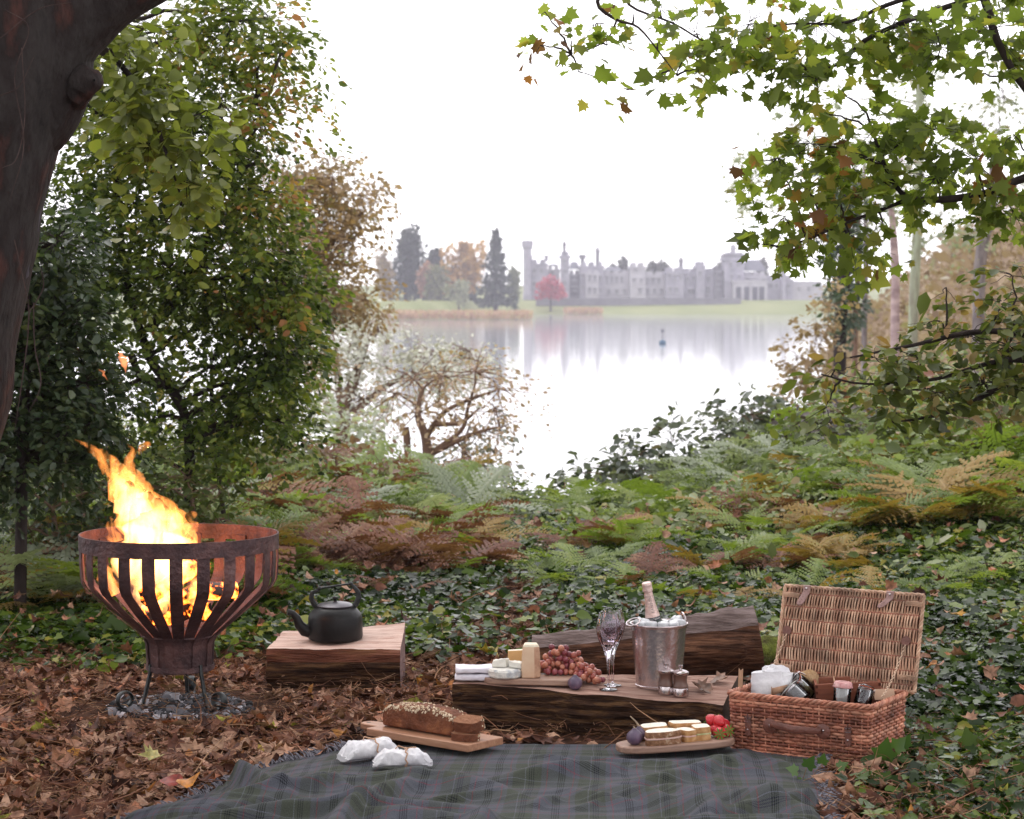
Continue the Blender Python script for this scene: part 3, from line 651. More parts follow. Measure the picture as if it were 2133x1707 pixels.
# ---- sycamore on the right (trunk out of frame)
M_syc = leafmat('sycamore_leaf', [(0, (.07, .10, .022)), (.45, (.14, .185, .038)), (.75, (.25, .29, .065)), (.88, (.30, .25, .06)), (.95, (.32, .14, .05)), (1, (.14, .07, .04))], rough=.4, trans=.6, spec=.15)
Ys = 8.8
S = lambda px, py, rx, ry, n, dep=.22, Y=Ys: pxlobe(px, py, Y, rx, ry, dep, n)
sb = P(2480, 1300, Ys + .3)
syc_l = [S(1135, 25, 22, 20, 2, .05), S(1125, 95, 20, 25, 2, .05), S(1160, 140, 50, 22, 3, .05), S(1205, 150, 30, 10, 2, .05), S(1190, 85, 20, 20, 3, .05), S(1240, 50, 35, 30, 4), S(1265, 95, 20, 12, 2, .05), S(1320, 30, 40, 30, 5), S(1375, 20, 40, 25, 5), S(1370, 90, 18, 15, 1, .05), S(1420, 130, 30, 25, 4), S(1365, 158, 12, 8, 1, .05), S(1455, 145, 30, 18, 3),
         S(1450, 70, 40, 40, 7), S(1520, 100, 45, 50, 10), S(1560, 50, 60, 50, 14), S(1640, 120, 60, 50, 15), S(1700, 50, 80, 55, 22), S(1780, 110, 70, 45, 18), S(1860, 50, 90, 60, 26), S(1960, 100, 80, 55, 24), S(2060, 60, 80, 70, 26), S(2020, 160, 60, 25, 8), S(1700, 165, 60, 25, 7), S(1590, 150, 25, 15, 2),
         S(1700, 230, 45, 35, 6), S(1760, 200, 50, 25, 5), S(1620, 330, 45, 35, 10), S(1690, 300, 50, 40, 11), S(1760, 330, 60, 50, 15), S(1850, 290, 70, 45, 17), S(1940, 270, 60, 40, 14), S(2030, 330, 80, 70, 26), S(2110, 280, 60, 60, 16), S(1950, 370, 70, 45, 16), S(1840, 380, 70, 40, 13), S(1680, 390, 50, 40, 11), S(1750, 420, 60, 40, 13), S(1640, 460, 45, 35, 9), S(1590, 510, 22, 18, 3, .1), S(1700, 480, 55, 40, 11), S(1770, 490, 60, 40, 10), S(1690, 535, 25, 15, 3), S(1840, 470, 60, 30, 6), S(2110, 440, 40, 50, 10), S(2080, 400, 50, 40, 10), S(2200, 200, 80, 220, 40)]
tree('sycamore_tree', 'sycamore boughs of lobed green leaves reaching in from the upper right corner', 'tree', (sb[0], sb[1], .1),
     [([(sb[0], sb[1], -.1), P(2450, 700, Ys + .3), P(2400, 300, Ys + .2), P(2300, -60, Ys)], [.16, .14, .12, .09]),
      ([P(2330, 40, Ys), P(2200, 225, Ys), P(2133, 180, Ys), P(2090, 110, Ys), P(2068, 55, Ys), P(2040, -40, Ys)], [.03, .02, .016, .014, .016, .02]),
      ([P(2420, 420, Ys + .2), P(2250, 340, Ys), P(2133, 372, Ys), P(2050, 403, Ys), P(1960, 416, Ys), P(1890, 410, Ys), P(1855, 370, Ys), P(1830, 310, Ys), P(1805, 235, Ys)], [.04, .026, .017, .015, .013, .011, .009, .007, .004]),
      ([P(1900, 412, Ys), P(1830, 440, Ys), P(1760, 465, Ys), P(1680, 500, Ys), P(1620, 515, Ys)], [.009, .007, .005, .004, .002]),
      ([P(2300, -60, Ys), P(2060, -10, Ys), P(1900, 40, Ys), P(1800, 85, Ys), P(1755, 130, Ys), P(1690, 152, Ys)], [.05, .014, .010, .008, .006, .003]),
      ([P(2300, -60, Ys), P(2000, -30, Ys), P(1850, 10, Ys), P(1760, 48, Ys), P(1650, 50, Ys), P(1520, 70, Ys)], [.05, .012, .008, .006, .004, .002]),
      ([P(2000, -30, Ys), P(1600, -80, Ys), P(1300, -50, Ys), P(1245, 5, Ys), P(1285, 42, Ys), P(1330, 58, Ys), P(1380, 118, Ys), P(1410, 158, Ys)], [.02, .014, .009, .007, .006, .004, .003, .0015]),
      ([P(1285, 42, Ys), P(1268, 78, Ys), P(1235, 100, Ys), P(1190, 112, Ys)], [.004, .0035, .003, .0015]),
      ([P(1300, -50, Ys), P(1310, 10, Ys), P(1400, 48, Ys), P(1470, 88, Ys), P(1520, 100, Ys)], [.008, .005, .004, .003, .0015])],
     syc_l, MAPLE, .047, 6, .12, M_syc, M_bark_dark, sides=8, limb_r=.005, twig_r=.002, droop=.3, flat=.55, nup=.45, gap=.13, gs=3,
     rbias=lambda p: .18 * sst(1.2, .4, p[:, 0]) + .6 * fbm(p[:, 0] * 5, p[:, 2] * 6, 173, 3))

# ---- beech scrub low at the right edge, brownish green
M_scrub = leafmat('scrub_leaf', [(0, (.03, .042, .014)), (.4, (.085, .11, .028)), (.65, (.16, .18, .045)), (.8, (.26, .18, .07)), (1, (.32, .15, .08))], rough=.35, trans=.36, spec=.2)
Yc = 9.6
cl = [pxlobe(x, y, Yc, rx, ry, .3, n) for x, y, rx, ry, n in [(2090, 630, 50, 50, 12), (2020, 700, 60, 40, 12), (2100, 720, 50, 60, 20), (1920, 745, 60, 25, 8), (1820, 745, 60, 20, 5), (2050, 800, 80, 40, 24), (1930, 810, 80, 28, 12), (1820, 800, 60, 28, 7), (1740, 770, 40, 22, 4), (1720, 850, 50, 25, 4), (2110, 575, 30, 30, 4), (1960, 670, 40, 20, 3), (2180, 680, 60, 150, 30), (1860, 860, 50, 25, 5), (1970, 600, 20, 15, 2)]]
cb = P(2330, 1150, Yc)
tree('beech_sapling', 'low beech boughs with mixed green and brown leaves at the right edge', 'tree', (cb[0], Yc, .2), [([(cb[0], Yc, 0), P(2300, 900, Yc), P(2280, 700, Yc), P(2230, 500, Yc)], [.06, .05, .04, .02]), ([P(2290, 800, Yc), P(2133, 790, Yc), P(2000, 850, Yc), P(1930, 870, Yc), P(1860, 880, Yc)], [.03, .014, .010, .007, .003]), ([P(2280, 760, Yc), P(2100, 750, Yc), P(1950, 790, Yc), P(1800, 800, Yc), P(1710, 780, Yc)], [.03, .012, .008, .005, .003]), ([P(2290, 720, Yc), P(2060, 690, Yc), P(1900, 720, Yc), P(1770, 745, Yc)], [.03, .012, .008, .003])],
     cl, LEAF4, .056, 9, .15, M_scrub, M_bark_dark, limb_r=.006, twig_r=.0025, flat=.8, dirz=.2)

# ---- thin trees standing on the right shore
M_ivyfar = leafmat('trunk_ivy_leaf', [(0, (.03, .05, .035)), (1, (.09, .13, .07))], rough=.4, trans=.2)
M_thin = leafmat('thin_leaf', [(0, (.16, .19, .13)), (.6, (.28, .31, .2)), (1, (.4, .32, .22))], rough=.5, trans=.4, tcol=.8)
def shore_tree(name, label, px, pyb, pyt, Y, rad, bm, lobes, lm, lean=0, size=.11, n=14, L=.4, crown='crown'):
    gx, _, gz = P(px, pyb, Y); g = float(terr(np.array([gx]), np.array([Y]))[0])
    a, b = P(px - lean, pyb, Y), P(px + lean, pyt, Y); m = (a + b) / 2 + np.array([rad * .6, 0, 0])
    tree(name, label, 'tree', (gx, Y, g), [([(a[0], Y, g - .3), a, m, b], [rad * 1.1, rad, rad * .85, rad * .5])], [pxlobe(x, y, Y, rx, ry, .8, k) for x, y, rx, ry, k in lobes], LEAF2, size, n, L, lm, bm, limb_r=.02, twig_r=.008, gap=.1, crown=crown)
shore_tree('ivy_clad_tree', 'thick tree trunk wrapped in dark ivy on the right shore', 1752, 720, 330, 36, .11, M_bark_dark, [(1752, 430, 26, 30, 34), (1752, 480, 26, 35, 44), (1754, 540, 24, 35, 44), (1756, 600, 22, 35, 40), (1757, 660, 20, 35, 36), (1748, 380, 34, 35, 26), (1758, 710, 16, 20, 12)], M_ivyfar, 2, .10, 14, .2, 'ivy')
shore_tree('birch_tree', 'slim pinkish birch trunk forking on the right shore', 1858, 720, 380, 40, .085, M_birch, [(1830, 400, 60, 50, 26), (1880, 330, 60, 50, 20), (1800, 320, 50, 50, 16)], M_thin, -6)
shore_tree('tan_birch_tree', 'narrow tan stem right beside the ivy wrapped trunk', 1785, 700, 420, 37, .05, M_bark_tan, [(1790, 380, 50, 40, 14), (1700, 300, 40, 40, 10)], M_thin, 4)
shore_tree('lichen_tree', 'grey green lichened trunk right of the birch', 1908, 680, 60, 42, .10, M_lichen, [(1930, 200, 70, 60, 18), (1900, 120, 60, 50, 14), (1960, 450, 50, 40, 12), (2000, 480, 50, 30, 10), (1690, 250, 40, 35, 8), (1720, 220, 30, 30, 5)], M_thin, 6)
shore_tree('leaning_tree', 'short dark trunk leaning right above the tan bank', 2055, 560, 330, 46, .13, M_bark_grey, [(2050, 260, 70, 50, 20), (2090, 200, 60, 60, 20), (2030, 480, 60, 30, 14), (2110, 400, 50, 50, 12)], M_thin, 14)
shore_tree('grey_poplar', 'hazy grey tree whose tips show left of the sycamore leaves', 1800, 700, 330, 52, .07, M_bark_grey, [(1560, 380, 34, 40, 14), (1590, 345, 40, 24, 10), (1570, 420, 36, 22, 9), (1640, 260, 40, 30, 8), (1660, 300, 40, 40, 10), (1545, 350, 20, 18, 4), (1600, 410, 30, 20, 6)], M_thin)

# tan thicket covering the right shore slope (uncountable)
def thicket():
    n = 52000
    y = np.exp(rng.uniform(math.log(24), math.log(150), n)); x = y * rng.uniform(.120, .30, n)
    z = terr(x, y); k = (z > WZ - .05) & (fbm(x * .5, y * .5, 77, 3) > -.2); x, y, z = x[k], y[k], z[k]; n = len(x)
    h = (.4 + 1.9 * rng.random(n)) * (.4 + .8 * sst(24, 60, y)) * (.7 + 1.0 * np.clip(fbm(x * .35, y * .2, 79, 3) + .3, 0, 1))
    pos = np.column_stack([x, y, z + h * rng.random(n)])
    hd = np.column_stack([rng.normal(0, .7, n), rng.normal(0, .7, n), rng.random(n) * .8]); nm = rng.normal(0, 1, (n, 3)) + np.array([0, -.3, .4])
    r = np.clip(.5 + fbm(x * .4, y * .3, 83, 3) + rng.normal(0, .15, n), 0, 1)
    return place(LEAF2, pos, hd, nm, np.exp(rng.normal(0, .35, n)) * .0035 * y + .05, r)
M_thick = leafmat('thicket_leaf', [(0, (.16, .10, .07)), (.4, (.30, .21, .14)), (.75, (.40, .30, .20)), (.9, (.26, .28, .15)), (1, (.5, .42, .36))], rough=.7, trans=.3, tcol=.7)
o = mesh_obj('shore_thicket', thicket(), M_thick); kind(o, 'stuff', 'tan and pinkish brown scrub covering the right shore', 'scrub')

# ---- bracken
def frond(r, pairs=15):
    V, F = [], []
    Lr = 1.0
    def rp(t): return np.array([0, Lr * (t - .12 * t * t), .34 * t - .62 * t * t])
    for i in range(8):
        a, b = rp(i / 8), rp((i + 1) / 8); w = .007 * (1 - i / 9); o = len(V)
        V += [a + [-w, 0, 0], a + [w, 0, 0], b + [w * .8, 0, 0], b + [-w * .8, 0, 0]]; F.append((o, o + 1, o + 2, o + 3))
    for i in range(pairs):
        t = .16 + .84 * (i + .5) / pairs; c = rp(t); ln = .40 * (1 - t) ** .75 * (.55 + .45 * min(1, (t - .1) / .2)) + .015
        for sd in (-1, 1):
            ang = R(58) + r.normal(0, .08); dv = np.array([sd * math.sin(ang), math.cos(ang), -.28 + r.normal(0, .12)])
            nl = max(3, int(ln / .042)); pr = np.array([-sd * math.cos(ang), math.sin(ang), 0])
            for k in range(nl):
                q = (k + .35) / nl; p = c + dv * ln * q + np.array([0, 0, -.12 * ln * q * q]); w = .036 * (1 - q * .75); l2 = ln / nl * .45
                for s2 in (-1, 1):
                    o = len(V); tip = p + pr * s2 * w + dv * l2 * .7 + np.array([0, 0, -.006])
                    V += [p - dv * l2, p + pr * s2 * w * .5 - dv * l2 * .6, tip, p + dv * l2]; F.append((o, o + 1, o + 2, o + 3) if s2 > 0 else (o + 3, o + 2, o + 1, o))
    return np.array(V), np.array(F)
def bracken_mesh(seed):
    r = np.random.default_rng(seed); Vs, Fs, Rs = [], [], []; o = 0
    for i in range(r.integers(6, 9)):
        V, F = frond(r); s = r.uniform(.65, 1.05); az = i * 2.4 + r.normal(0, .3); el = r.uniform(.35, .85)
        M = np.array(Euler((el, r.normal(0, .15), az)).to_matrix())
        V = (V * s) @ M.T
        Vs.append(V); Fs.append(F + o); o += len(V); Rs.append(np.full(len(F), r.random()) * .6 + .4 * r.random(len(F)))
    return np.concatenate(Vs), np.concatenate(Fs), np.concatenate(Rs)
FERN = {
 'green': leafmat('fern_green', [(0, (.07, .11, .02)), (.6, (.16, .22, .04)), (1, (.26, .29, .07))], rough=.5, trans=.35),
 'rust': leafmat('fern_rust', [(0, (.09, .035, .025)), (.5, (.19, .075, .045)), (1, (.32, .17, .09))], rough=.65, trans=.25, tcol=.7),
 'gold': leafmat('fern_gold', [(0, (.18, .11, .02)), (.6, (.32, .20, .05)), (1, (.26, .24, .07))], rough=.6, trans=.3, tcol=.8),
 'pale': leafmat('fern_backlit_pale', [(0, (.16, .19, .12)), (.6, (.27, .31, .21)), (1, (.38, .40, .31))], rough=.4, trans=.35, tcol=.8, spec=.4)}  # pale frond colour paints in the look of backlight from the lake
fmesh = {}
for c in FERN:
    for s_ in range(3):
        V, F, r = bracken_mesh(100 + s_ * 7 + len(c)); m_ = fast_mesh('bracken_fern', V, F, r); m_.materials.append(FERN[c]); fmesh[c, s_] = m_
FLAB = {('green', 0): 'fresh green bracken fern on the left bank between fire basket and lake', ('rust', 0): 'dead rust red bracken fern on the left bank beyond the kettle', ('gold', 0): 'yellowing golden bracken fern on the left bank', ('pale', 0): 'bracken fern coloured pale as if backlit along the top of the left bank',
        ('green', 1): 'fresh green bracken fern on the right bank beyond the champagne', ('rust', 1): 'dead rust brown bracken fern on the right bank', ('gold', 1): 'yellowing golden bracken fern on the right bank beyond the hamper', ('pale', 1): 'pale silvery bracken fern on the right bank below the beech boughs'}
def fern(px, py, Y, c, s):
    """py = height of the plant's top in the photograph"""
    p = P(px, py, Y); g = float(terr(np.array([p[0]]), np.array([Y]))[0]); sd = 0 if px < 1080 else 1
    o = bpy.data.objects.new('bracken_fern', fmesh[c, random.randrange(3)]); COL.objects.link(o)
    o.location = (p[0], Y, g); o.scale = (s, s, s); o.rotation_euler = (random.gauss(0, .1), random.gauss(0, .1), random.random() * 6.28)
    tag(o, FLAB[c, sd], 'fern', ('%s bracken on the %s bank' % (c, ('left', 'right')[sd])))
def fern_zone(n, x0, x1, y0, y1, mix, s0, s1):
    for _ in range(int(n * 1.5)):
        Y = random.uniform(y0, y1); c = random.choices(list(mix), list(mix.values()))[0]
        fern(random.uniform(x0, x1), 0, Y, c, (1.0 if x1 < 1080 else .98) * random.uniform(s0, s1))
fern_zone(40, 420, 960, 13.8, 18.5, {'green': 6, 'pale': 2.5, 'rust': 3, 'gold': 2}, .55, .85)
fern_zone(26, 560, 1010, 12.3, 15.2, {'rust': 7, 'green': 2.5, 'gold': 1.5}, .5, .75)
fern_zone(10, 430, 640, 12.5, 14.5, {'green': 6, 'gold': 1}, .5, .7)
fern_zone(20, -60, 240, 12.0, 16, {'green': 4, 'pale': 4, 'gold': 2}, .6, .9)
fern_zone(7, -40, 130, 10.8, 12.5, {'rust': 5, 'gold': 1}, .4, .6)
fern_zone(12, 180, 450, 13, 17, {'green': 5, 'pale': 4}, .6, .9)
fern_zone(16, 1190, 1440, 13.2, 17, {'green': 8, 'gold': 1, 'rust': 1}, .4, .62)
fern_zone(16, 1430, 1900, 15, 18.5, {'pale': 8, 'green': 3}, .55, .85)
fern_zone(12, 1850, 2200, 13, 17, {'green': 9, 'gold': 2}, .75, 1.0)
fern_zone(10, 1480, 1800, 12.2, 13.5, {'gold': 6, 'rust': 2, 'green': 2}, .35, .5)
fern_zone(18, 1500, 2200, 13, 16, {'green': 5, 'gold': 3, 'rust': 3}, .45, .7)

# ---- low brambles and saplings along the bank (uncountable)
def brambles():
    x, y = scatter_xy(46000, 11.5, 19.5, 1.0)
    d = .30 + 1.2 * fbm(x * .9, y * .9, 91, 4) + .35 * sst(.4, 1.5, np.abs(x - .2)); d = d * sst(11.5, 13.5, y)
    d = np.where(np.exp(-((x - .05) / .3) ** 2) * sst(16, 12, y) > .5, d * .25, d)
    k = rng.random(len(x)) < d; x, y = x[k], y[k]; n = len(x)
    h = .12 + .5 * np.clip(fbm(x * 1.1, y * 1.1, 95, 3) + .35, 0, 1) * sst(12, 16, y) * (.35 + .9 * sst(.3, 1.6, np.abs(x - .1)))
    pos = np.column_stack([x, y, terr(x, y) + h * rng.random(n) ** .6])
    hd = rng.normal(0, 1, (n, 3)); hd[:, 2] = hd[:, 2] * .4 - .2; nm = rng.normal(0, .5, (n, 3)) + np.array([0, -.2, .8])
    r = np.clip(.45 + fbm(x * 1.2, y * 1.2, 99, 3) * 1.1 + rng.normal(0, .18, n), 0, 1)
    return place(LEAF4, pos, hd, nm, np.exp(rng.normal(math.log(.05), .35, n)), r)
M_bram = leafmat('bramble_leaf', [(0, (.05, .06, .03)), (.35, (.11, .15, .04)), (.6, (.20, .25, .08)), (.75, (.34, .38, .26)), (.88, (.28, .15, .08)), (1, (.20, .08, .055))], rough=.4, trans=.35, spec=.3)
o = mesh_obj('brambles', brambles(), M_bram); kind(o, 'stuff', 'mixed brambles and seedlings tangled along the bank', 'brambles')

# ---- bushes on the right bank
M_rhodo = leafmat('bush_leaf', [(0, (.04, .05, .045)), (.5, (.11, .13, .10)), (.85, (.22, .24, .18)), (1, (.3, .17, .12))], rough=.28, trans=.28, spec=.3)
def bush(label, px, py, Y, lobes, lm=M_rhodo, size=.075):
    p = P(px, py, Y); g = float(terr(np.array([p[0]]), np.array([Y]))[0])
    tree('bush', label, 'bush', (p[0], Y, g), [([(p[0], Y, g - .1), (p[0] + .02, Y, g + .2), P(px, py, Y)], [.025, .02, .01])], [pxlobe(x, y, Y, rx, ry, .3, n) for x, y, rx, ry, n in lobes], LEAF4, size, 10, .16, lm, M_bark_tan, limb_r=.008, twig_r=.003, flat=.4, crown='foliage')
bush('grey green rhododendron bush on the skyline of the right bank', 1560, 890, 18.5, [(1500, 910, 50, 35, 18), (1560, 870, 60, 40, 26), (1620, 880, 50, 40, 22), (1540, 930, 80, 40, 28), (1620, 940, 60, 40, 22)])
bush('small sparse bush left of the rhododendron at the water gap', 1330, 960, 17.5, [(1280, 960, 40, 25, 9), (1340, 940, 40, 25, 10), (1400, 920, 40, 30, 12), (1320, 990, 70, 30, 20), (1220, 985, 35, 22, 6)])
bush('dark bush under the beech boughs right of the rhododendron', 1760, 880, 16.5, [(1700, 890, 60, 30, 16), (1780, 880, 60, 35, 20), (1850, 890, 50, 35, 14)], leafmat('dark_bush_leaf', [(0, (.025, .02, .02)), (.7, (.07, .05, .045)), (1, (.16, .10, .06))], trans=.2), .065)

bush('loose hazel bush with yellow green leaves under the dark broadleaf', 480, 880, 15.5, [(330, 880, 70, 40, 14), (430, 850, 70, 45, 18), (520, 870, 70, 45, 20), (610, 870, 55, 45, 16), (600, 800, 40, 40, 10), (400, 920, 90, 30, 16), (560, 930, 90, 30, 18)], leafmat('hazel_leaf', [(0, (.06, .08, .03)), (.5, (.15, .17, .06)), (.8, (.28, .23, .09)), (1, (.30, .15, .08))], trans=.4), .055)
bush('pale grey sallow bush at the water edge below the willow', 720, 890, 19.5, [(640, 880, 50, 35, 14), (720, 880, 60, 35, 18), (800, 900, 50, 30, 12), (700, 920, 90, 30, 18)], leafmat('sallow_leaf', [(0, (.28, .32, .26)), (1, (.5, .52, .44))], trans=.35), .06)
bush('russet bramble bush in the middle of the left bank', 700, 960, 16.5, [(620, 960, 50, 30, 12), (700, 950, 60, 35, 16), (790, 965, 50, 30, 12)], leafmat('russet_bush_leaf', [(0, (.09, .05, .03)), (.5, (.2, .1, .06)), (1, (.16, .17, .06))], trans=.3), .055)

M_under = leafmat('laurel_leaf', [(0, (.012, .02, .010)), (.5, (.035, .055, .02)), (.85, (.10, .13, .04)), (1, (.2, .14, .06))], rough=.3, trans=.3, spec=.35)
bush('dark laurel bush at the foot of the holly behind the fire', 110, 1060, 11.6, [(20, 1000, 90, 60, 34), (130, 1010, 80, 55, 30), (220, 1020, 70, 55, 24), (60, 1100, 120, 50, 30), (200, 1110, 80, 45, 20)], M_under, .045)
bush('low mixed green bush round the foot of the dark broadleaf', 400, 1040, 12.1, [(310, 1010, 60, 45, 14), (390, 995, 55, 50, 18), (470, 1010, 60, 45, 14), (350, 1075, 80, 45, 18), (450, 1080, 70, 40, 16)], leafmat('under_leaf', [(0, (.03, .045, .018)), (.5, (.09, .12, .035)), (.85, (.2, .21, .07)), (1, (.26, .14, .06))], trans=.4, spec=.3), .045)

fern_zone(14, 1150, 2130, 11.2, 13.0, {'green': 6, 'gold': 2, 'rust': 1}, .34, .5)
fern_zone(20, -60, 470, 10.9, 12.2, {'green': 5, 'rust': 2, 'pale': 1, 'gold': 1}, .55, .8)
fern_zone(9, 480, 960, 11.4, 12.8, {'green': 5, 'rust': 2}, .34, .48)
bush('yellow green hazel bush below the birch trunks on the right bank', 1850, 860, 19, [(1750, 850, 60, 40, 20), (1850, 830, 70, 45, 26), (1950, 840, 70, 45, 26), (1800, 910, 90, 40, 28), (1930, 910, 80, 40, 26)], leafmat('right_hazel_leaf', [(0, (.08, .10, .04)), (.5, (.19, .22, .07)), (.8, (.32, .27, .11)), (1, (.34, .17, .09))], trans=.42, spec=.15), .06)
bush('brown and green bramble bush at the right edge under the beech boughs', 2070, 870, 15, [(2000, 870, 60, 40, 20), (2090, 850, 60, 50, 26), (2150, 880, 60, 60, 24), (2050, 930, 90, 35, 24)], leafmat('right_bramble_leaf', [(0, (.06, .07, .03)), (.5, (.15, .17, .05)), (.75, (.3, .2, .11)), (1, (.36, .2, .16))], trans=.38, spec=.15), .05)
bush('tan leaved bush on the right shore left of the ivy wrapped trunk', 1690, 780, 30, [(1660, 740, 40, 50, 22), (1700, 700, 45, 60, 30), (1690, 800, 50, 50, 30), (1730, 640, 35, 50, 18), (1650, 810, 30, 30, 12)], leafmat('shore_bush_leaf', [(0, (.2, .14, .09)), (.6, (.36, .26, .17)), (1, (.42, .34, .22))], trans=.4, tcol=.8, spec=.1), .075)
# ------------------------------------------------------------------ picnic: materials
def sstop(*a): return list(a)
M_rust = mat('rusted_iron', [(.25, (.030, .016, .018)), (.45, (.075, .040, .042)), (.62, (.15, .075, .07)), (.8, (.24, .19, .20))], rough=.55, metal=.35, scale=9, detail=10, bump=.35, bscale=60)
M_iron = mat('black_iron', (.014, .016, .017), (.045, .05, .05), rough=.42, metal=.5, scale=30, bump=.2)
M_kettle = mat('kettle_black', (.005, .005, .0055), (.013, .012, .012), rough=.42, scale=9, bump=.15, Specular_IOR_Level=.25)
M_lid = mat('kettle_lid', (.05, .045, .055), (.12, .11, .13), rough=.32, metal=.4, scale=18)
M_cut = mat('cut_wood', [(.2, (.28, .15, .11)), (.42, (.52, .35, .29)), (.6, (.66, .50, .43)), (.8, (.44, .24, .15))], rough=.75, scale=7, stretch=(.5, 5, 5), detail=10, bump=.5, bscale=30)
M_cutdark = mat('weathered_cut_wood', [(.2, (.08, .045, .035)), (.42, (.30, .165, .125)), (.58, (.48, .31, .25)), (.8, (.20, .105, .07))], rough=.8, scale=9, stretch=(.45, 6, 4), detail=10, bump=.8, bscale=30)
M_side = mat('split_wood', [(.3, (.012, .006, .005)), (.48, (.045, .022, .013)), (.62, (.12, .062, .028)), (.8, (.04, .018, .014))], rough=.9, scale=12, stretch=(.5, 3, 5), detail=10, bump=1, bscale=26)
M_redside = mat('fresh_split_wood', [(.25, (.06, .02, .012)), (.5, (.17, .065, .04)), (.7, (.22, .11, .05)), (.85, (.07, .035, .02))], rough=.8, scale=7, stretch=(.5, 3, 5), detail=10, bump=.9, bscale=30)
M_end = mat('log_end', (.30, .19, .18), (.16, .10, .09), rough=.8, scale=9, stretch=(1, 1, 6), bump=.5)
M_enddark = mat('old_log_end', (.09, .065, .05), (.05, .032, .025), rough=.8, scale=9, bump=.5)
M_board = mat('board_wood', [(.25, (.22, .10, .055)), (.5, (.38, .19, .11)), (.75, (.46, .26, .16))], rough=.45, scale=5, stretch=(1, 14, 8), detail=8, bump=.15)
M_board2 = mat('olive_board_wood', [(.25, (.16, .09, .065)), (.5, (.30, .18, .13)), (.75, (.40, .26, .19))], rough=.5, scale=5, stretch=(1.2, 10, 8), detail=8, bump=.2)
M_paper = mat('white_paper', (.74, .73, .74), (.64, .63, .66), rough=.7, scale=14, bump=.35, bscale=22)
M_napkin = mat('napkin', (.78, .75, .80), (.70, .67, .74), rough=.85, scale=20, bump=.3)
M_string = mat('jute_string', (.38, .22, .14), (.55, .36, .25), rough=.9, scale=120)
M_steel = mat('steel', (.62, .56, .56), (.5, .44, .44), rough=.22, metal=1, scale=10)
M_bucket = mat('brushed_steel', [(.25, (.50, .42, .42)), (.55, (.62, .54, .54)), (.8, (.46, .37, .36))], rough=.27, metal=.95, scale=6, detail=8, bump=.12, bscale=50)
def glassmat(name, col=(1, 1, 1), rough=.0, ior=1.45):
    m, nt, b = newmat(name); b.inputs['Base Color'].default_value = (*col, 1); b.inputs['Roughness'].default_value = rough; b.inputs['Transmission Weight'].default_value = 1; b.inputs['IOR'].default_value = ior; return m
M_glass = glassmat('reflection_tint_glass', (.95, .91, .98)); M_jar = bpy.data.materials.new('jar_glass'); M_jar.use_nodes = True; nt = M_jar.node_tree; nt.nodes.clear()  # lilac tint of the wine glass imitates its lavender reflections
_t = nt.nodes.new('ShaderNodeBsdfTransparent'); _g = nt.nodes.new('ShaderNodeBsdfGlossy'); _l = nt.nodes.new('ShaderNodeLayerWeight'); _m = nt.nodes.new('ShaderNodeMixShader'); _o = nt.nodes.new('ShaderNodeOutputMaterial')
_t.inputs[0].default_value = (.93, .94, .95, 1); _g.inputs['Roughness'].default_value = .04; _l.inputs[0].default_value = .35
nt.links.new(_l.outputs['Fresnel'], _m.inputs[0]); nt.links.new(_t.outputs[0], _m.inputs[1]); nt.links.new(_g.outputs[0], _m.inputs[2]); nt.links.new(_m.outputs[0], _o.inputs[0])
M_ice = glassmat('ice', (.96, .97, 1.0), .2, 1.31); M_ice.node_tree.nodes['Principled BSDF'].inputs['Transmission Weight'].default_value = .35
M_crumb = mat('white_crumb', (.84, .79, .71), (.76, .69, .58), rough=.85, scale=45, bump=.4)
M_crust = mat('golden_crust', (.36, .17, .06), (.60, .37, .18), rough=.7, scale=25, bump=.3)
M_browncrust = mat('seeded_crust', [(.3, (.16, .075, .04)), (.55, (.30, .16, .09)), (.68, (.56, .42, .3))], rough=.8, scale=55, bump=.5)
M_fig = mat('fig_skin', [(.3, (.045, .04, .065)), (.55, (.10, .065, .11)), (.75, (.17, .10, .15))], rough=.42, scale=10, stretch=(1, 1, .4), bump=.1)
M_leather = mat('brown_leather', (.11, .035, .022), (.17, .06, .04), rough=.45, scale=30, bump=.2)
M_strap = mat('pale_leather', (.36, .22, .2), (.28, .16, .14), rough=.55, scale=20, bump=.2)

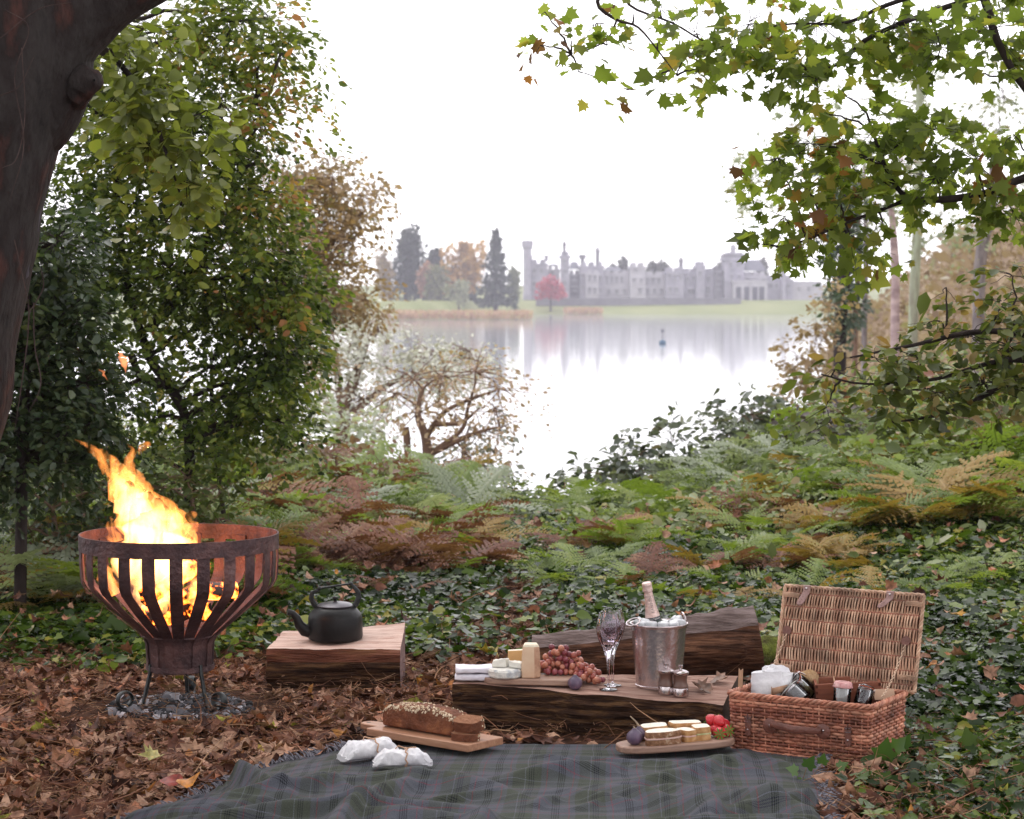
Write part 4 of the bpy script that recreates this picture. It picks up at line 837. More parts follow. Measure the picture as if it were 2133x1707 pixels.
# ------------------------------------------------------------------ logs
def logmesh(mb, L, prof, n, fn):
    """prof: list of (y,z,amp,mi); rings along x; fn(x,y,z,s)->scaled (x,y,z)"""
    pts = []
    for i in range(len(prof)):
        a, b = prof[i], prof[(i + 1) % len(prof)]; k = max(1, int(math.hypot(b[0] - a[0], b[1] - a[1]) / .018))
        for j in range(k): t = j / k; pts.append((a[0] + (b[0] - a[0]) * t, a[1] + (b[1] - a[1]) * t, a[2], a[3]))
    m = len(pts); o = len(mb.v)
    ang = [math.atan2(p[1] - .07, p[0] - .17) for p in pts]
    for i in range(n + 1):
        x = L * i / n
        for j, (y, z, amp, mi) in enumerate(pts):
            pa = pts[j - 1][2] if pts[j - 1][2] > amp else amp; pb = amp if pts[j - 1][2] > amp else amp
            am = min(amp, pts[j - 1][2]) if amp != pts[j - 1][2] else amp
            ny = 0
            d = float(fbm(np.array([x * 3.5 + 3]), np.array([j * .55]), 301, 4)[0]) * 2 * am + float(fbm(np.array([x * 9]), np.array([j * 2.1]), 302, 4)[0]) * am * 2.2
            ca, sa = math.cos(ang[j]), math.sin(ang[j])
            if am < .008: ca, sa = 0, 1
            X, Y, Z = fn(x, y + d * ca, z + d * sa); mb.v.append((X, Y, Z))
    for i in range(n):
        for j in range(m):
            j2 = (j + 1) % m; mb.f.append((o + i * m + j, o + (i + 1) * m + j, o + (i + 1) * m + j2, o + i * m + j2)); mb.m.append(pts[j][3]); mb.r.append(.5)
    mb.f.append(tuple(o + j for j in range(m))); mb.m.append(3); mb.r.append(.5)
    mb.f.append(tuple(o + n * m + j for j in range(m - 1, -1, -1))); mb.m.append(3); mb.r.append(.5)
# kettle log
KL = (-.972, 9.07, 0)
mb = MB(); logmesh(mb, .53, [(.02, -.04, .016, 2), (-.01, .045, .022, 2), (-.016, .11, .018, 1), (0, .160, .006, 0), (.17, .168, .006, 0), (.34, .186, .006, 0), (.33, -.03, .01, 1)], 60, lambda x, y, z: (x + .03 * (y / .34) * (1 - x / .53), y, z + max(0, z) * .16 * (x / .53) * max(0, y) / .34 * (x / .53)))
o = mb.build('split_log', [M_cut, M_redside, M_side, M_end], ang=30); o.location = KL; o.rotation_euler = (0, 0, -.01); tag(o, 'short split log with a pale flat top, carrying the black kettle', 'log')
def klz(x, y): return .152 + .02
# serving log
TLo, TLr, TLL = Vector((-.215, 8.20, 0)), R(-13), .975
def tl_dep(x): return .22 + .19 * max(0, min(1, x / TLL))
def tl_top(x, v): return .166 - .040 * max(0, min(1, x / TLL)) ** 1.3 * (1 - v) ** 1.2
def tlfn(x, y, z):
    v = max(0, min(1, y / .40)); e = .012 * math.sin(x * 9) + .01 * math.sin(x * 23)
    return (x + .02 * (z - .1), y * tl_dep(x) / .40 + e * (1 - v), z + (tl_top(x, v) - .166) * max(0, z) / .166)
mb = MB(); logmesh(mb, TLL, [(.03, -.04, .016, 2), (-.005, .05, .030, 2), (-.005, .125, .022, 1), (0, .166, .005, 0), (.2, .166, .005, 0), (.40, .166, .005, 0), (.39, -.03, .012, 2)], 110, tlfn)
o = mb.build('table_log', [M_cutdark, M_side, M_side, M_enddark], ang=30); o.location = TLo; o.rotation_euler = (0, 0, TLr); tag(o, 'long split log used as a low table for cheese, fruit and the ice bucket', 'log')
TLC, TLS = math.cos(TLr), math.sin(TLr)
def tlz(x, y):
    dx, dy = x - TLo.x, y - TLo.y; lx, ly = dx * TLC + dy * TLS, -dx * TLS + dy * TLC
    return tl_top(lx, max(0, min(1, ly / tl_dep(lx))))
def on_log(px, py):
    z = .16
    for _ in range(6): q = G(px, py, z); z = tlz(q[0], q[1])
    return Vector((q[0], q[1], z + .002))
# round log behind
A, B = Vector((P(1108, 1372, 8.86))), Vector((P(1580, 1335, 9.0)))
mb = MB(); n, k = 60, 30
for i in range(n + 1):
    t = i / n; c = A.lerp(B, t); r = .085 + .047 * t
    for j in range(k):
        a = 2 * math.pi * j / k; d = 1 + .16 * float(fbm(np.array([t * 8]), np.array([j * .5 if j < k / 2 else (k - j) * .5]), 311, 4)[0]) * 2; sq = 1 + .06 * math.cos(4 * a + .6)
        mb.v.append((c.x + -.02 * math.sin(a) * t, c.y - r * d * sq * math.cos(a), c.z + r * d * sq * math.sin(a)))
for i in range(n):
    for j in range(k):
        a = (j + .5) / k * 360; mi = 0 if 40 < a < 190 else 1
        mb.f.append((i * k + j, i * k + (j + 1) % k, (i + 1) * k + (j + 1) % k, (i + 1) * k + j)); mb.m.append(mi); mb.r.append(.5)
mb.f.append(tuple(range(k - 1, -1, -1))); mb.m.append(2); mb.r.append(.5); mb.f.append(tuple(n * k + j for j in range(k))); mb.m.append(2); mb.r.append(.5)
M_bark = mat('log_bark', [(.25, (.05, .034, .03)), (.5, (.17, .125, .115)), (.75, (.32, .25, .245))], rough=.85, scale=9, stretch=(.6, 4, 4), detail=10, bump=1, bscale=26)
M_warmside = mat('warm_split_wood', [(.3, (.018, .009, .007)), (.48, (.075, .034, .02)), (.62, (.17, .08, .045)), (.8, (.06, .026, .018))], rough=.9, scale=10, stretch=(.5, 3, 5), detail=10, bump=1, bscale=26)
o = mb.build('bark_log', [M_bark, M_warmside, M_end], ang=40); ctr = (A + B) / 2; o.data.transform(Matrix.Translation(-ctr)); o.location = ctr; tag(o, 'grey barked log lying behind the ice bucket, split side dark', 'log')
# mossy branch
M_moss = mat('moss', [(.3, (.05, .035, .02)), (.48, (.13, .15, .03)), (.7, (.24, .27, .05))], rough=.95, scale=14, bump=1, bscale=70)
pts = [P(1490, 1400, 9.35), P(1580, 1362, 9.45), P(1640, 1340, 9.5), P(1720, 1320, 9.6), P(1800, 1330, 9.7)]
o = mesh_obj('mossy_branch', polyline(pts, [.06, .052, .045, .04, .03], 14, 8, .35, 8), M_moss, None, True, pts[2]); tag(o, 'moss covered branch lying between the bark log and the hamper', 'branch')

# ------------------------------------------------------------------ fire basket
FB = Vector((-1.254, 8.65, 0))
fb = thing('fire_basket', 'rusty iron fire basket of curved bars on three scrolled legs', 'fire basket', FB)
Rr = .374
mb = MB(); mb.lathe([(Rr, .605), (Rr, .663), (Rr - .006, .663), (Rr - .006, .605), (Rr, .605)], 96); mb.build('rim', M_rust, fb, ang=40)
NB = 23
for i in range(NB):
    a = 2 * math.pi * i / NB + .11 - math.pi / 2; dr = -.007 if i % 2 else 0
    prof = [(Rr - .004 + dr, .625), (Rr - .003 + dr, .56), (Rr - .008 + dr, .488), (Rr - .022 + dr, .462), (.286 + dr, .400), (.222 + dr, .345), (.165 + dr, .297), (.137 + dr, .27), (.128 + dr, .25), (.122 + dr, .145)]
    mb = MB(); rows = []
    for (r, z) in prof:
        wv = .024 if r > .2 else .0185 + .0055 * max(0, (r - .13) / .07)
        if r < .135: wv = .0185
        rows.append([(r + .001, -wv, z), (r + .001, wv, z), (r - .004, wv, z - .001), (r - .004, -wv, z - .001)])
    vs = [p for row in rows for p in row]; fs = []
    for q in range(len(rows) - 1):
        for e in range(4): fs.append((q * 4 + e, q * 4 + (e + 1) % 4, q * 4 + 4 + (e + 1) % 4, q * 4 + 4 + e))
    fs += [(3, 2, 1, 0), tuple(4 * (len(rows) - 1) + e for e in range(4))]
    mb.add(vs, fs, T(rz=a)); mb.build('bar', M_rust, fb, ang=25)
mb = MB(); mb.lathe([(.129, .15), (.129, .168), (.125, .168), (.125, .15), (.129, .15)], 48); mb.lathe([(0, .152), (.123, .152), (.123, .146), (0, .146)], 48); mb.build('base_ring', M_rust, fb)
mb = MB(); mb.lathe([(0, .285), (.15, .285), (.15, .279), (0, .279)], 32); mb.build('ash_pan', M_rust, fb)
for a in (-148, -42, 88):
    ra = R(a); mb = MB()
    p = [(.118, .175), (.122, .14), (.135, .09), (.15, .03), (.165, .012), (.185, .008)]
    mb.tube([(r * math.cos(ra), r * math.sin(ra), z) for r, z in p], [.016] * len(p), 8, flat=(1.15, .5)); lg = mb.build('leg', M_iron, fb)
    cxr, czr = .220, .052; mb = MB(); q = []
    for t in range(26):
        th = R(-120 + 15 * t); rr = .037 - .0006 * t; q.append(((cxr + rr * math.cos(th)) * math.cos(ra), (cxr + rr * math.cos(th)) * math.sin(ra), czr + rr * math.sin(th)))
    mb.tube(q, [.0125] * 26, 8, flat=(.45, 1.3)); mb.build('scroll', M_iron, lg)
# ash bed
def ash():
    n = 1100; r = .25 * np.sqrt(rng.random(n)); a = rng.random(n) * 6.283; x = FB.x + r * np.cos(a) * 1.1; y = FB.y - .02 + r * np.sin(a); 
    V0 = np.array([[-.5, -.4, 0], [.5, -.5, 0], [.45, .5, 0], [-.5, .45, 0], [-.3, -.3, .5], [.35, -.3, .55], [.3, .3, .45], [-.35, .3, .5]]); F0 = np.array([[0, 1, 5, 4], [1, 2, 6, 5], [2, 3, 7, 6], [3, 0, 4, 7], [4, 5, 6, 7]])
    return place((V0, F0), np.column_stack([x, y, terr(x, y) + .004 + .012 * np.cos(r / .25 * 1.57)]), rng.normal(0, 1, (n, 3)), rng.normal(0, .4, (n, 3)) + [0, 0, 1], np.exp(rng.normal(math.log(.016), .4, n)), rng.random(n))
o = mesh_obj('ash_bed', ash(), leafmat('ash', [(0, (.012, .012, .014)), (.5, (.05, .05, .056)), (.75, (.20, .19, .21)), (1, (.62, .58, .62))], trans=0, rough=.9)); kind(o, 'stuff', 'grey ash and charcoal crumbs under the fire basket', 'ash')
# burning wood
def emberwood(name):
    m, nt, b = newmat(name); tc = nt.nodes.new('ShaderNodeTexCoord'); nz = nt.nodes.new('ShaderNodeTexNoise'); nz.inputs['Scale'].default_value = 22; nz.inputs['Detail'].default_value = 6
    nt.links.new(tc.outputs['Object'], nz.inputs[0]); r = ramp(nt, [(.46, (0, 0, 0)), (.54, (1, .16, .015)), (.7, (1, .45, .1))]); nt.links.new(nz.outputs[0], r.inputs[0])
    b.inputs['Base Color'].default_value = (.02, .014, .012, 1); nt.links.new(r.outputs[0], b.inputs['Emission Color']); b.inputs['Emission Strength'].default_value = 5; return m
M_ember = emberwood('burning_wood')
for i, (p0, p1, r, lab) in enumerate([((-.12, -.05, .345), (.09, .02, .385), .042, 'charred log glowing across the bottom of the fire basket'), ((.10, -.06, .375), (-.04, .09, .365), .036, 'burning log lying towards the back of the fire basket'), ((-.11, -.10, .43), (.05, .08, .52), .036, 'burning log propped up on the left in the fire basket'), ((.2, .08, .44), (-.02, -.06, .42), .034, 'thin burning log resting on the right in the fire basket')]):
    V = polyline([p0, ((p0[0] + p1[0]) / 2, (p0[1] + p1[1]) / 2 + .01, (p0[2] + p1[2]) / 2 + .01), p1], [r, r * 1.1, r * .9], 10, 5, .3, i)
    mb = MB(); mb.v = [tuple(v) for v in V[0]]; mb.f = [tuple(f) for f in V[1]]; nn = len(mb.v); mb.f += [tuple(range(9, -1, -1)), tuple(range(nn - 10, nn))]; mb.m = [0] * len(mb.f); mb.r = [.5] * len(mb.f)
    o = mb.build('burning_log', M_ember); o.location = FB; tag(o, lab, 'firewood', 'logs burning in the basket')
def flamemat(name, s, col, sc_=26, lo=.36, hi=.62):
    m = bpy.data.materials.new(name); m.use_nodes = True; nt = m.node_tree; nt.nodes.clear(); ou = nt.nodes.new('ShaderNodeOutputMaterial'); em = nt.nodes.new('ShaderNodeEmission')
    em.inputs[0].default_value = (*col, 1); nt.links.new(em.outputs[0], ou.inputs['Volume'])
    tc = nt.nodes.new('ShaderNodeTexCoord'); mp = nt.nodes.new('ShaderNodeMapping'); mp.inputs['Scale'].default_value = (1, 1, .32); mp.inputs['Rotation'].default_value = (0, R(-22), 0); nt.links.new(tc.outputs['Object'], mp.inputs[0])
    nz = nt.nodes.new('ShaderNodeTexNoise'); nz.inputs['Scale'].default_value = sc_; nz.inputs['Detail'].default_value = 3; nz.inputs['Distortion'].default_value = 1.2; nt.links.new(mp.outputs[0], nz.inputs['Vector'])
    mr = nt.nodes.new('ShaderNodeMapRange'); mr.inputs['From Min'].default_value = lo; mr.inputs['From Max'].default_value = hi; mr.inputs['To Min'].default_value = .02 * s; mr.inputs['To Max'].default_value = s; nt.links.new(nz.outputs[0], mr.inputs[0]); nt.links.new(mr.outputs[0], em.inputs[1])
    return m
M_fl1 = flamemat('flame_core', 60, (1, .46, .14), 18, .38, .6); M_fl2 = flamemat('flame_tip', 66, (1, .32, .07), 24, .42, .66)
YF = 8.62
def tongue(mb, path, dy=0, seed=0, sq=.75, n=14, sub=6):
    p = [P(a, b, YF + dy) for a, b, _ in path]; rad = [c * ppm(YF) for _, _, c in path]
    V, F, _ = polyline(p, rad, n, sub, 0, seed); nr = len(V) // n; V = V.reshape(nr, n, 3); ct = V.mean(1, keepdims=True); d = V - ct
    for i in range(nr):
        for k in range(n):
            q = 1 + 1.05 * float(fbm(np.array([k * .55 if k <= n / 2 else (n - k) * .55]), np.array([i * .42 + seed * 5]), 400 + seed, 3)[0]) * 1.5
            d[i, k] *= q
    d[..., 1] *= sq; V = ct + d; V += (fbm(np.arange(nr) * .5, np.zeros(nr) + seed, 500 + seed, 2) * .03)[:, None, None] * np.array([1, 0, 0]) * np.linspace(0, 1, nr)[:, None, None]
    V = V.reshape(-1, 3) - np.array(FB); nn = len(V)
    mb.add(V, [tuple(f) for f in F] + [tuple(range(n - 1, -1, -1)), tuple(range(nn - n, nn))])
fire = thing('fire', 'tall orange and white flames leaning left out of the fire basket', 'fire', FB)
mb = MB()
tongue(mb, [(325, 1290, 30), (325, 1230, 62), (318, 1160, 74), (322, 1110, 58), (330, 1070, 30), (322, 1040, 4)], 0, 1)
tongue(mb, [(310, 1160, 40), (300, 1090, 46), (272, 1045, 30), (250, 1010, 14), (236, 985, 3)], .03, 2); mb.build('flame_core', M_fl1, fire)
mb = MB()
for i, (path, dy) in enumerate([([(310, 1150, 40), (290, 1070, 42), (262, 1020, 30), (235, 980, 21), (208, 948, 12), (180, 930, 6), (160, 916, 1)], .02), ([(300, 1130, 34), (284, 1050, 30), (272, 1000, 17), (266, 965, 11), (275, 940, 7), (262, 925, 1)], -.05),
                               ([(345, 1140, 40), (335, 1080, 36), (312, 1040, 22), (292, 1005, 11), (284, 975, 1)], .06), ([(360, 1140, 44), (368, 1095, 30), (358, 1062, 18), (342, 1036, 2)], -.03), ([(385, 1135, 26), (388, 1100, 20), (392, 1078, 11), (412, 1068, 1)], .03),
                               ([(398, 1140, 12), (404, 1115, 9), (411, 1095, 1)], -.04), ([(240, 1130, 16), (232, 1100, 10), (226, 1075, 1)], .02), ([(400, 1260, 18), (420, 1215, 22), (424, 1180, 14), (430, 1160, 2)], -.1), ([(240, 1240, 20), (222, 1200, 18), (212, 1165, 3)], -.1), ([(290, 948, 2), (296, 934, 8), (306, 926, 6), (312, 934, 1)], 0)]):
    tongue(mb, path, dy, i + 4)
mb.build('flame_tip', M_fl2, fire)
for lab, pts in [('small loose flame floating high above the basket', [(262, 778, 1), (260, 762, 6), (256, 748, 8), (252, 738, 5), (247, 732, 1)]), ('thin red spark streak left of the loose flame', [(224, 793, 1), (217, 782, 3), (212, 774, 2.4), (207, 768, .6)])]:
    mb = MB(); tongue(mb, pts, 0, 30, n=8, sub=4); o = mb.build('flame', flamemat('spark', 70, (1, .30, .12), 5, .1, .3)); o.location = FB; tag(o, lab, 'flame')
ld = bpy.data.lights.new('fire_light', 'POINT'); ld.energy = 5; ld.color = (1, .24, .07); ld.shadow_soft_size = .12
lo = bpy.data.objects.new('fire_light', ld); COL.objects.link(lo); lo.parent = fire; lo.location = (0, 0, .56)

# ------------------------------------------------------------------ kettle
kp = P(699, 1345, 9.25); kz = .158
ket = thing('kettle', 'sooty black kettle with an upright bail handle standing on the split log', 'kettle', (kp[0], 9.24, kz + .014), R(6))
mb = MB(); mb.lathe([(0, 0), (.098, 0), (.108, .006), (.111, .016), (.109, .09), (.104, .106), (.09, .122), (.074, .133), (.07, .134)], 48); mb.build('body', M_kettle, ket)
mb = MB(); mb.lathe([(.073, .134), (.075, .139), (.06, .147), (.03, .153), (0, .155)], 36); l_ = mb.build('lid', M_lid, ket)
mb = MB(); mb.lathe([(.007, .153), (.006, .16), (.012, .166), (.011, .173), (0, .175)], 16); mb.build('knob', M_kettle, l_)
mb = MB(); mb.tube([(-.095, -.01, .035), (-.125, -.015, .042), (-.145, -.018, .065), (-.155, -.02, .092), (-.172, -.022, .112), (-.192, -.025, .117)], [.028, .025, .02, .016, .0125, .013], 14); mb.build('spout', M_kettle, ket)
mb = MB()
for sx, hz in ((-1, .205), (1, .222)):
    mb.tube([(sx * .068, 0, .125), (sx * .085, 0, .145), (sx * .096, 0, .170), (sx * .092, 0, .192), (sx * .074, 0, hz - .008), (sx * .066, 0, hz)], [.012, .012, .011, .010, .008, .006], 8, flat=(1, .55)); mb.ball((sx * .063, 0, hz + .003), .009, 10, 6)
mb.tube([(-.063, 0, .208), (-.02, 0, .214), (.03, 0, .221), (.063, 0, .225)], .0042, 8); mb.build('handle', M_iron, ket)

# ------------------------------------------------------------------ tartan blanket
BL0 = [G(300, 1716), G(560, 1600), G(735, 1562), G(1040, 1556), G(1300, 1556), G(1560, 1562), G(1700, 1580)]
BL1 = [(-1.30, 6.2, 0), (-1.0, 6.0, 0), (-.65, 5.9, 0), (-.2, 5.9, 0), (.3, 5.9, 0), (.75, 6.0, 0), (G(1640, 1716)[0] + .05, 6.15, 0)]
def bl_pt(u, v):
    q = u * (len(BL0) - 1); i = min(int(q), len(BL0) - 2); t = q - i
    f = lambda L: np.array([np.interp(q, range(len(L)), [p[k] for p in L]) for k in (0, 1)])
    a, b = f(BL0), f(BL1); p = a + (b - a) * v; return p
FR = np.random.default_rng(23)
FOLDS = []
for k in range(58):
    a = FR.choice([R(62), R(118), R(35), R(150), R(8)], p=[.28, .24, .18, .16, .14]) + FR.normal(0, .22); big = k < 20
    FOLDS.append((FR.uniform(-1.15, .95), FR.uniform(6.1, 7.75), a, FR.uniform(.25, .6) if big else FR.uniform(.10, .28), FR.uniform(.032, .055) if big else FR.uniform(.014, .026), FR.uniform(.038, .066) if big else FR.uniform(.010, .024), FR.normal(0, .7)))
def bl_h(x, y):
    x = x + .05 * fbm(x * 3, y * 3, 201, 2); y = y + .05 * fbm(x * 3 + 7, y * 3, 203, 2); h = 0
    for (cx_, cy_, a, L_, w_, A_, kv) in FOLDS:
        c, s_ = math.cos(a), math.sin(a); u = (x - cx_) * c + (y - cy_) * s_; v = -(x - cx_) * s_ + (y - cy_) * c + kv * u * u
        t = np.clip(1 - (u / L_) ** 2, 0, 1) ** .8; ww = np.where(v > 0, w_ * 1.5, w_ * .75); h = np.maximum(h, A_ * t * np.exp(-(v / ww) ** 2) + .55 * h)
    return np.minimum(h, .09) + .010 * (fbm(x * 7, y * 7, 211, 3) + .3) + .003 * fbm(x * 30, y * 30, 213, 2)
nu, nv = 320, 260
UU, VV = np.meshgrid(np.linspace(0, 1, nu + 1), np.linspace(0, 1, nv + 1))
PX = np.array([[bl_pt(u, v) for u in UU[0]] for v in VV[:, 0]])
X, Y = PX[..., 0], PX[..., 1]
edge = np.minimum(np.minimum(UU, 1 - UU) * 9, VV * 6); damp = sst(0, .5, edge) * .8 + .2
X = X + .03 * fbm(UU * 9, VV * 9, 215, 3) * damp; Y = Y + .03 * fbm(UU * 9 + 7, VV * 9, 217, 3) * sst(0, .1, VV)
flatm = np.ones_like(X)
for (cx_, cy_, rx_, ry_) in [(.555, 7.72, .25, .13), (-.42, 7.75, .2, .14), (-.25, 7.95, .36, .22)]:
    flatm *= 1 - .9 * np.exp(-(((X - cx_) / rx_) ** 2 + ((Y - cy_) / ry_) ** 2))
Z = terr(X, Y) + .010 + bl_h(X, Y) * damp * flatm
# thicken under-edge: tuck border down to the ground
V = np.stack([X, Y, Z], -1).reshape(-1, 3)
i = np.arange(nv)[:, None]; j = np.arange(nu)[None]; w_ = nu + 1
F = np.stack([i * w_ + j, (i + 1) * w_ + j, (i + 1) * w_ + j + 1, i * w_ + j + 1], -1).reshape(-1, 4)
me = fast_mesh('picnic_blanket', V, F, None, True)
uvl = me.uv_layers.new(name='UVMap'); li = np.empty(len(me.loops), np.int32); me.loops.foreach_get('vertex_index', li)
su = np.concatenate([np.zeros((nv + 1, 1)), np.cumsum(np.hypot(np.diff(X, axis=1), np.diff(Y, axis=1)), 1)], 1); sv = np.concatenate([np.zeros((1, nu + 1)), np.cumsum(np.hypot(np.diff(X, axis=0), np.diff(Y, axis=0)), 0)], 0)
uv = np.stack([su.mean(0)[None].repeat(nv + 1, 0), sv.mean(1)[:, None].repeat(nu + 1, 1)], -1).reshape(-1, 2)
uvl.data.foreach_set('uv', uv[li].astype(np.float32).ravel())
def tartan():
    m, nt, b = newmat('tartan_wool'); N = nt.nodes; Lk = nt.links.new
    uv = N.new('ShaderNodeUVMap'); sp = N.new('ShaderNodeSeparateXYZ'); Lk(uv.outputs[0], sp.inputs[0])
    base, dk, ol, rd, lt = (.066, .070, .084), (.008, .009, .012), (.046, .052, .040), (.14, .04, .055), (.11, .115, .138)
    st = [(0, base), (.10, dk), (.115, base), (.13, dk), (.145, base), (.16, dk), (.175, base), (.19, dk), (.205, base), (.33, rd), (.345, base), (.42, ol), (.60, lt), (.612, ol), (.66, dk), (.675, ol), (.69, dk), (.705, ol), (.72, dk), (.735, ol), (.84, base), (.92, rd), (.935, base)]
    out = []
    for k in (0, 1):
        mu = N.new('ShaderNodeMath'); mu.operation = 'MULTIPLY'; mu.inputs[1].default_value = 4.6; Lk(sp.outputs[k], mu.inputs[0])
        fr = N.new('ShaderNodeMath'); fr.operation = 'FRACT'; Lk(mu.outputs[0], fr.inputs[0])
        r = ramp(nt, st, 'CONSTANT'); Lk(fr.outputs[0], r.inputs[0]); out.append(r)
    # twill: fine diagonal alternation of warp and weft threads
    cb = N.new('ShaderNodeTexChecker'); cb.inputs['Scale'].default_value = 420; Lk(uv.outputs[0], cb.inputs[0])
    mx = N.new('ShaderNodeMixRGB'); mr = N.new('ShaderNodeMapRange'); mr.inputs['To Min'].default_value = .2; mr.inputs['To Max'].default_value = .8; Lk(cb.outputs['Fac'], mr.inputs[0]); Lk(mr.outputs[0], mx.inputs[0]); Lk(out[0].outputs[0], mx.inputs[1]); Lk(out[1].outputs[0], mx.inputs[2])
    nz = N.new('ShaderNodeTexNoise'); nz.inputs['Scale'].default_value = 260; nz.inputs['Detail'].default_value = 4; Lk(uv.outputs[0], nz.inputs['Vector'])
    m2 = N.new('ShaderNodeMixRGB'); m2.blend_type = 'OVERLAY'; m2.inputs[0].default_value = .45; Lk(mx.outputs[0], m2.inputs[1]); Lk(nz.outputs[0], m2.inputs[2])
    Lk(m2.outputs[0], b.inputs['Base Color']); b.inputs['Roughness'].default_value = .95; b.inputs['Sheen Weight'].default_value = .04; b.inputs['Sheen Roughness'].default_value = .5; b.inputs['Specular IOR Level'].default_value = .1
    bp = N.new('ShaderNodeBump'); bp.inputs['Strength'].default_value = .5; bp.inputs['Distance'].default_value = .003; Lk(nz.outputs[0], bp.inputs['Height']); Lk(bp.outputs[0], b.inputs['Normal'])
    return m
M_tartan = tartan(); me.materials.append(M_tartan)
blanket = bpy.data.objects.new('picnic_blanket', me); COL.objects.link(blanket); tag(blanket, 'crumpled grey tartan wool blanket with red and olive checks', 'blanket')
# fringe along the left and right edges
M_fringe = mat('fringe_wool', (.05, .05, .065), (.24, .23, .26), rough=.95, scale=60)
for EPs, dv0 in ((np.stack([X[:, 0], Y[:, 0], Z[:, 0]], -1), (-1, .15, 0)), (np.stack([X[:, -1], Y[:, -1], Z[:, -1]], -1), (1, .1, 0)), (np.stack([X[0, :120], Y[0, :120], Z[0, :120]], -1), (-.6, .8, 0))):
    EPs = np.repeat(EPs, 2, 0); n = len(EPs); EPs = EPs + rng.normal(0, .006, (n, 3)) * [1, 1, .2]; dv = nrm(np.array(dv0) + rng.normal(0, .35, (n, 3)) * [1, 1, .3]) * (.028 + .025 * rng.random((n, 1)))
    Bp = EPs + dv; Bp[:, 2] = terr(Bp[:, 0], Bp[:, 1]) + .012 + .02 * rng.random(n); Cp = (EPs + Bp) / 2 + [0, 0, .01]
    mesh_obj('fringe', beziers(EPs, Cp, Bp, .0028, .0016, 4, 4), M_fringe, blanket)

# ------------------------------------------------------------------ boards
def rrect(w, d, r, n=6):
    o = []
    for cx_, cy_, a0 in ((w / 2 - r, d / 2 - r, 0), (-w / 2 + r, d / 2 - r, 90), (-w / 2 + r, -d / 2 + r, 180), (w / 2 - r, -d / 2 + r, 270)):
        o += [(cx_ + r * math.cos(R(a0 + 90 * k / n)), cy_ + r * math.sin(R(a0 + 90 * k / n))) for k in range(n + 1)]
    return o
# bread board
bbc = (G(900, 1538, .05)); BB = Vector((-.268, 7.86, .030)); BBr = R(-40)
bb = thing('bread_board', 'rectangular reddish wooden bread board with a handle, under the seeded loaf', 'board', BB, BBr)
mb = MB(); mb.prism(rrect(.47, .185, .006, 3), 0, .026); mb.build('board', M_board, bb, bevel=.003)
mb = MB(); hw = .033
ho = [(-.235, -hw), (-.235, hw), (-.30, hw), (-.325, hw * .8), (-.335, 0), (-.325, -hw * .8), (-.30, -hw)]; hr = [(-.305 + .009 * math.cos(R(k * 30)), .009 * math.sin(R(k * 30))) for k in range(12)]
for z0, z1 in ((.003, .0245),):
    mb.prism(ho, z0, z1)
mb.build('handle', M_board, bb, bevel=.003)
mb = MB(); mb.lathe([(.009, .0247), (.0, .0246)], 16, T(-.308, 0, 0)); mb.build('hanging_hole', M_kettle, bb)
# seeded loaf
lo_ = thing('seeded_loaf', 'long dark brown loaf topped with oats and seeds on the bread board', 'bread', BB + Vector((0, 0, .028)), BBr)
Ll, Lx0 = .335, -.215
def loafp(u, v):
    x = Lx0 + Ll * u; e = min(1, (u * Ll / .035) ** .5 if u * Ll < .035 else 1) * min(1, (((1 - u) * Ll) / .02) ** .5 if (1 - u) * Ll < .02 else 1)
    w = .052 * (.75 + .25 * e); h = (.070 + .018 * math.sin(math.pi * u) + .006 * float(fbm(np.array([u * 6]), np.array([v * 3]), 221, 3)[0])) * (.72 + .28 * e)
    a = v * 2 * math.pi; c, s = math.cos(a), math.sin(a)
    y = w * math.copysign(abs(c) ** .45, c) * (1 + .12 * max(0, s)); z = h * (.5 + .5 * math.copysign(abs(s) ** (.7 if s > 0 else .25), s)); z = z if s > 0 else max(0, z)
    d = .004 * float(fbm(np.array([u * 14]), np.array([v * 12]), 223, 3)[0]); return (x, y + .012 + d, z + d * (s > 0))
mb = MB(); mb.grid(loafp, 60, 36); mb.f.append(tuple(range(36))); 
mb.f.pop(); e0 = [k * 61 for k in range(36)]; e1 = [k * 61 + 60 for k in range(36)]
mb.f += [tuple(e0), tuple(reversed(e1))]; mb.m += [0, 0]; mb.r += [.5, .5]
M_loaf = mat('loaf_crust', [(.3, (.09, .034, .02)), (.55, (.20, .075, .04)), (.75, (.34, .14, .06))], rough=.7, scale=16, bump=.7, bscale=60); mb.build('crust', M_loaf, lo_, ang=60)
ps, ns = [], []
while len(ps) < 520:
    u, v = random.random(), .5 * random.random() ; v = random.gauss(.30, .10)
    if not .04 < v < .47 or (u > .45 and random.random() < .55 and v < .27) : continue
    a = np.array(loafp(u, v)); b = np.array(loafp(min(1, u + .01), v)); c = np.array(loafp(u, v + .01)); n_ = np.cross(b - a, c - a); n_ = n_ / (np.linalg.norm(n_) + 1e-9); n_ = n_ if n_[2] > -.2 else -n_
    ps.append(a + n_ * .0008); ns.append(n_)
SEED = (np.array([[-.5, 0, 0], [-.2, -.35, .1], [.3, -.32, .1], [.55, 0, 0], [.3, .32, .1], [-.2, .35, .1], [0, 0, .3]]), np.array([[6, 0, 1], [6, 1, 2], [6, 2, 3], [6, 3, 4], [6, 4, 5], [6, 5, 0]]))
M_oat = leafmat('oats', [(0, (.45, .30, .18)), (1, (.70, .58, .42))], trans=0, rough=.8)
o = mesh_obj('oat_topping', place(SEED, np.array(ps), rng.normal(0, 1, (len(ps), 3)), np.array(ns), np.exp(rng.normal(math.log(.0068), .25, len(ps))), rng.random(len(ps))), M_oat, lo_); o['kind'] = 'stuff'
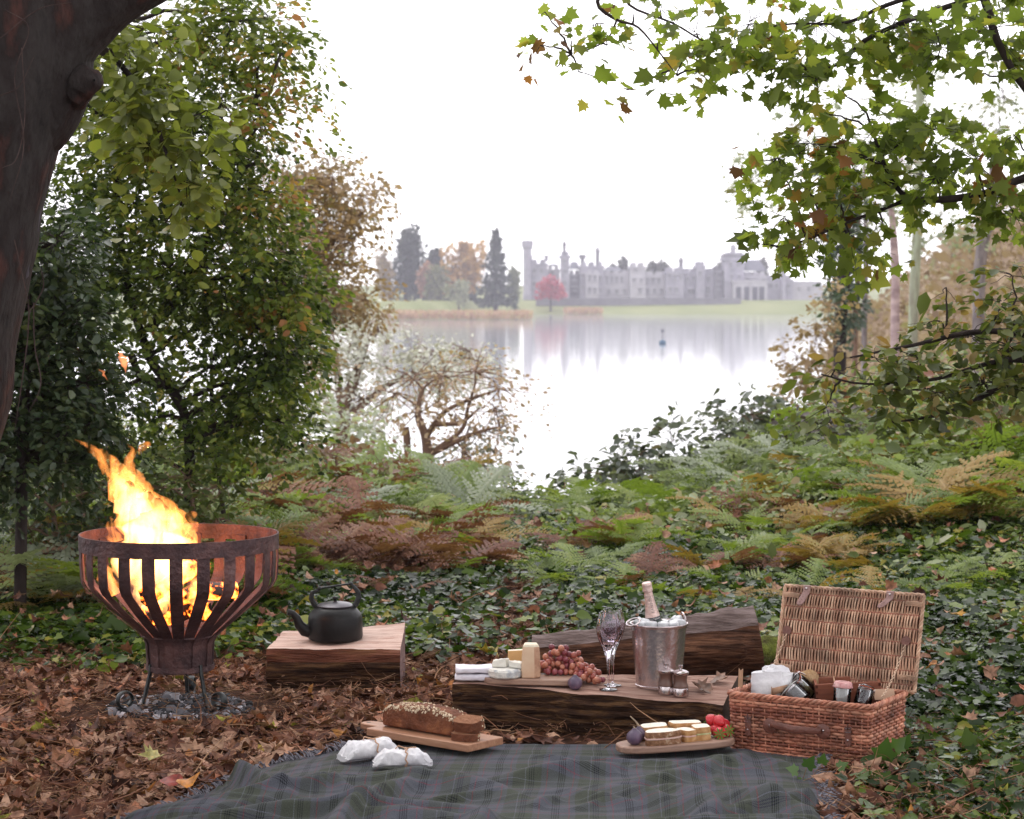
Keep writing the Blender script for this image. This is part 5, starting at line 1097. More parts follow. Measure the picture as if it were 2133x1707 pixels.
def slab(mb, M, w=.05, h=.075, t=.014, seed=1):
    out = [(w * math.copysign(abs(math.cos(a)) ** .5, math.cos(a)), h * (.5 + .5 * math.copysign(abs(math.sin(a)) ** .7, math.sin(a)))) for a in [2 * math.pi * k / 28 for k in range(28)]]
    n = 28; vs = [(x, y, 0) for x, y in out] + [(x * 1.02, y * 1.02, t * .5) for x, y in out] + [(x, y, t) for x, y in out]; o = len(mb.f)
    mb.add(vs, [tuple(range(n - 1, -1, -1)), tuple(range(2 * n, 3 * n))] + [(r * n + i, r * n + (i + 1) % n, (r + 1) * n + (i + 1) % n, (r + 1) * n + i) for r in (0, 1) for i in range(n)], M)
    for k in range(o, len(mb.f)): mb.m[k] = 0 if k < o + 2 else 1
M_darkcrumb = mat('brown_crumb', (.20, .085, .045), (.30, .15, .085), rough=.85, scale=50, bump=.5)
def bslice(label, lx, ly, lz, rx, rz, sc_=(1, 1, 1), t=.016):
    th = thing('bread_slice', label, 'bread', BB + Matrix.Rotation(BBr, 3, 'Z') @ Vector((lx, ly, lz)), BBr, 'cut bread on the bread board')
    M = T(0, 0, 0, rx, 0, rz, sc_); mb = MB(); slab(mb, M, t=t); mb.build('slice', [M_darkcrumb, M_loaf], th, ang=50)
    k = 46; a = rng.random(k) * math.pi; p = np.column_stack([.051 * np.sign(np.cos(a)) * np.abs(np.cos(a)) ** .5, .0755 * (.5 + .5 * np.abs(np.sin(a)) ** .7), rng.random(k) * t]); nn = np.column_stack([np.cos(a), np.sin(a), 0 * a])
    MM = np.array(M)[:3, :3]; o = mesh_obj('oat_topping', place(SEED, p @ MM.T, rng.normal(0, 1, (k, 3)), nn @ MM.T, np.full(k, .0075), rng.random(k)), M_oat, th); o['kind'] = 'stuff'
bslice('upper thick slice of dark seeded bread leaning on the cut loaf end', .176, -.045, .052, R(14), R(8), (1.0, .95, 1), .036)
bslice('lower slice of dark seeded bread lying flat at the end of the bread board', .180, -.068, .0275, R(0), R(12), (.92, .95, 1), .024)

# ------------------------------------------------------------------ wrapped parcels
def parcel(label, px, py, L, rr, rz, seed):
    q = G(px, py, .05); g = Vector((q[0], q[1] + .03, float(terr(np.array([q[0]]), np.array([q[1]]))[0]) + .022))
    th = thing('wrapped_parcel', label, 'parcel', g, rz, 'paper parcels on the blanket'); mb = MB()
    def f(u, v):
        x = (u - .5) * L; a = v * 2 * math.pi; e = min(1, ((.5 - abs(u - .5)) * L / .035)); e = max(.12, e) ** .55
        fl = .55 + .45 * e; c, s = math.cos(a), math.sin(a); k = fbm(np.array([u * 7 + seed]), np.array([abs(v - .5) * 9]), 231 + seed, 3)[0] * .35 + fbm(np.array([u * 19 + seed]), np.array([abs(v - .5) * 17]), 233 + seed, 2)[0] * .16
        w = rr * (1 + k) * (.85 + .15 * e); h = rr * .82 * (e if e < 1 else 1) * (1 + k)
        return (x + .006 * math.sin(v * 40) * (e < .8), w * math.copysign(abs(c) ** .8, c), max(0, h + h * math.copysign(abs(s) ** .75, s) * .98))
    mb.grid(f, 46, 30); n = 47; mb.f += [tuple(k * n for k in range(30)), tuple(k * n + 46 for k in range(29, -1, -1))]; mb.m += [0, 0]; mb.r += [.5, .5]
    mb.build('paper', M_paper, th, ang=28)
    mb = MB(); mb.tube([(.012 + .004 * math.sin(t * 2), (rr * 1.07) * math.copysign(abs(math.cos(R(t * 15))) ** .8, math.cos(R(t * 15))), max(.0, rr * .84 + rr * .88 * math.copysign(abs(math.sin(R(t * 15))) ** .75, math.sin(R(t * 15))))) for t in range(24)], .0026, 6, closed=True)
    mb.tube([(.012, 0, rr * 1.72), (.03, -.012, rr * 1.86), (.045, .004, rr * 1.78)], .002, 5); mb.tube([(.012, 0, rr * 1.72), (-.012, .014, rr * 1.9), (-.022, .0, rr * 1.7)], .002, 5); mb.build('string', M_string, th)
parcel('white paper parcel tied with string at the back, by the bread board handle', 768, 1566, .205, .037, R(32), 1)
parcel('white paper parcel tied with string in front, below the bread board', 837, 1584, .185, .034, R(6), 2)

# ------------------------------------------------------------------ cheese board and its load
q = on_log(1105, 1432); CB = Vector((q.x, q.y + .075, tlz(q.x, q.y + .075) + .003)); cbr = R(-7)
cb = MB(); cb.prism(rrect(.36, .145, .06, 8), 0, .022, T(.01, 0, 0)); o = cb.build('cheese_board', M_board2, bevel=.004); o.location = CB; o.rotation_euler = (0, 0, cbr); tag(o, 'rounded wooden cheese board on the table log', 'board')
ctz = CB.z + .0225
def at_board(px, py, z): return Vector(G(px, py, z))
M_rind = mat('blue_rind', [(.3, (.62, .60, .56)), (.5, (.74, .72, .66)), (.62, (.42, .44, .46)), (.75, (.60, .50, .42))], rough=.8, scale=22, bump=.6)
M_brie = mat('soft_cheese', (.80, .77, .68), (.68, .66, .60), rough=.6, scale=14, bump=.4)
p = at_board(1053, 1412, ctz); th = thing('blue_cheese', 'round blue veined cheese with a cut wedge on top, left on the cheese board', 'cheese', (p.x, p.y + .02, ctz))
mb = MB(); mb.lathe([(0, 0), (.056, 0), (.062, .005), (.063, .024), (.058, .031), (0, .032)], 44, fn=lambda a, z: 1 + .03 * math.sin(3 * a) + .015 * math.sin(11 * a)); mb.build('wheel', M_rind, th)
mb = MB()
for (a0, a1, hh, dx) in ((-35, 75, .028, .012), (75, 170, .036, .002)):
    n = 9; ar = [R(a0 + (a1 - a0) * k / n) for k in range(n + 1)]; bot = [(0, 0, .0325)] + [(.054 * math.cos(a), .054 * math.sin(a), .0325) for a in ar]; top = [(-.004, -.004, .0325 + hh)] + [(.05 * math.cos(a), .05 * math.sin(a), .0325 + hh * (.72 + .1 * math.sin(k * 1.3))) for k, a in enumerate(ar)]; m_ = n + 2
    mb.add(bot + top, [tuple(range(m_ - 1, -1, -1)), tuple(range(m_, 2 * m_))] + [(i, (i + 1) % m_, m_ + (i + 1) % m_, m_ + i) for i in range(m_)], T(dx, 0, 0))
mb.build('wedge', M_brie, th, bevel=.004)
M_hard = mat('hard_cheese', (.70, .52, .36), (.62, .40, .27), rough=.6, scale=10, bump=.15); M_hrind = mat('hard_rind', (.40, .20, .13), (.56, .36, .24), rough=.75, scale=30, bump=.3); M_htop = mat('cheese_top', (.80, .74, .60), (.72, .62, .46), rough=.6, scale=20)
p = at_board(1106, 1412, ctz); th = MB(); n = 10; arc = [(.052 * math.sin(R(k * 9 - 10)), -.03 + .058 * math.cos(R(k * 9 - 10))) for k in range(n + 1)]
out = [(-.034, -.028), (.012, -.034), (.034, -.02)] + [(.034 - .006 * k / 4, -.02 + .05 * k / 4) for k in range(1, 5)] + [(-.03, .03)]
lv = [(0, 1.0), (.03, 1.03), (.085, .97), (.112, .88), (.122, .74)]; m_ = len(out); vs = [(x * s, y * s, z) for z, s in lv for x, y in out]
th.add(vs, [tuple(range(m_ - 1, -1, -1)), tuple(len(vs) - m_ + k for k in range(m_))] + [(r * m_ + i, r * m_ + (i + 1) % m_, (r + 1) * m_ + (i + 1) % m_, (r + 1) * m_ + i) for r in range(4) for i in range(m_)])
th.m = [0, 2] + [(1 if 1 <= i <= 6 else 0) if r < 3 else 2 for r in range(4) for i in range(m_)]
o = th.build('hard_cheese', [M_hard, M_hrind, M_htop], bevel=.004); o.location = (p.x, p.y + .015, ctz); tag(o, 'tall upright block of pale pink hard cheese with brown rind', 'cheese')
p = at_board(1075, 1396, ctz); mb = MB(); mb.add([(-.03, -.008, 0), (.03, -.008, 0), (.03, .02, 0), (-.03, .02, 0), (-.03, -.008, .075), (.03, -.008, .078), (.03, .02, .078), (-.03, .02, .075)], [(3, 2, 1, 0), (4, 5, 6, 7), (0, 1, 5, 4), (1, 2, 6, 5), (2, 3, 7, 6), (3, 0, 4, 7)]); mb.m = [0, 1, 0, 0, 0, 0]
o = mb.build('yellow_cheese', [mat('cheddar', (.66, .40, .16), (.58, .34, .13), rough=.55), M_htop], bevel=.003); o.location = (p.x, p.y - .02, ctz); tag(o, 'yellow slab of cheese behind the tall hard cheese', 'cheese')
# napkins
for k, (dz, rz, sx, lab) in enumerate([(0, -4, 1, 'white folded napkin, lower one of the pair beside the cheese board'), (.026, 3, .97, 'white folded napkin, upper one of the pair beside the cheese board')]):
    q = on_log(990, 1424); mb = MB(); L_ = .135 * sx
    def f(u, v):
        x = (u - .5) * L_; a = v * 2 * math.pi; c, s = math.cos(a), math.sin(a); kx = fbm(np.array([u * 5 + k * 9]), np.array([abs(v - .5) * 5]), 241, 3)[0]
        return (x, .047 * math.copysign(abs(c) ** .5, c) * (1 + .15 * kx) + .02, .013 + (.0125 + .008 * kx) * math.copysign(abs(s) ** .5, s))
    mb.grid(f, 26, 28); n = 27; mb.f += [tuple(j * n for j in range(28)), tuple(j * n + 26 for j in range(27, -1, -1))]; mb.m += [0, 0]; mb.r += [.5, .5]
    o = mb.build('napkin', M_napkin, ang=32); o.location = (q.x - .005, q.y + .03, q.z + dz + .004); o.rotation_euler = (0, 0, R(rz)); tag(o, lab, 'napkin', 'napkins on the table log')
# grapes
gp = at_board(1180, 1405, ctz); gr = thing('grapes', 'bunch of red grapes spilling off the right end of the cheese board', 'grapes', (gp.x, gp.y + .02, tlz(gp.x, gp.y) + .001))
pts = []
for l in range(6):
    ax, ay = .106 - .016 * l, .052 - .0075 * l
    for r_ in range(-4, 5):
        for q_ in range(-7, 8):
            gx, gy = (q_ + .5 * (r_ % 2) + .25 * (l % 2)) * .0222, (r_ + .33 * (l % 2)) * .0192
            if (gx / ax) ** 2 + (gy / ay) ** 2 < 1 and random.random() < .88: pts.append((gx - .006 * l + rng.normal(0, .005), gy + rng.normal(0, .0045), .0365 + .0172 * l + rng.normal(0, .005) + .006 * math.sin(gx * 60)))
for k in range(22): t = random.random(); pts.append((.058 + .05 * t + rng.normal(0, .010), -.045 - .035 * t + rng.normal(0, .013), .0125 + .020 * int(random.random() < .45) * (1 - t) + .018 * (1 - t)))
pts = np.array(pts); NG = len(pts)
for it in range(25):
    d = pts[:, None] - pts[None]; r = np.linalg.norm(d, axis=-1) + np.eye(NG); ov = np.clip(.0212 - r, 0, .02); np.fill_diagonal(ov, 0)
    pts += (d / r[..., None] * ov[..., None]).sum(1) * .35; pts[:, 2] = np.maximum(pts[:, 2], np.where(pts[:, 1] > -.05, .0365, .0125))
print('grapes', NG)
GM = [mat('grape_%d' % i, c1, c2, rough=.22, scale=40, Subsurface_Weight=.25, Subsurface_Radius=(.01, .004, .003), Specular_IOR_Level=.5) for i, (c1, c2) in enumerate([((.34, .08, .07), (.42, .13, .09)), ((.22, .04, .06), (.30, .07, .08)), ((.46, .17, .12), (.5, .2, .12)), ((.16, .035, .06), (.22, .05, .06))])]
gms = []
for g_ in GM:
    mb = MB(); mb.ball((0, 0, 0), (.0112, .0112, .0125), 16, 10); o = mb.build('grape', g_, gr); gms.append(o.data); bpy.data.objects.remove(o)
for i, p in enumerate(pts):
    o = bpy.data.objects.new('grape', gms[random.choices([0, 1, 2, 3], [4, 3, 3, 2])[0] if p[0] < .03 else random.choices([0, 2, 1], [4, 4, 1])[0]]); link(o, gr); o.location = p; o.rotation_euler = (random.gauss(0, .6), random.gauss(0, .6), 0); o.scale = (1, 1, 1) if random.random() < .7 else (.93, .93, .95)
mb = MB(); mb.tube([(-.08, 0, .05), (-.03, .0, .07), (.03, .0, .06), (.085, -.02, .03)], [.003, .0035, .003, .002], 6)
for p in pts[::2]: mb.tube([tuple(p), (p[0] * .8, p[1] * .3, min(.07, p[2] * .8))], .0011, 4)
mb.build('stalk', mat('grape_stalk', (.20, .14, .05), (.30, .22, .09), rough=.8), gr)
def fig(label, loc, s=1, stalk=0.02, bend=.01, grp='figs'):
    th = thing('fig', label, 'fig', loc, 0, grp); mb = MB(); mb.lathe([(0, 0), (.012, .001), (.021, .008), (.0265, .021), (.0245, .034), (.016, .043), (.009, .048), (.006, .053), (0, .054)], 22, T(s=s), fn=lambda a, z: 1 + .03 * math.sin(5 * a)); mb.build('skin', M_fig, th)
    mb = MB(); mb.tube([(0, 0, .052 * s), (-bend * .4, 0, .052 * s + stalk * .5), (-bend, 0, .052 * s + stalk)], [.0045, .0028, .002], 7); mb.build('stalk', mat('fig_stalk', (.30, .22, .16), (.4, .3, .2), rough=.8), th)
q = on_log(1198, 1440); fig('dark purple fig leaning against the grapes on the table log', (q.x, q.y + .015, q.z), 1.0, .004, .002)

# ------------------------------------------------------------------ glasses
def glass(label, px, py):
    q = on_log(px, py); th = thing('wine_glass', label, 'wine glass', (q.x, q.y, q.z), 0, 'crystal wine glasses')
    mb = MB(); mb.lathe([(0, 0), (.031, 0), (.032, .0016), (.026, .003), (.010, .006), (.0055, .010), (.0052, .0125), (0, .0125)], 40); mb.build('foot', M_glass, th)
    mb = MB(); mb.lathe([(0, .0126), (.0048, .0126), (.004, .03), (.0045, .085), (.007, .108), (.0105, .122), (0, .122)], 24, fn=lambda a, z: 1 + .05 * math.cos(6 * a)); mb.build('stem', M_glass, th)
    ou = [(.0107, .1221), (.016, .135), (.026, .158), (.036, .182), (.0425, .205), (.044, .222), (.042, .242), (.037, .262), (.0335, .275)]; inn = [(.0325, .275), (.0358, .262), (.0406, .242), (.0424, .222), (.0405, .205), (.033, .185), (.021, .165), (.009, .155), (0, .153)]
    mb = MB(); mb.lathe(ou + inn, 48, fn=lambda a, z: 1 + (.045 * abs(math.sin(6 * a)) * max(0, min(1, (.235 - z) / .05))), cap0=True); mb.build('bowl', M_glass, th, ang=15)
glass('cut crystal wine glass in front of its twin beside the grapes', 1267, 1438)
glass('cut crystal wine glass half hidden behind its twin', 1276, 1429)

# ------------------------------------------------------------------ ice bucket
q = on_log(1373, 1434); IB = Vector((q.x, q.y + .03, q.z)); ib = thing('ice_bucket', 'dull steel ice bucket with two ring handles standing on the table log', 'ice bucket', IB)
mb = MB(); mb.lathe([(0, .006), (.078, .006), (.080, 0), (.083, 0), (.084, .008), (.081, .010), (.083, .03), (.0925, .13), (.098, .205), (.100, .218), (.1045, .222), (.1055, .226), (.1045, .2295), (.099, .229), (.096, .222), (.09, .13), (.079, .012), (0, .012)], 72); mb.build('body', M_bucket, ib)
for a, rx in ((200, 62), (25, 25)):
    mb = MB(); c = [(.026 * math.cos(t), 0, .024 * math.sin(t)) for t in [2 * math.pi * k / 26 for k in range(26)]]; mb.tube(c, .0035, 8, closed=True, M=T(.1 * math.cos(R(a)), .1 * math.sin(R(a)), .236, R(rx if a > 90 else 8), 0, R(a - 90 + (25 if a > 90 else -10))))
    mb.build('ring_handle', M_steel, ib)
    mb = MB(); mb.box((.101 * math.cos(R(a)), .101 * math.sin(R(a)), .215), (.012, .014, .02)); mb.build('lug', M_steel, ib, bevel=.002)
CUBE = MB(); CUBE.box((0, 0, 0), (.034, .034, .032)); cubeo = CUBE.build('ice_cube', M_ice, bevel=.006); cme = cubeo.data; cubes = [cubeo]
spots = [(-.062, -.04, .222), (-.03, -.062, .226), (.012, -.06, .224), (-.07, .005, .226), (.052, -.045, .226), (.075, -.01, .226), (.068, .03, .232), (.035, -.012, .206), (-.045, .045, .21), (.03, .065, .212), (.0, .03, .19), (-.01, -.03, .196), (.055, .005, .232), (-.052, -.02, .226)]
for i, s_ in enumerate(spots):
    o = cubeo if i == 0 else cubeo.copy()
    if i: COL.objects.link(o)
    o.location = IB + Vector(s_); o.rotation_euler = (random.random() * 3, random.random() * 3, random.random() * 3); tag(o, 'clear ice cube heaped round the champagne bottle in the steel bucket', 'ice cube', 'ice in the bucket')
# bottle
top = Vector(P(1346.5, 1214, 8.22)); low = Vector(P(1362, 1300, 8.235)); ax = (top - low).normalized(); Lb = .312
M_foil = mat('rose_foil', (.62, .43, .38), (.72, .55, .50), rough=.32, metal=.55, scale=60, bump=.35); M_bot = mat('green_glass', (.01, .022, .014), (.014, .03, .018), rough=.06); M_band = mat('black_label', (.012, .014, .02), (.02, .022, .03), rough=.35); M_gold = mat('pale_print', (.70, .66, .62), (.62, .58, .55), rough=.4)
base = top - ax * Lb; rot = Vector((0, 0, 1)).rotation_difference(ax)
bt = thing('champagne_bottle', 'champagne bottle with rose foil neck standing in the ice bucket', 'bottle', base); bt.rotation_mode = 'QUATERNION'; bt.rotation_quaternion = rot
zt = lambda s: Lb - s
mb = MB(); mb.lathe([(0, .012), (.03, .004), (.043, 0), (.0445, .006), (.0445, .11), (.043, .13), (.036, .155), (.0285, zt(.138))], 40); mb.build('glass', M_bot, bt)
mb = MB(); mb.lathe([(.0272, zt(.1245)), (.0245, zt(.112)), (.0205, zt(.09)), (.0175, zt(.066)), (.0158, zt(.045)), (.0152, zt(.034)), (.0178, zt(.0315)), (.0182, zt(.026)), (.0172, zt(.022)), (.0178, zt(.010)), (.0176, zt(.003)), (.0155, zt(0)), (0, zt(-.001))], 40, fn=lambda a, z: 1 + (.012 * math.sin(17 * a + z * 300) if z > zt(.034) else 0)); foil = mb.build('foil', M_foil, bt)
mb = MB(); mb.lathe([(.0286, zt(.1385)), (.0292, zt(.137)), (.0275, zt(.1252)), (.0270, zt(.1246))], 40); band = mb.build('neck_label', M_band, bt)
def rad_at(z): return float(np.interp(Lb - z, [0.034, .045, .066, .09, .112, .1245, .137], [.0152, .0158, .0175, .0205, .0245, .0272, .0292]))
def lettering(text, size, ang0, z0, up, parent, m, spacing=1.1):
    cu = bpy.data.curves.new('lettering', 'FONT'); cu.body = text; cu.size = size; cu.align_x = 'CENTER'; cu.align_y = 'CENTER'; cu.space_character = spacing; cu.resolution_u = 3
    ob = bpy.data.objects.new('tmp', cu); COL.objects.link(ob); bpy.context.view_layer.update(); me = bpy.data.meshes.new_from_object(ob.evaluated_get(bpy.context.evaluated_depsgraph_get())); bpy.data.objects.remove(ob)
    for v in me.vertices:
        x, y = v.co.x, v.co.y; z, t = (z0 + x, -y) if up else (z0 + y, x); r = rad_at(z) + .0006; a = ang0 + t / r; v.co = (r * math.cos(a), r * math.sin(a), z)
    me.materials.append(m); o = bpy.data.objects.new('lettering', me); link(o, parent)
lettering('LANSON', .0135, R(-78), zt(.078), True, foil, mat('foil_print', (.16, .12, .12), (.2, .15, .15), rough=.5), 1.15)
lettering('1760', .0105, R(-80), zt(.1312), False, band, M_gold, 1.1)
mb = MB()
for a0, a1 in ((-132, -106), (-54, -28)):
    for k in range(6): a = R(a0 + (a1 - a0) * k / 5); mb.box((0, 0, 0), (.0008, .003, .0014), T(.0288 * math.cos(a), .0288 * math.sin(a), zt(.1312), 0, 0, a))
mb.build('rule', M_gold, band)
# mills
M_mill = mat('dark_mill_wood', (.085, .04, .028), (.14, .07, .05), rough=.35, scale=14, stretch=(1, 1, .2))
def mill(label, px, py):
    q = on_log(px, py); th = thing('pepper_mill', label, 'mill', (q.x, q.y + .012, q.z), 0, 'mills in front of the ice bucket')
    mb = MB(); mb.lathe([(0, 0), (.0285, 0), (.029, .003), (.0285, .026), (.0275, .029), (0, .029)], 32); mb.build('base_ring', M_steel, th)
    mb = MB(); mb.lathe([(0, .029), (.0272, .0292), (.0285, .034), (.026, .040), (.0235, .045), (.0225, .056), (.0235, .068), (.0265, .076), (0, .076)], 32); mb.build('body', M_mill, th)
    mb = MB(); mb.lathe([(0, .0762), (.0275, .0762), (.0295, .080), (.029, .085), (.022, .090), (.01, .0935), (0, .094)], 32); cp = mb.build('cap', M_steel, th)
    mb = MB(); mb.lathe([(.004, .0935), (.0035, .099), (.0085, .1025), (.0085, .109), (0, .1105)], 16); mb.build('knob', M_steel, cp)
mill('wooden pepper mill with silver cap, the right one in front of the ice bucket', 1418, 1453); mill('wooden salt mill with silver cap, the left one set slightly behind', 1388, 1449)

# ------------------------------------------------------------------ sandwich board
SB = Vector((.552, 7.735, .030)); SBr = R(16); tilt = R(-1.5)
mb = MB(); mb.prism([(.205 * math.copysign(abs(math.cos(a)) ** .62, math.cos(a)), .083 * math.copysign(abs(math.sin(a)) ** .62, math.sin(a)) * (1 + .1 * math.cos(a))) for a in [2 * math.pi * k / 56 for k in range(56)]], 0, .024)
o = mb.build('sandwich_board', M_board2, bevel=.005); o.location = SB; o.rotation_euler = (0, tilt, SBr); tag(o, 'rounded olive wood board of sandwiches, figs and strawberries on the blanket edge', 'board')
SM = Matrix.Translation(SB) @ Euler((0, tilt, SBr)).to_matrix().to_4x4()
def on_sb(x, y, z=.0245): return SM @ Vector((x, y, z))
def breadslice(mb, out, z0, t, M=None):
    n = len(out); o = len(mb.f); vs = [(x * .97, y * .97, z0) for x, y in out] + [(x, y, z0 + t * .3) for x, y in out] + [(x, y, z0 + t * .75) for x, y in out] + [(x * .95, y * .95, z0 + t) for x, y in out]
    mb.add(vs, [tuple(range(n - 1, -1, -1)), tuple(3 * n + k for k in range(n))] + [(r * n + i, r * n + (i + 1) % n, (r + 1) * n + (i + 1) % n, (r + 1) * n + i) for r in range(3) for i in range(n)], M)
    for k in range(o, len(mb.f)): mb.m[k] = 0 if k < o + 2 else 1
HALF = [(.062 * math.cos(R(a)), -.02 + .05 * math.sin(R(a))) for a in range(0, 181, 12)] + [(-.062, -.03), (-.03, -.042), (.0, -.045), (.03, -.042), (.062, -.03)]
def loafslice(w, d):
    o = []
    for x, y in rrect(w, d, min(w, d) * .22, 6):
        k = max(0, y / d + .1); o.append((x * (1 + .10 * k), y + (.10 * d * math.cos(x / w * 5.2) * (y > 0))))
    return o
TOAST = loafslice(.088, .078); SMALL = loafslice(.056, .07)
def sandwich(label, x, y, z, rz, out, crust, fill, t=.02, ry=0, sc_=1):
    th = thing('sandwich', label, 'sandwich', on_sb(x, y, z), 0, 'sandwiches on the olive wood board'); th.rotation_euler = (0, ry + tilt, SBr + R(rz)); th.scale = (sc_,) * 3
    ms = [M_crumb, crust]
    mb = MB(); breadslice(mb, out, 0, t); mb.build('bread', ms, th, ang=50)
    mb = MB(); breadslice(mb, out, t + .005, t); mb.build('bread', ms, th, ang=50)
    mb = MB(); fo = [(a * 1.02 + random.gauss(0, .0012), b * 1.02 + random.gauss(0, .0012)) for a, b in out]; mb.prism(fo, t + .0003, t + .0047); mb.build('filling', fill, th)
F_g = mat('green_filling', (.30, .36, .12), (.6, .58, .36), rough=.6, scale=40); F_h = mat('ham_filling', (.60, .34, .30), (.7, .5, .42), rough=.5, scale=30)
sandwich('round brown crusted sandwich in front of the white ones beside the fig', -.062, -.032, .0245, 2, HALF, M_browncrust, F_h, .020)
sandwich('white toast sandwich stacked at the back left of the olive wood board', -.055, .048, .0245, -10, TOAST, M_crust, F_g, .021, -.05)
sandwich('white toast sandwich at the front of the board, left of the square one', .032, -.024, .0245, 22, SMALL, M_crust, F_h, .018, .04, .95)
sandwich('square white sandwich beside the strawberries', .088, -.018, .0245, -6, SMALL, M_crust, F_g, .020, -.03)
sandwich('long white sandwich at the back right of the board', .055, .052, .0245, -4, loafslice(.108, .062), M_crust, F_g, .022, .03)
fig('plump purple fig at the front left end of the olive wood board', on_sb(-.152, -.022), 1.05, .008, .004, 'figs'); fig('purple fig with a long curved stalk behind the front fig', on_sb(-.118, .03), .95, .035, .03, 'figs')
def strawb():
    m, nt, b = newmat('strawberry'); tc = nt.nodes.new('ShaderNodeTexCoord'); vo = nt.nodes.new('ShaderNodeTexVoronoi'); vo.inputs['Scale'].default_value = 260; nt.links.new(tc.outputs['Object'], vo.inputs['Vector'])
    r = ramp(nt, [(0, (.62, .38, .12)), (.16, (.55, .03, .035)), (.5, (.50, .018, .03))]); nt.links.new(vo.outputs['Distance'], r.inputs[0]); nt.links.new(r.outputs[0], b.inputs['Base Color']); b.inputs['Roughness'].default_value = .28
    bp = nt.nodes.new('ShaderNodeBump'); bp.inputs['Strength'].default_value = .6; bp.inputs['Distance'].default_value = .002; nt.links.new(vo.outputs['Distance'], bp.inputs['Height']); nt.links.new(bp.outputs[0], b.inputs['Normal']); return m
M_straw = strawb(); M_calyx = mat('calyx', (.10, .18, .03), (.18, .26, .06), rough=.6)
mb = MB(); mb.lathe([(0, 0), (.006, .002), (.012, .009), (.0165, .02), (.0175, .028), (.014, .035), (0, .037)], 20); sbm = mb.build('flesh', M_straw); smesh = sbm.data; bpy.data.objects.remove(sbm)
mb = MB()
for k in range(8):
    a = k * math.pi / 4; mb.add([(.002 * math.cos(a + 1.57), .002 * math.sin(a + 1.57), .0375), (.012 * math.cos(a - .25), .012 * math.sin(a - .25), .0365), (.021 * math.cos(a), .021 * math.sin(a), .036), (.012 * math.cos(a + .25), .012 * math.sin(a + .25), .0365)], [(0, 1, 2, 3)])
mb.tube([(0, 0, .036), (.002, 0, .046)], .0012, 5); cm_ = mb.build('calyx', M_calyx); cmesh = cm_.data; bpy.data.objects.remove(cm_)
for i, (x, y, z, rx, ry, lab) in enumerate([(.150, -.030, .0435, 95, 20, 'strawberry at the very front of the heap on the olive wood board'), (.178, -.012, .0435, 70, -60, 'strawberry at the right edge of the heap'), (.142, .002, .046, 100, 70, 'strawberry with its green calyx showing, left in the heap'), (.172, .028, .0435, 60, 10, 'strawberry at the back of the heap, lowest'), (.163, -.004, .074, 80, 30, 'strawberry near the top of the heap, right of centre'), (.148, .024, .078, 110, -20, 'topmost strawberry of the heap'), (.185, .016, .062, 85, -80, 'small strawberry tucked behind on the right of the heap')]):
    th = thing('strawberry', lab, 'strawberry', on_sb(x, y, z), 0, 'strawberries on the olive wood board'); th.rotation_euler = (R(rx), R(ry), R(i * 50)); th.scale = (1.22,) * 3
    for nm_, me_ in (('flesh', smesh), ('calyx', cmesh)): o = bpy.data.objects.new(nm_, me_); link(o, th); o.location = (0, 0, -.018)
# ------------------------------------------------------------------ wicker hamper
HW, HD, HH = .50, .31, .198
HB = Vector((.752, 7.83, -.004)); HR = R(-31.5)
ham = thing('hamper', 'open wicker picnic hamper with leather straps, lid thrown back', 'hamper', HB, HR)
def wick(name, a, b, c): return leafmat(name, [(0, a), (.5, b), (1, c)], trans=0, rough=.5, spec=.4, noise=14)
M_w1 = wick('red_willow', (.19, .058, .034), (.41, .155, .092), (.58, .28, .18)); M_w2 = wick('pale_willow', (.30, .148, .092), (.50, .285, .185), (.64, .43, .295)); M_backing = mat('dark_backing', (.10, .04, .025), (.05, .022, .016), rough=.9)
def perim(s, ins=0.0, z=0.0):
    """point and outward normal on the rounded-rectangle plan at arc length s (from front left corner, along front)"""
    fl = 1 + .035 * (z / HH) ; w, d = HW, HD
    L = 2 * (w + d); s = s % L
    if s < w: p, n = (s, 0), (0, -1)
    elif s < w + d: p, n = (w, s - w), (1, 0)
    elif s < 2 * w + d: p, n = (w - (s - w - d), d), (0, 1)
    else: p, n = (0, d - (s - 2 * w - d)), (-1, 0)
    cx_, cy_ = w / 2, d / 2; r = .018; x, y = p
    for (kx, ky) in ((0, 0), (w, 0), (w, d), (0, d)):
        ex, ey = (r if kx == 0 else w - r), (r if ky == 0 else d - r)
        if abs(x - kx) < r and abs(y - ky) < r:
            v = Vector((x - ex, y - ey)); l = v.length or 1; v = v / l; x, y = ex + v.x * r, ey + v.y * r; n = (v.x, v.y)
    return ((x - cx_) * fl + cx_ + n[0] * ins, (y - cy_) * fl + cy_ + n[1] * ins), n
PL = 2 * (HW + HD); NS = 74; NS += NS % 2 == 0
V, F, Rn = [], [], []; sides = 6; nper = 5
rows = 17
parts = []
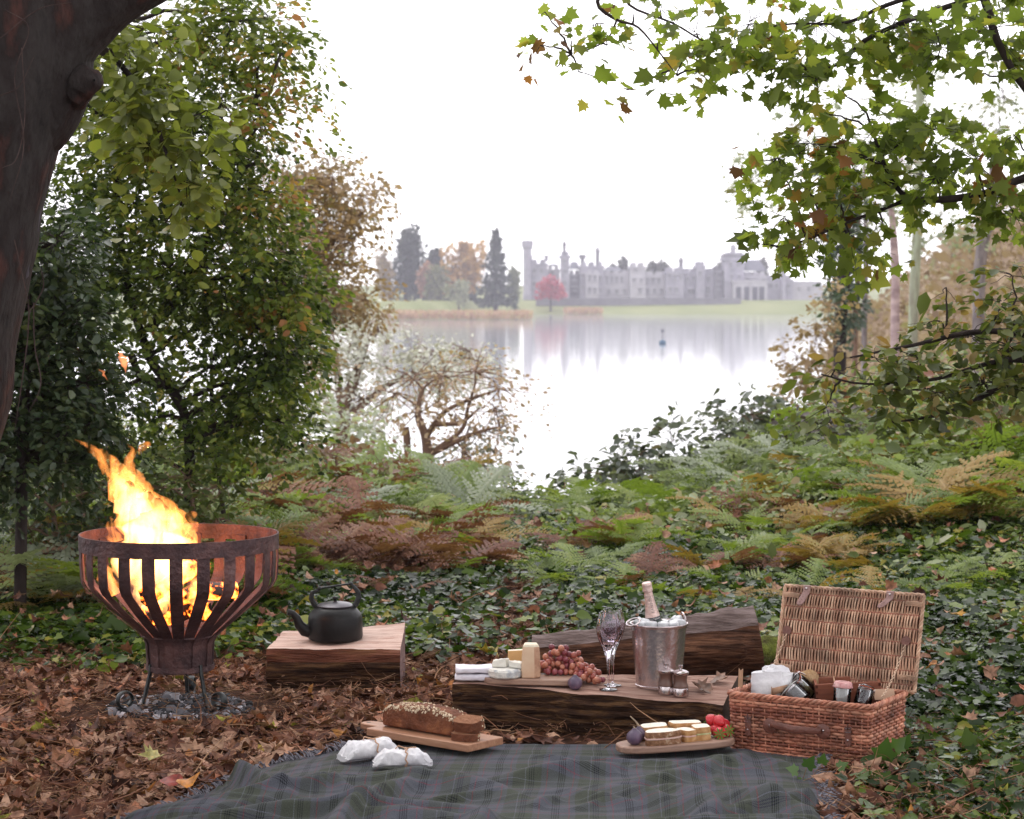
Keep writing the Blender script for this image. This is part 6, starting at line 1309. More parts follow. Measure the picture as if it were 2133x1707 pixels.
for j in range(rows):
    z = .010 + j * (HH - .020) / (rows - 1); n = NS * nper; P_, N_ = [], []
    for i in range(n):
        s = PL * i / n; ph = math.pi * i / nper + math.pi * j; (x, y), nn = perim(s, .0034 * math.cos(ph), z); P_.append((x, y, z + .0009 * math.sin(s * 31 + j * 2.1))); N_.append((*nn, 0))
    P_, N_ = np.array(P_), np.array(N_); r = .0056 * (1 + .12 * np.sin(np.arange(n) * .05 + j))
    an = np.arange(sides) * 2 * np.pi / sides
    VV_ = P_[:, None] + r[:, None, None] * (N_[:, None] * np.cos(an)[None, :, None] * .75 + np.array([0, 0, 1.0])[None, None] * np.sin(an)[None, :, None])
    i_ = np.arange(n)[:, None]; k_ = np.arange(sides)[None]; FF = np.stack([i_ * sides + k_, ((i_ + 1) % n) * sides + k_, ((i_ + 1) % n) * sides + (k_ + 1) % sides, i_ * sides + (k_ + 1) % sides], -1).reshape(-1, 4)
    seg = np.clip(.45 + .25 * rng.normal(0, 1) + .35 * fbm(np.arange(n) * .03, np.full(n, j * 3.3), 601, 3), 0, 1); parts.append((VV_.reshape(-1, 3), FF, np.repeat(seg, sides)))
mesh_obj('weave', merge(parts), M_w1, ham, True)
st = MB()
for i in range(NS):
    (x, y), nn = perim(PL * (i + .0) / NS, 0, 0); (x2, y2), _ = perim(PL * i / NS, 0, HH); st.rv = random.random(); st.tube([(x, y, 0), (x2, y2, HH)], .003, 5, cap=False)
st.build('stake', M_w1, ham)['kind'] = 'stuff'
for nm, zz, rr, mm in (('rim', HH + .003, .0062, M_w1), ('foot_rim', .006, .0052, M_w1)):
    rp = MB()
    for q in range(3):
        pts = []
        for i in range(420):
            s = PL * i / 420; ph = i * .42 + q * 2.094; (x, y), nn = perim(s, .0055 * math.cos(ph) + (.003 if nm == 'rim' else .006), zz); pts.append((x, y, zz + .0055 * math.sin(ph)))
        rp.rv = .4 + .2 * q; rp.tube(pts, rr * .8, 6, closed=True)
    rp.build(nm, mm, ham)
mb = MB(); g = .012
mb.add([(g, g, .004), (HW - g, g, .004), (HW - g, HD - g, .004), (g, HD - g, .004), (g - .004, g - .004, HH - .012), (HW - g + .004, g - .004, HH - .012), (HW - g + .004, HD - g + .004, HH - .012), (g - .004, HD - g + .004, HH - .012), (g, g, .115), (HW - g, g, .115), (HW - g, HD - g, .115), (g, HD - g, .115)],
       [(0, 1, 5, 4), (1, 2, 6, 5), (2, 3, 7, 6), (3, 0, 4, 7), (8, 9, 10, 11), (0, 3, 2, 1)]); mb.build('light_block', M_backing, ham, smooth=False)  # dark box and bed added to stop light coming through the weave
# lid
LV = .335; lean = R(14)
LM = T(.012, HD + .014, HH + .006, -lean)          # local lid: x along width, z up the lid, y towards back
lid = bpy.data.objects.new('lid', None); link(lid, ham); lid.matrix_local = LM; LWid = HW + .022
def lid_mesh(name, mb, m, **k): return mb.build(name, m, lid, **k)
A, parts = None, []; NSd = 92; bands = 7
for i in range(NSd):
    x = .012 + (LWid - .024) * i / (NSd - 1); n = bands * 6; P_ = []
    for k in range(n + 1):
        v = LV * k / n; P_.append((x + .0012 * math.sin(v * 40 + i * .9) + .004 * math.sin(v * 19 + 1) , -.0052 * math.cos(math.pi * k / 6 + math.pi * (i % 2)) , v))
    V_, F_, _ = polyline(P_, [.0030] * (n + 1), 5, 1); parts.append((V_, F_, np.full(len(F_), np.clip(.55 + .22 * rng.normal(), 0, 1))))
mesh_obj('weave', merge(parts), M_w2, lid, True)
mb = MB()
for k in range(bands + 1):
    v = min(LV, max(0, LV * (k + .5) / bands)); mb.rv = .2; mb.tube([(.005, 0, v), (LWid - .005, 0, v)], .0035, 6)
lid_mesh('stake', mb, M_w1)
mb = MB()
for q in range(3):
    for (a, b) in (((0, 0), (LWid, 0)), ((LWid, 0), (LWid, LV)), ((LWid, LV), (0, LV)), ((0, LV), (0, 0))):
        pts = []
        for i in range(61):
            t = i / 60; ph = i * .8 + q * 2.094; x, z = a[0] + (b[0] - a[0]) * t, a[1] + (b[1] - a[1]) * t; dx = .0035 * math.cos(ph); pts.append((x + (dx if a[0] == b[0] else 0), .0035 * math.sin(ph), z + (dx if a[1] == b[1] else 0)))
        mb.rv = .5 + .2 * q; mb.tube(pts, .0040, 6)
lid_mesh('rim', mb, M_w2)
mb = MB(); mb.box((LWid / 2, .009, LV / 2), (LWid - .01, .002, LV - .01)); lid_mesh('backing_sheet', mb, M_backing)  # dark sheet added behind the lid weave so no light shows through
for x, tx, ln in ((.088, -.33, .074), (.402, -.72, .062)):
    mb = MB(); w = .0135
    def f(u, v):
        s = u * (ln + .02); 
        if s < .02: z, y, xs = LV + .004 - 0 * s, -.009 + .0 - (.02 - s) * -.6, 0
        d = s - .02; xs = max(0, d - .025) * tx * 1.25; z = LV + .005 - max(0, d); y = -.011 - .25 * max(0, d - .025) * (1 - d * 3) if d > 0 else -.009 + (-d) * .9
        ww = w * (1 if u < .86 else math.sqrt(max(.02, 1 - ((u - .86) / .14) ** 2))); return (x + xs + (v - .5) * 2 * ww, y - .0, z + (0 if d > 0 else .001))
    mb.grid(f, 22, 4); s_ = mb.build('strap', M_strap, lid); so_ = s_.modifiers.new('thick', 'SOLIDIFY'); so_.thickness = .002
    mb = MB(); mb.ball((x, -.0145, LV - .006), (.0042, .002, .0042), 10, 6)
    mb.build('rivet', M_steel, s_)
    mb = MB()
    for k in range(3): dd = .042 + k * .010; mb.lathe([(.0012, 0), (0, 0.0001)], 8, T(x + (dd - .025) * tx * 1.25, -.0135 - .25 * (dd - .025) * (1 - dd * 3) - .0016, LV + .005 - dd, R(90)))
    mb.build('strap_hole', M_kettle, s_)
for k, (x, z) in enumerate(((.030, .175), (LWid - .045, .172))):
    mb = MB(); mb.lathe([(0, 0), (.0165, 0), (.0175, .002), (.0165, .004), (0, .0045)], 22, T(x, -.008, z, R(90))); mb.build('leather_disc', M_leather, lid)
    # chain from the disc down to the basket side
    a = LM @ Vector((x, -.013, z - .012)); b = Vector((.018 if k == 0 else HW - .03, HD * .62, HH + .004)); mb = MB(); N_ = 26
    for i in range(N_):
        t = (i + .5) / N_; p = a.lerp(b, t) - Vector((0, 0, .018 * 4 * t * (1 - t))); d = (b - a).normalized(); e = d.orthogonal().normalized(); e2 = d.cross(e); e = e if i % 2 else e2
        mb.tube([tuple(p + d * .0058 * math.cos(q * .785) + e * .0034 * math.sin(q * .785)) for q in range(8)], .0011, 5, closed=True)
    mb.build('chain', mat('brass_chain', (.62, .45, .32), (.5, .36, .26), rough=.35, metal=.7), ham)
for cxl in (.03, LWid - .03):
    for cz_ in (.04, LV - .04):
        mb = MB()
        for k in range(4): mb.rv = .6 + .1 * k; mb.tube([(cxl - .03, -.008, cz_ + k * .0045), (cxl, -.010, cz_ + k * .0045 + .001), (cxl + .03, -.008, cz_ + k * .0045 - .001)], .0022, 5)
        mb.build('binding', M_w2, lid)
# front handle and clasps
zc = .105
for x in (.150, .345):
    mb = MB(); mb.lathe([(0, 0), (.025, 0), (.026, .003), (.022, .0055), (0, .006)], 26, T(x, -.011, zc, R(90))); hd_ = mb.build('handle_disc', M_leather, ham)
mb = MB(); mb.tube([(.155, -.020, zc + .006), (.18, -.030, zc + .008), (.25, -.034, zc), (.315, -.030, zc - .008 + .01), (.34, -.020, zc + .002)], [.008, .010, .0115, .010, .008], 10, flat=(1.2, .55)); mb.build('handle', M_leather, ham)
for x in (.152, .176, .325, .348):
    mb = MB(); mb.ball((x, -.019, zc + .004), (.0035, .002, .0035), 8, 6); mb.build('rivet', M_steel, hd_)
for x in (.068, .435):
    mb = MB(); mb.box((x, -.012, .098), (.022, .004, .066)); c_ = mb.build('clasp', M_leather, ham, bevel=.0015)
    mb = MB(); mb.tube([(x - .011, -.016, .125), (x + .011, -.016, .125), (x + .011, -.016, .112), (x - .011, -.016, .112)], .0016, 6, closed=True); mb.tube([(x, -.016, .118), (x, -.019, .140)], .0018, 6); mb.ball((x, -.016, .085), (.003, .002, .003), 8, 5); mb.build('buckle', M_steel, c_)

# ------------------------------------------------------------------ hamper contents
HMt = Matrix.Translation(HB) @ Matrix.Rotation(HR, 4, 'Z')
def inham(px, py, Y): return Vector(P(px, py - 12, Y - .07)) + Vector((0, 0, .012))
def jar(label, loc, rot, r, h, cont, lidc, seal, name='jar', cloth=None, fill=.8):
    th = thing(name, label, 'jar', loc); th.rotation_euler = rot
    mb = MB(); mb.lathe([(0, 0), (r * .9, 0), (r, r * .12), (r, h * .74), (r * .86, h * .84), (r * .86, h * .88), (r * .80, h * .88), (r * .80, h * .83), (r * .94, h * .73), (r * .94, r * .16), (0, r * .14)], 28); mb.build('glass', M_jar, th)
    mb = MB(); mb.lathe([(0, r * .16), (r * .9, r * .18), (r * .9, h * fill * .9), (0, h * fill * .9)], 24); mb.build('contents', cont, th)
    mb = MB(); mb.lathe([(r * .9, h * .885), (r * .92, h * .9), (r * .92, h * .915), (r * .9, h * .92), (r * .9, h * .885)], 26); mb.build('seal', seal, th)
    mb = MB(); mb.lathe([(0, h * .922), (r * .9, h * .922), (r * .93, h * .94), (r * .85, h * .985), (r * .4, h), (0, h)], 28); mb.build('lid', lidc, th)
    mb = MB(); mb.tube([(r * 1.0, -.006, h * .80), (r * 1.08, -.006, h * .95), (r * .5, -.004, h * 1.02), (-r * .5, -.004, h * 1.02), (-r * 1.05, 0, h * .92), (-r * 1.03, 0, h * .78)], .0012, 5); mb.tube([(r * 1.02, .008, h * .92), (r * 1.22, .004, h * .7), (r * 1.2, -.004, h * .6), (r * 1.04, -.008, h * .86)], .0014, 5, closed=True); mb.tube([(r * .9 * math.cos(k * .4), r * .9 * math.sin(k * .4), h * .82) for k in range(16)], .0012, 5, closed=True); mb.build('clamp', M_steel, th)
    if cloth:
        mb = MB(); mb.lathe([(0, h * 1.01), (r * .9, h * 1.005), (r * .98, h * .96), (r * 1.0, h * .86), (r * 1.12, h * .76)], 40, fn=lambda a, z: 1 + .05 * math.sin(9 * a) * (z < h * .9)); c = mb.build('cloth_cover', cloth, th); c.modifiers.new('thick', 'SOLIDIFY').thickness = .001
M_seal = mat('orange_seal', (.58, .12, .05), (.5, .09, .04), rough=.5); M_wh = mat('cream_contents', (.80, .78, .74), (.74, .71, .66), rough=.6); M_jam = mat('dark_jam', (.03, .012, .02), (.05, .02, .03), rough=.25); M_ol = mat('green_olives', (.22, .20, .06), (.10, .09, .03), rough=.4, scale=60); M_sw = mat('red_sweets', (.55, .10, .09), (.66, .22, .17), rough=.4, scale=50, bump=.6); M_pk = mat('pink_cloth', (.55, .25, .25), (.70, .45, .43), rough=.9, scale=60)
jar('little jar of white cream with a pink cloth cover in the hamper', inham(1753, 1477, 7.86) + Vector((0, 0, -.012)), (0, R(4), R(10)), .030, .072, M_wh, M_glass, M_seal, cloth=M_pk)
jar('dark jam jar with an orange seal tilted in the hamper corner', inham(1795, 1482, 7.85) + Vector((0, 0, -.01)), (R(-6), R(22), R(25)), .030, .068, M_jam, M_jar, M_seal)
jar('glass jar of green olives beside the paper bag', inham(1686, 1464, 8.0), (R(4), R(-52), R(20)), .034, .09, M_ol, M_glass, M_seal)
jar('clear clamp jar lying at the front left of the hamper', inham(1672, 1484, 7.93), (R(0), R(-50), R(-25)), .044, .075, mat('grey_contents', (.32, .30, .30), (.22, .20, .2), rough=.5), M_glass, M_wh)
jar('large jar of red sweets leaning at the back of the hamper', inham(1800, 1452, 8.07), (R(6), R(14), R(30)), .062, .125, M_sw, M_glass, M_wh, fill=.95)
# paper bag
bp_ = inham(1608, 1462, 7.99); bg = thing('paper_bag', 'crumpled white paper bag with a kraft tag in the left end of the hamper', 'bag', (bp_.x, bp_.y, .115), R(-12))
def bagf(u, v):
    a = u * 2 * math.pi; c, s = math.cos(a), math.sin(a); w, d = .071, .042; k = fbm(np.array([abs(u - .5) * 9]), np.array([v * 6]), 611, 3)[0]; pin = 1 - .35 * max(0, v - .75) / .25
    return (w * math.copysign(abs(c) ** .55, c) * (1 + .14 * k), d * math.copysign(abs(s) ** .55, s) * (1 + .2 * k) * pin, .145 * v * (1 + .07 * c * v - .12 * (c > .3) * v + .05 * k))
mb = MB(); mb.grid(bagf, 48, 22); n = 49; mb.f += [tuple(22 * n + k for k in range(48))]; mb.m += [0]; mb.r += [.5]; mb.build('paper', M_paper, bg, ang=30)
mb = MB(); mb.ball((.012, .016, .142), (.045, .024, .02), 14, 8, fn=lambda d: 1 + .25 * math.sin(d[0] * 6 + d[1] * 9)); mb.build('folded_top', M_paper, bg, ang=30)
mb = MB(); mb.add([(.0, -.049, .066), (.068, -.052, .088), (.060, -.052, .098), (.070, -.052, .110), (.004, -.049, .092)], [(0, 1, 2, 3, 4)]); o = mb.build('tag', mat('kraft', (.46, .28, .18), (.40, .24, .15), rough=.8), bg); o.modifiers.new('thick', 'SOLIDIFY').thickness = .001
mb = MB()
for sx in (-1, 1): mb.tube([(0, -.050, .058), (sx * .016, -.056, .066), (sx * .024, -.056, .054), (sx * .010, -.054, .046), (0, -.050, .056)], .002, 5)
mb.tube([(.002, -.05, .06), (.004, -.052, .098)], .0018, 5); mb.build('string_bow', M_string, bg)
# wooden box
bx_ = inham(1766, 1470, 7.99); wb_ = thing('wooden_box', 'small reddish dovetailed wooden box tied with string inside the hamper', 'box', (bx_.x, bx_.y, .125), R(-4)); wb_.rotation_euler = (R(4), R(-3), R(-3))
M_boxw = mat('box_wood', [(.3, (.16, .045, .025)), (.6, (.26, .085, .045)), (.8, (.18, .055, .03))], rough=.5, scale=6, stretch=(1, 6, 9), detail=8)
mb = MB(); w, d, h, t = .225, .10, .105, .009
mb.box((0, -d / 2 + t / 2, h / 2), (w, t, h)); mb.box((0, d / 2 - t / 2, h / 2), (w, t, h)); mb.box((-w / 2 + t / 2, 0, h / 2), (t, d - 2 * t, h)); mb.box((w / 2 - t / 2, 0, h / 2), (t, d - 2 * t, h)); mb.box((0, 0, .004), (w - 2 * t, d - 2 * t, .006)); mb.build('case', M_boxw, wb_, bevel=.0012)
mb = MB()
for sx in (-1, 1):
    for k in range(5): mb.box((sx * (w / 2 - .0045), -d / 2 - .0002, .012 + k * .021), (.0085, .002, .010))
mb.build('dovetail', mat('joint_wood', (.07, .02, .012), (.1, .03, .02), rough=.6), wb_)
mb = MB(); mb.tube([(-.04, -d / 2 - .003, .0), (-.043, -d / 2 - .003, .06), (-.045, -d / 2 - .003, h + .002), (-.043, 0, h + .004), (-.04, d / 2, h)], .0028, 6); mb.tube([(-.04, -d / 2 - .004, .012), (-.055, -d / 2 - .012, .024), (-.068, -d / 2 - .010, .03)], [.002, .002, .005], 6); mb.build('string', M_string, wb_)
bk = inham(1718, 1440, 8.1); b2 = thing('wooden_tray', 'dark open wooden tray at the back of the hamper behind the olive jar', 'box', (bk.x, bk.y, .135), R(-2))
mb = MB(); w, d, h = .20, .06, .105
mb.box((0, d / 2, h / 2), (w, .008, h)); mb.box((-w / 2 + .004, 0, h / 2), (.008, d - .009, h)); mb.box((w / 2 - .004, 0, h / 2), (.008, d - .009, h)); mb.box((0, 0, h - .004), (w - .018, d - .02, .006)); mb.build('case', M_boxw, b2, bevel=.0012)
rl = inham(1684, 1436, 8.04); mb = MB(); mb.ball((0, 0, 0), (.038, .03, .036), 20, 12, fn=lambda d: 1 + .05 * math.sin(d[0] * 5 + d[2] * 7)); o = mb.build('bread_roll', mat('jute_roll', (.36, .22, .11), (.46, .31, .18), rough=.85, scale=40, bump=.5)); o.location = rl; tag(o, 'round tan bread roll showing behind the olive jar in the hamper', 'bread')
kc = inham(1842, 1466, 7.9); mb = MB(); mb.box((0, 0, 0), (.075, .0015, .04)); o = mb.build('kraft_card', mat('kraft_card', (.50, .33, .23), (.44, .28, .19), rough=.85)); o.location = (kc.x, kc.y, kc.z); o.rotation_euler = (R(-35), 0, R(10)); tag(o, 'plain kraft card beside the jam jar in the hamper corner', 'card')
sk = inham(1543, 1432, 7.98); mb = MB(); mb.add([(-.008, 0, -.05), (.008, 0, -.05), (.008, .003, -.05), (-.008, .003, -.05), (-.008, 0, .035), (.008, 0, .032), (.008, .003, .032), (-.008, .003, .035), (0, .0015, .026)], [(3, 2, 1, 0), (0, 1, 5, 8, 4), (2, 3, 7, 8, 6), (1, 2, 6, 5), (3, 0, 4, 7), (4, 8, 7), (5, 6, 8)]); o = mb.build('wooden_fork', mat('pale_ply', (.46, .28, .18), (.40, .24, .15), rough=.7)); o.location = sk; o.rotation_euler = (0, R(2), R(20)); tag(o, 'flat wooden fork handle sticking up at the left end of the hamper', 'fork')

# ------------------------------------------------------------------ single leaves and sticks that stand out
LV_ = [lambda q: q]
def bigleaf(label, px, py, size, stops, z=None, log=False, tpl=0, cat='leaf', rz=None):
    p = on_log(px, py) if log else Vector(G(px, py, .05)); n = 1
    m = leafmat('lone_leaf', stops, trans=.15, noise=50, tcol=.7); a = random.random() * 6.28 if rz is None else rz
    VFR = place(LT[tpl], np.array([[0, 0, .012]]), np.array([[math.cos(a), math.sin(a), .1]]), np.array([[.1, -.5, 1]]), [size], np.array([.5]))
    o = mesh_obj('fallen_leaf', VFR, m, smooth=True); o.location = p; tag(o, label, cat)
BR = [(0, (.12, .06, .04)), (1, (.2, .1, .06))]
bigleaf('curled brown leaf lying on the table log right of the mills', 1462, 1442, .075, BR, log=True, tpl=1); bigleaf('dry brown leaf at the back right corner of the table log', 1500, 1424, .07, [(0, (.2, .1, .06)), (1, (.26, .13, .08))], log=True, tpl=2)
bigleaf('orange leaf on the forest floor left of the blanket', 385, 1640, .07, [(0, (.55, .22, .02)), (1, (.5, .18, .03))], tpl=5); bigleaf('deep red leaf beside the orange leaf near the blanket', 352, 1637, .075, [(0, (.25, .03, .02)), (1, (.3, .05, .03))], tpl=4)
bigleaf('yellow leaf on the ground behind the cheese board', 1015, 1365, .09, [(0, (.45, .36, .05)), (1, (.4, .3, .04))], tpl=3); bigleaf('greenish yellow leaf on the litter in front of the fire basket', 315, 1580, .075, [(0, (.30, .33, .06)), (1, (.3, .2, .08))], tpl=0)
bigleaf('pale grey leaf stuck on the bark log beside the wine glasses', 1250, 1362, .075, [(0, (.42, .33, .32)), (1, (.36, .28, .26))], tpl=2)
# large ivy sprig in front of the hamper
M_ivy2 = leafmat('bright_ivy', [(0, (.035, .08, .015)), (1, (.08, .15, .03))], rough=.3, trans=.25)
def sprig(label, spec, Y):
    th = thing('ivy_sprig', label, 'ivy'); pos, hd, nm, sz = [], [], [], []; st = MB(); b = P(spec[0][0], 1640, Y); th.location = tuple(b)
    for px, py, s, a in spec:
        p = P(px, py, Y); pos.append(p); hd.append([math.cos(R(a)), -.2, math.sin(R(a))]); nm.append([random.gauss(0, .25), -1, .75]); sz.append(s); st.tube([tuple(Vector(p) - Vector(b)), tuple((Vector(p) - Vector(b)) * .5 + Vector((0, .01, -.02))), (0, 0, -.03)], [.0012, .0016, .002], 5)
    mesh_obj('leaves', place(IVY, np.array(pos), np.array(hd), np.array(nm), np.array(sz), rng.random(len(pos))), M_ivy2, th, True, b); st.build('stem', M_bark_tan, th)
sprig('large glossy ivy sprig standing in front of the hamper corner', [(1838, 1585, .085, 80), (1862, 1562, .06, 50), (1820, 1600, .055, 140), (1870, 1592, .055, 20), (1852, 1606, .05, 100), (1880, 1555, .05, 60)], 7.45)
sprig('bright green ivy sprig at the blanket edge below the hamper', [(1662, 1608, .045, 160), (1680, 1600, .05, 60), (1672, 1622, .04, 250), (1712, 1592, .04, 80), (1745, 1600, .04, 30)], 7.30)
# ------------------------------------------------------------------ castle across the lake
YC = 660.0; KC = ppm(YC)
def cx(px): return (px - CX) * KC
def cz(py): return H - (py - HOR) * KC
def stonemat(name, a, b):
    return mat(name, a, b, rough=.9, scale=.35, detail=8, bump=.3, bscale=1.5)
M_stone = stonemat('castle_stone', (.38, .36, .42), (.25, .24, .285)); M_stone2 = stonemat('pale_stone', (.46, .445, .48), (.35, .335, .37)); M_stone3 = stonemat('grey_stone', (.22, .21, .235), (.15, .14, .165))
M_slate = mat('slate', (.10, .10, .13), (.15, .15, .18), rough=.6, scale=1); M_win = mat('dark_window', (.035, .035, .05), (.06, .06, .08), rough=.15, scale=.5)
GZ = cz(628)
castle = thing('castle', 'large grey battlemented castle on the far side of the lake', 'castle', (cx(1370), YC + 10, GZ))
OFF = Vector((cx(1370), YC + 10, GZ))
def cbuild(mb, name, m, parent=castle):
    mb.v = [tuple(Vector(v) - OFF) for v in mb.v]; return mb.build(name, m, parent, smooth=False)
def block(name, x0, x1, yt, dep=14, dy=0, m=None, cren=1.1, crw=1.3, step=.5, wins=(), band=True):
    """battlemented block; x in photo px, yt = parapet top"""
    m = m or M_stone; X0, X1, Z = cx(x0), cx(x1), cz(yt); Y0 = YC + dy; w = X1 - X0
    mb = MB(); h = Z - cren - GZ + 1.5
    mb.box(((X0 + X1) / 2, Y0 + dep / 2, GZ - 1.5 + h / 2), (w, dep, h))
    o = cbuild(mb, name, m)
    mb = MB(); 
    if band: mb.box(((X0 + X1) / 2, Y0 + dep / 2 - .003, Z - cren - .35), (w + step, dep + step, .7)); 
    n = max(2, int(w / crw / 1.6)); pt = w / n
    for i in range(n):
        for yy in (Y0, Y0 + dep): mb.box((X0 + pt * (i + .5), yy + (.25 if yy == Y0 else -.25), Z - cren / 2 + .01), (pt * .58, .6, cren))
    b = cbuild(mb, 'battlement', m, o); b.location = (0, 0, 0)
    for (wx, wy, ww, wh) in wins: window(wx, wy, ww, wh, Y0)
    return o
def window(wx, wy, ww, wh, Y0):
    a = MB(); a.box((cx(wx), Y0 - .05, cz(wy)), (ww * KC, .25, wh * KC)); o = cbuild(a, 'window', M_win)
    b = MB(); b.box((cx(wx), Y0 - .2, cz(wy)), (.16, .2, wh * KC)); b.box((cx(wx), Y0 - .23, cz(wy + wh * .08)), (ww * KC, .2, .16)); b.box((cx(wx), Y0 - .15, cz(wy - wh / 2) + .15), (ww * KC + .6, .5, .3)); b.box((cx(wx), Y0 - .15, cz(wy + wh / 2) - .12), (ww * KC + .5, .5, .24)); cbuild(b, 'frame', M_stone2, o)
def roundtower(x0, x1, yt, yflare, fl, m, dep_y=0, cap=True):
    r = (cx(x1) - cx(x0)) / 2; c = (cx((x0 + x1) / 2), YC + dep_y + r); mb = MB(); zt, zf = cz(yt), cz(yflare)
    mb.lathe([(r * 1.12, GZ - 1.5), (r * 1.12, GZ + 2), (r, GZ + 2.6), (r, zf), (r + fl, zf + .9), (r + fl, zt - 1.0), (r + fl - .5, zt - 1.0), (r + fl - .5, zt - 1.6), (0, zt - 1.6)], 20, T(*c, 0))
    o = cbuild(mb, 'tower', m); mb = MB()
    for k in range(9):
        a = k * 2 * math.pi / 9 + .2; mb.box((0, 0, 0), (.5, (r + fl) * .42, 1.1), T(c[0] + (r + fl - .26) * math.cos(a), c[1] + (r + fl - .26) * math.sin(a), zt - .45, 0, 0, a))
    cbuild(mb, 'battlement', m, o); return c, r, zt
def chimney(x0, x1, yt, yb, dy=5, pots=2, m=None):
    mb = MB(); X0, X1 = cx(x0), cx(x1); zt, zb = cz(yt), cz(yb) - 1.5
    mb.box(((X0 + X1) / 2, YC + dy, (zt + zb) / 2), (X1 - X0, 1.3, zt - zb)); mb.box(((X0 + X1) / 2, YC + dy, zt - .2), (X1 - X0 + .4, 1.7, .4))
    for i in range(pots): mb.lathe([(.24, zt), (.2, zt + .7), (.24, zt + .8), (.1, zt + .8)], 8, T(X0 + (X1 - X0) * (i + .5) / pots, YC + dy, 0))
    cbuild(mb, 'chimney', m or M_stone3)
def gable(x0, x1, yt, yb, dy, dep=10):
    X0, X1 = cx(x0), cx(x1); mb = MB(); zt, zb = cz(yt), cz(yb); i = (X1 - X0) * .22
    mb.add([(X0, YC + dy, zb), (X1, YC + dy, zb), (X1, YC + dy + dep, zb), (X0, YC + dy + dep, zb), (X0 + i, YC + dy + dep / 2, zt), (X1 - i, YC + dy + dep / 2, zt)], [(0, 1, 5, 4), (1, 2, 5), (2, 3, 4, 5), (3, 0, 4), (0, 3, 2, 1)]); cbuild(mb, 'roof', M_slate)
roundtower(1090, 1107, 503.0, 521, .42, M_stone, 0)
mb = MB(); mb.lathe([(.9, cz(508)), (.9, cz(504)), (.2, cz(501)), (0, cz(500.5))], 10, T(cx(1098.5), YC + 1.2, 0)); cbuild(mb, 'cap_house', M_stone)
block('wall', 1104, 1140.5, 541, 12, 2, M_stone, wins=[(1113, 565, 5, 9), (1128, 565, 5, 9), (1113, 592, 5, 9), (1131, 592, 5, 9)])
block('wall', 1140.6, 1166.5, 553, 9, 4.5, M_stone2, wins=[(1150, 570, 6, 9), (1159, 590, 6, 10), (1147, 600, 6, 10)]); gable(1143, 1165, 549.5, 554.5, 6.5, 7)
mb = MB()
for a in (1105, 1138): mb.lathe([(.55, cz(545)), (.5, cz(536)), (.75, cz(535)), (.7, cz(533)), (0, cz(531.5))], 8, T(cx(a), YC + 2.5, 0))
cbuild(mb, 'pinnacle', M_stone)
block('tower', 1167.5, 1186, 525, 3.0, .6, M_stone, step=.9, wins=[(1176, 566, 4, 8), (1176, 590, 4, 9), (1176, 545, 3, 7)]); chimney(1172.5, 1178.5, 510, 527, 2.1, 2)
block('wall', 1187, 1208.4, 563, 9, 5, M_stone3, wins=[(1197, 578, 8, 9), (1197, 602, 10, 7)]); gable(1186.5, 1209, 545, 560.5, 6, 8)
block('wall', 1208.5, 1258, 546, 13, 2.5, M_stone, wins=[(1214, 575, 3, 8), (1252, 580, 4, 9), (1252, 606, 4, 9), (1214, 600, 3, 8)])
roundtower(1210, 1218, 531.5, 538, .45, M_stone3, 4); chimney(1242, 1250, 521, 546, 6, 2)
block('bay_window', 1220, 1247, 563, 3, .4, M_stone2, cren=.8, wins=[(1228, 580, 5, 12), (1239, 580, 5, 12), (1228, 606, 5, 12), (1239, 606, 5, 12)])
block('wall', 1258.1, 1313, 563, 10, 6, M_stone2, cren=.7, wins=[(1266, 583, 4, 12), (1276, 583, 4, 12), (1286, 583, 4, 12), (1297, 583, 4, 12), (1270, 608, 5, 9), (1286, 608, 5, 9), (1302, 608, 5, 9)]); gable(1259, 1300, 555, 564, 9, 8)
block('tower', 1313.4, 1345, 547, 11, 3, M_stone2, wins=[(1325, 562, 6, 7), (1336, 585, 5, 9), (1322, 585, 5, 9), (1334, 606, 6, 10)])
block('wall', 1345.2, 1388, 566, 10, 6.5, M_stone2, cren=.8, wins=[(1352, 585, 5, 10), (1363, 585, 5, 10), (1375, 585, 5, 10), (1352, 607, 5, 10), (1366, 607, 5, 10), (1380, 607, 5, 10)])
block('tower', 1388.3, 1426, 557, 12, 4, M_stone, wins=[(1396, 575, 5, 8), (1408, 578, 5, 9), (1419, 578, 4, 9), (1397, 604, 5, 10), (1411, 604, 5, 10)]); chimney(1418, 1426, 541, 558, 8, 2)
block('wall', 1426.2, 1492, 559, 11, 7, M_stone, wins=[(1443, 607, 12, 9), (1464, 607, 11, 9), (1479, 604, 6, 13), (1435, 582, 5, 8), (1449, 580, 5, 9), (1480, 582, 5, 11)])
block('gatehouse', 1453, 1471, 545, 9, 5.2, M_stone, wins=[(1461, 570, 6, 10)])
block('wall', 1492.2, 1508.6, 555, 11, 5, M_stone3, wins=[(1500, 574, 6, 11), (1500, 598, 5, 9)])
block('tower', 1510, 1550.5, 526.5, 12, 1.0, M_stone, cren=1.5, crw=1.6, step=1.0, wins=[(1522, 552, 5, 9), (1538, 552, 5, 9), (1524, 578, 5, 9), (1540, 578, 5, 9)])
mb = MB(); mb.box((cx(1530), YC + 7, cz(534)), (cx(1551.5) - cx(1509), 12.8, 1.2)); cbuild(mb, 'string_course', M_stone3); chimney(1525, 1535, 515, 530, 6, 3, M_stone2)
mb = MB(); mb.tube([(cx(1513), YC + 3, cz(530)), (cx(1513), YC + 3, cz(513))], .09, 6); cbuild(mb, 'flagpole', M_stone3)
block('wall', 1551, 1598, 566, 12, 3.5, M_stone2, wins=[(1563, 576, 5, 7), (1580, 576, 5, 7), (1592, 585, 4, 9)]); gable(1551, 1600, 541, 564, 5, 11)
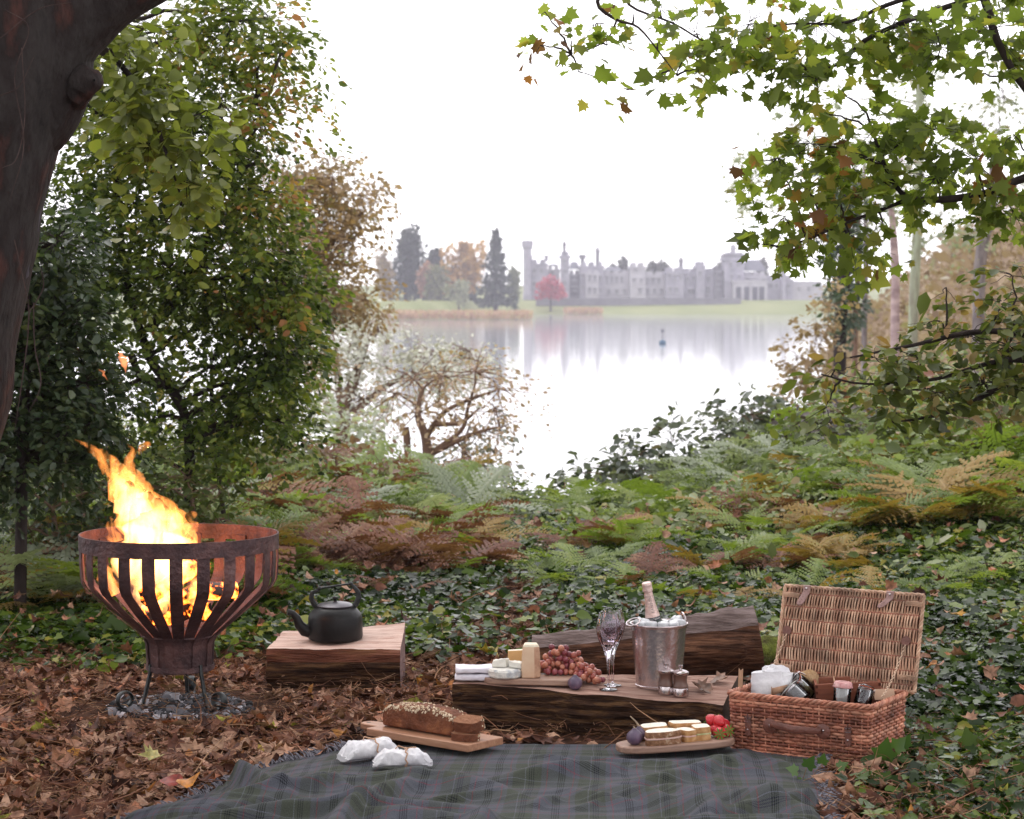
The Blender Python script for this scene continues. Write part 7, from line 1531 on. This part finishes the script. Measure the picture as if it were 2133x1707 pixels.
mb = MB(); mb.box((cx(1560), YC - 1.5, (cz(588) + GZ) / 2 - .5), (9.5, 4.6, cz(588) - GZ + 1)); mb.box((cx(1560), YC - 1.5, cz(587)), (10.2, 5.2, .5)); cbuild(mb, 'porch', M_stone2)
mb = MB()
for a in (1535, 1552, 1569, 1583): mb.box((cx(a), YC - 3.85, (cz(598) + GZ) / 2), (1.4, .3, cz(598) - GZ)); 
cbuild(mb, 'archway', M_win)
block('wall', 1598.3, 1655, 574, 10, 6, M_stone, wins=[(1610, 596, 5, 9), (1622, 596, 5, 9), (1646, 596, 5, 9)]); roundtower(1630, 1640, 545, 552, .5, M_stone, 4)
block('wall', 1655.3, 1720, 586, 9, 7, M_stone2, wins=[(1670, 602, 5, 8), (1690, 602, 5, 8)])
mb = MB(); X0, X1 = cx(1115), cx(1532)
mb.box(((X0 + X1) / 2, 645, cz(625.5) - .6), (X1 - X0, .8, 1.9)); mb.box(((X0 + X1) / 2, 645, cz(625.5) + .42), (X1 - X0 + .3, 1.1, .22))
for i in range(24): mb.box((X0 + (X1 - X0) * (i + .5) / 24, 644.5, cz(625.5) - .6), (.7, .3, 1.9))
o = mb.build('garden_wall', M_stone3, smooth=False); tag(o, 'long low stone garden wall between the castle and its lawn', 'wall')

# ---- far trees, each on its own
def far(name, label, px, pyt, pyb, wpx, Y, stops, shape='round', n=1400, group=None, sz=.75):
    K = ppm(Y); x = (px - CX) * K; zt = H - (pyt - HOR) * K; g = float(terr(np.array([x]), np.array([Y]))[0]); zb = min(H - (pyb - HOR) * K, zt - 1); hw = wpx * K / 2; hh = (zt - zb)
    root = thing(name, label, 'tree', (x, Y, g), 0, group)
    u = nrm(rng.normal(0, 1, (n, 3))) * (rng.random((n, 1)) ** .35)
    if shape == 'cone':
        t = rng.random(n) ** 1.5; a = rng.random(n) * 6.283; rr = hw * (1 - t) ** .8 * (.55 + .45 * rng.random(n)) * (.75 + .35 * np.sin(t * 40)); p = np.column_stack([x + rr * np.cos(a), Y + rr * np.sin(a), zb + t * hh])
    elif shape == 'dome':
        p = np.column_stack([x + u[:, 0] * hw, Y + u[:, 1] * hw, zb + np.abs(u[:, 2]) * hh])
    else:
        L = [(rng.normal(0, .38), rng.normal(0, .3), rng.uniform(.2, .8), rng.uniform(.35, .55)) for _ in range(9)] + [(0, 0, .78, .22), (0, 0, .5, .6)]
        k = rng.integers(0, len(L), n); L = np.array(L)[k]
        p = np.column_stack([x + np.clip(L[:, 0] + u[:, 0] * L[:, 3], -1.05, 1.05) * hw, Y + (L[:, 1] + u[:, 1] * L[:, 3]) * hw, zb + np.clip(L[:, 2] + u[:, 2] * L[:, 3] * .7, -.05, 1.0) * hh])
    s = sz * np.minimum(np.exp(rng.normal(0, .35, n)), 1.35) * (Y / 550)
    c = place(LEAF4, p, rng.normal(0, 1, (n, 3)), rng.normal(0, .6, (n, 3)) + [0, -.2, .7], s * 1.6, rng.beta(2, 2, n))
    mesh_obj('crown', c, leafmat(name + '_leaf', stops, trans=.2, rough=.6, tcol=.8), root, False, (x, Y, g))
    V = polyline([(x, Y, g - .3), (x, Y, (g + zb) / 2), (x, Y, zb + hh * (.9 if shape == 'cone' else .55))], [.035 * hh + .12, .03 * hh + .1, .1], 7, 3)
    mesh_obj('trunk', V, M_bark_dark, root, True, (x, Y, g)); return root
DG = [(0, (.018, .028, .022)), (.6, (.035, .05, .035)), (1, (.06, .075, .05))]
far('cedar_tree', 'tall dark evergreen at the left end of the far bank', 846, 474, 632, 92, 560, DG, n=2200)
far('dark_yew', 'dark evergreen sloping down to the right of the tallest far tree', 903, 524, 634, 70, 575, DG, n=1600)
far('dark_yew', 'dark low evergreen below the orange tree', 945, 560, 640, 80, 585, DG, n=1600)
far('autumn_oak', 'rounded golden orange tree among the far evergreens', 967, 497, 610, 92, 570, [(0, (.30, .16, .04)), (.6, (.50, .29, .08)), (1, (.55, .36, .13))], n=2000)
far('far_conifer', 'dark pointed conifer left of the castle', 1033, 481, 636, 88, 555, DG, 'cone', 1300)
far('pink_maple', 'slim pinkish orange tree between the dark evergreens', 887, 545, 630, 36, 550, [(0, (.3, .15, .1)), (1, (.45, .25, .17))], n=700, sz=.6)
far('olive_tree', 'small olive green tree in front of the far evergreens', 912, 550, 636, 45, 548, [(0, (.12, .13, .07)), (1, (.25, .25, .13))], n=800, sz=.6)
far('pale_birch', 'small pale birch standing on the far shore below the orange tree', 956, 585, 640, 52, 520, [(0, (.20, .22, .14)), (1, (.34, .34, .22))], n=900, sz=.5)
far('far_bush_tree', 'grey green tree beside the castle turret, right of the conifer', 1074, 560, 636, 36, 570, [(0, (.12, .14, .08)), (1, (.24, .26, .15))], n=900, sz=.6)
far('tan_tree', 'tan tree partly hidden by the russet leaves at the far left shore', 800, 520, 636, 50, 555, [(0, (.25, .17, .09)), (1, (.38, .28, .15))], n=1000, sz=.6)
far('red_maple', 'domed crimson maple on the lawn before the castle', 1147, 573, 621, 66, 636, [(0, (.25, .02, .05)), (.6, (.42, .04, .09)), (1, (.5, .10, .08))], 'dome', 900, sz=.5)
for i, (px, pt, w, lab) in enumerate([(1300, 535, 30, 'dark tree peeking over the castle range beside the pale tower'), (1358, 545, 34, 'dark rounded tree showing above the castle roof right of the pale tower'), (1382, 547, 30, 'lower dark tree above the castle roof left of the slim chimney'), (1588, 541, 34, 'dark tree behind the castle right of the big square tower'), (1277, 553, 30, 'low dark tree behind the castle beside the tall chimney'), (1502, 552, 20, 'small dark tree behind the castle left of the big square tower')]):
    far('far_tree', lab, px, pt, 600, w, 705, [(0, (.05, .055, .05)), (1, (.12, .12, .10))], n=700, group='trees rising behind the castle', sz=.6)
# reeds on the far shore
def far_reeds():
    n = 5000; x = np.concatenate([rng.uniform(-30, 4, n), rng.uniform(14, 24, n // 3)]); y = np.concatenate([rng.uniform(466, 480, n), rng.uniform(606, 622, n // 3)])
    z = np.maximum(terr(x, y), WZ) + rng.random(len(x)) * 1.3
    return place(LEAF2, np.column_stack([x, y, z]), rng.normal(0, .3, (len(x), 3)) + [0, 0, 1], rng.normal(0, .4, (len(x), 3)) + [0, -1, 0], rng.uniform(.5, 1.0, len(x)), rng.random(len(x)))
o = mesh_obj('shore_reeds', far_reeds(), leafmat('reed', [(0, (.34, .20, .15)), (.6, (.46, .30, .21)), (1, (.40, .34, .18))], trans=.2, rough=.8)); kind(o, 'stuff', 'salmon coloured reeds along the far shore', 'reeds')
# marker buoy
bx_, by_ = cx(1380) * 225 / YC, 225.0
q = P(1380, 714, 225); bo = thing('marker_buoy', 'small blue marker buoy with a thin pole on the lake', 'buoy', (q[0], 225, WZ))
mb = MB(); mb.lathe([(0, -.15), (.28, -.1), (.36, .1), (.3, .32), (.1, .42), (0, .42)], 14); mb.build('float', mat('buoy_blue', (.05, .12, .2), rough=.4), bo)
mb = MB(); mb.tube([(0, 0, .4), (0, 0, 1.35)], .045, 6); mb.box((0, 0, 1.3), (.3, .04, .22)); mb.build('pole', mat('buoy_pole', (.12, .12, .16), rough=.5), bo)

# ------------------------------------------------------------------ haze
mb = MB(); mb.box((0, 595, 12.5), (3200, 1260, 36))
m = bpy.data.materials.new('haze'); m.use_nodes = True; nt = m.node_tree; nt.nodes.clear()
pv = nt.nodes.new('ShaderNodeVolumePrincipled'); pv.inputs['Color'].default_value = (.91, .90, 1.0, 1); pv.inputs['Density'].default_value = .00038
ou = nt.nodes.new('ShaderNodeOutputMaterial'); nt.links.new(pv.outputs[0], ou.inputs['Volume'])
hz = mb.build('haze', m, smooth=False); kind(hz, 'stuff', 'thin lavender mist over the lake', 'haze')
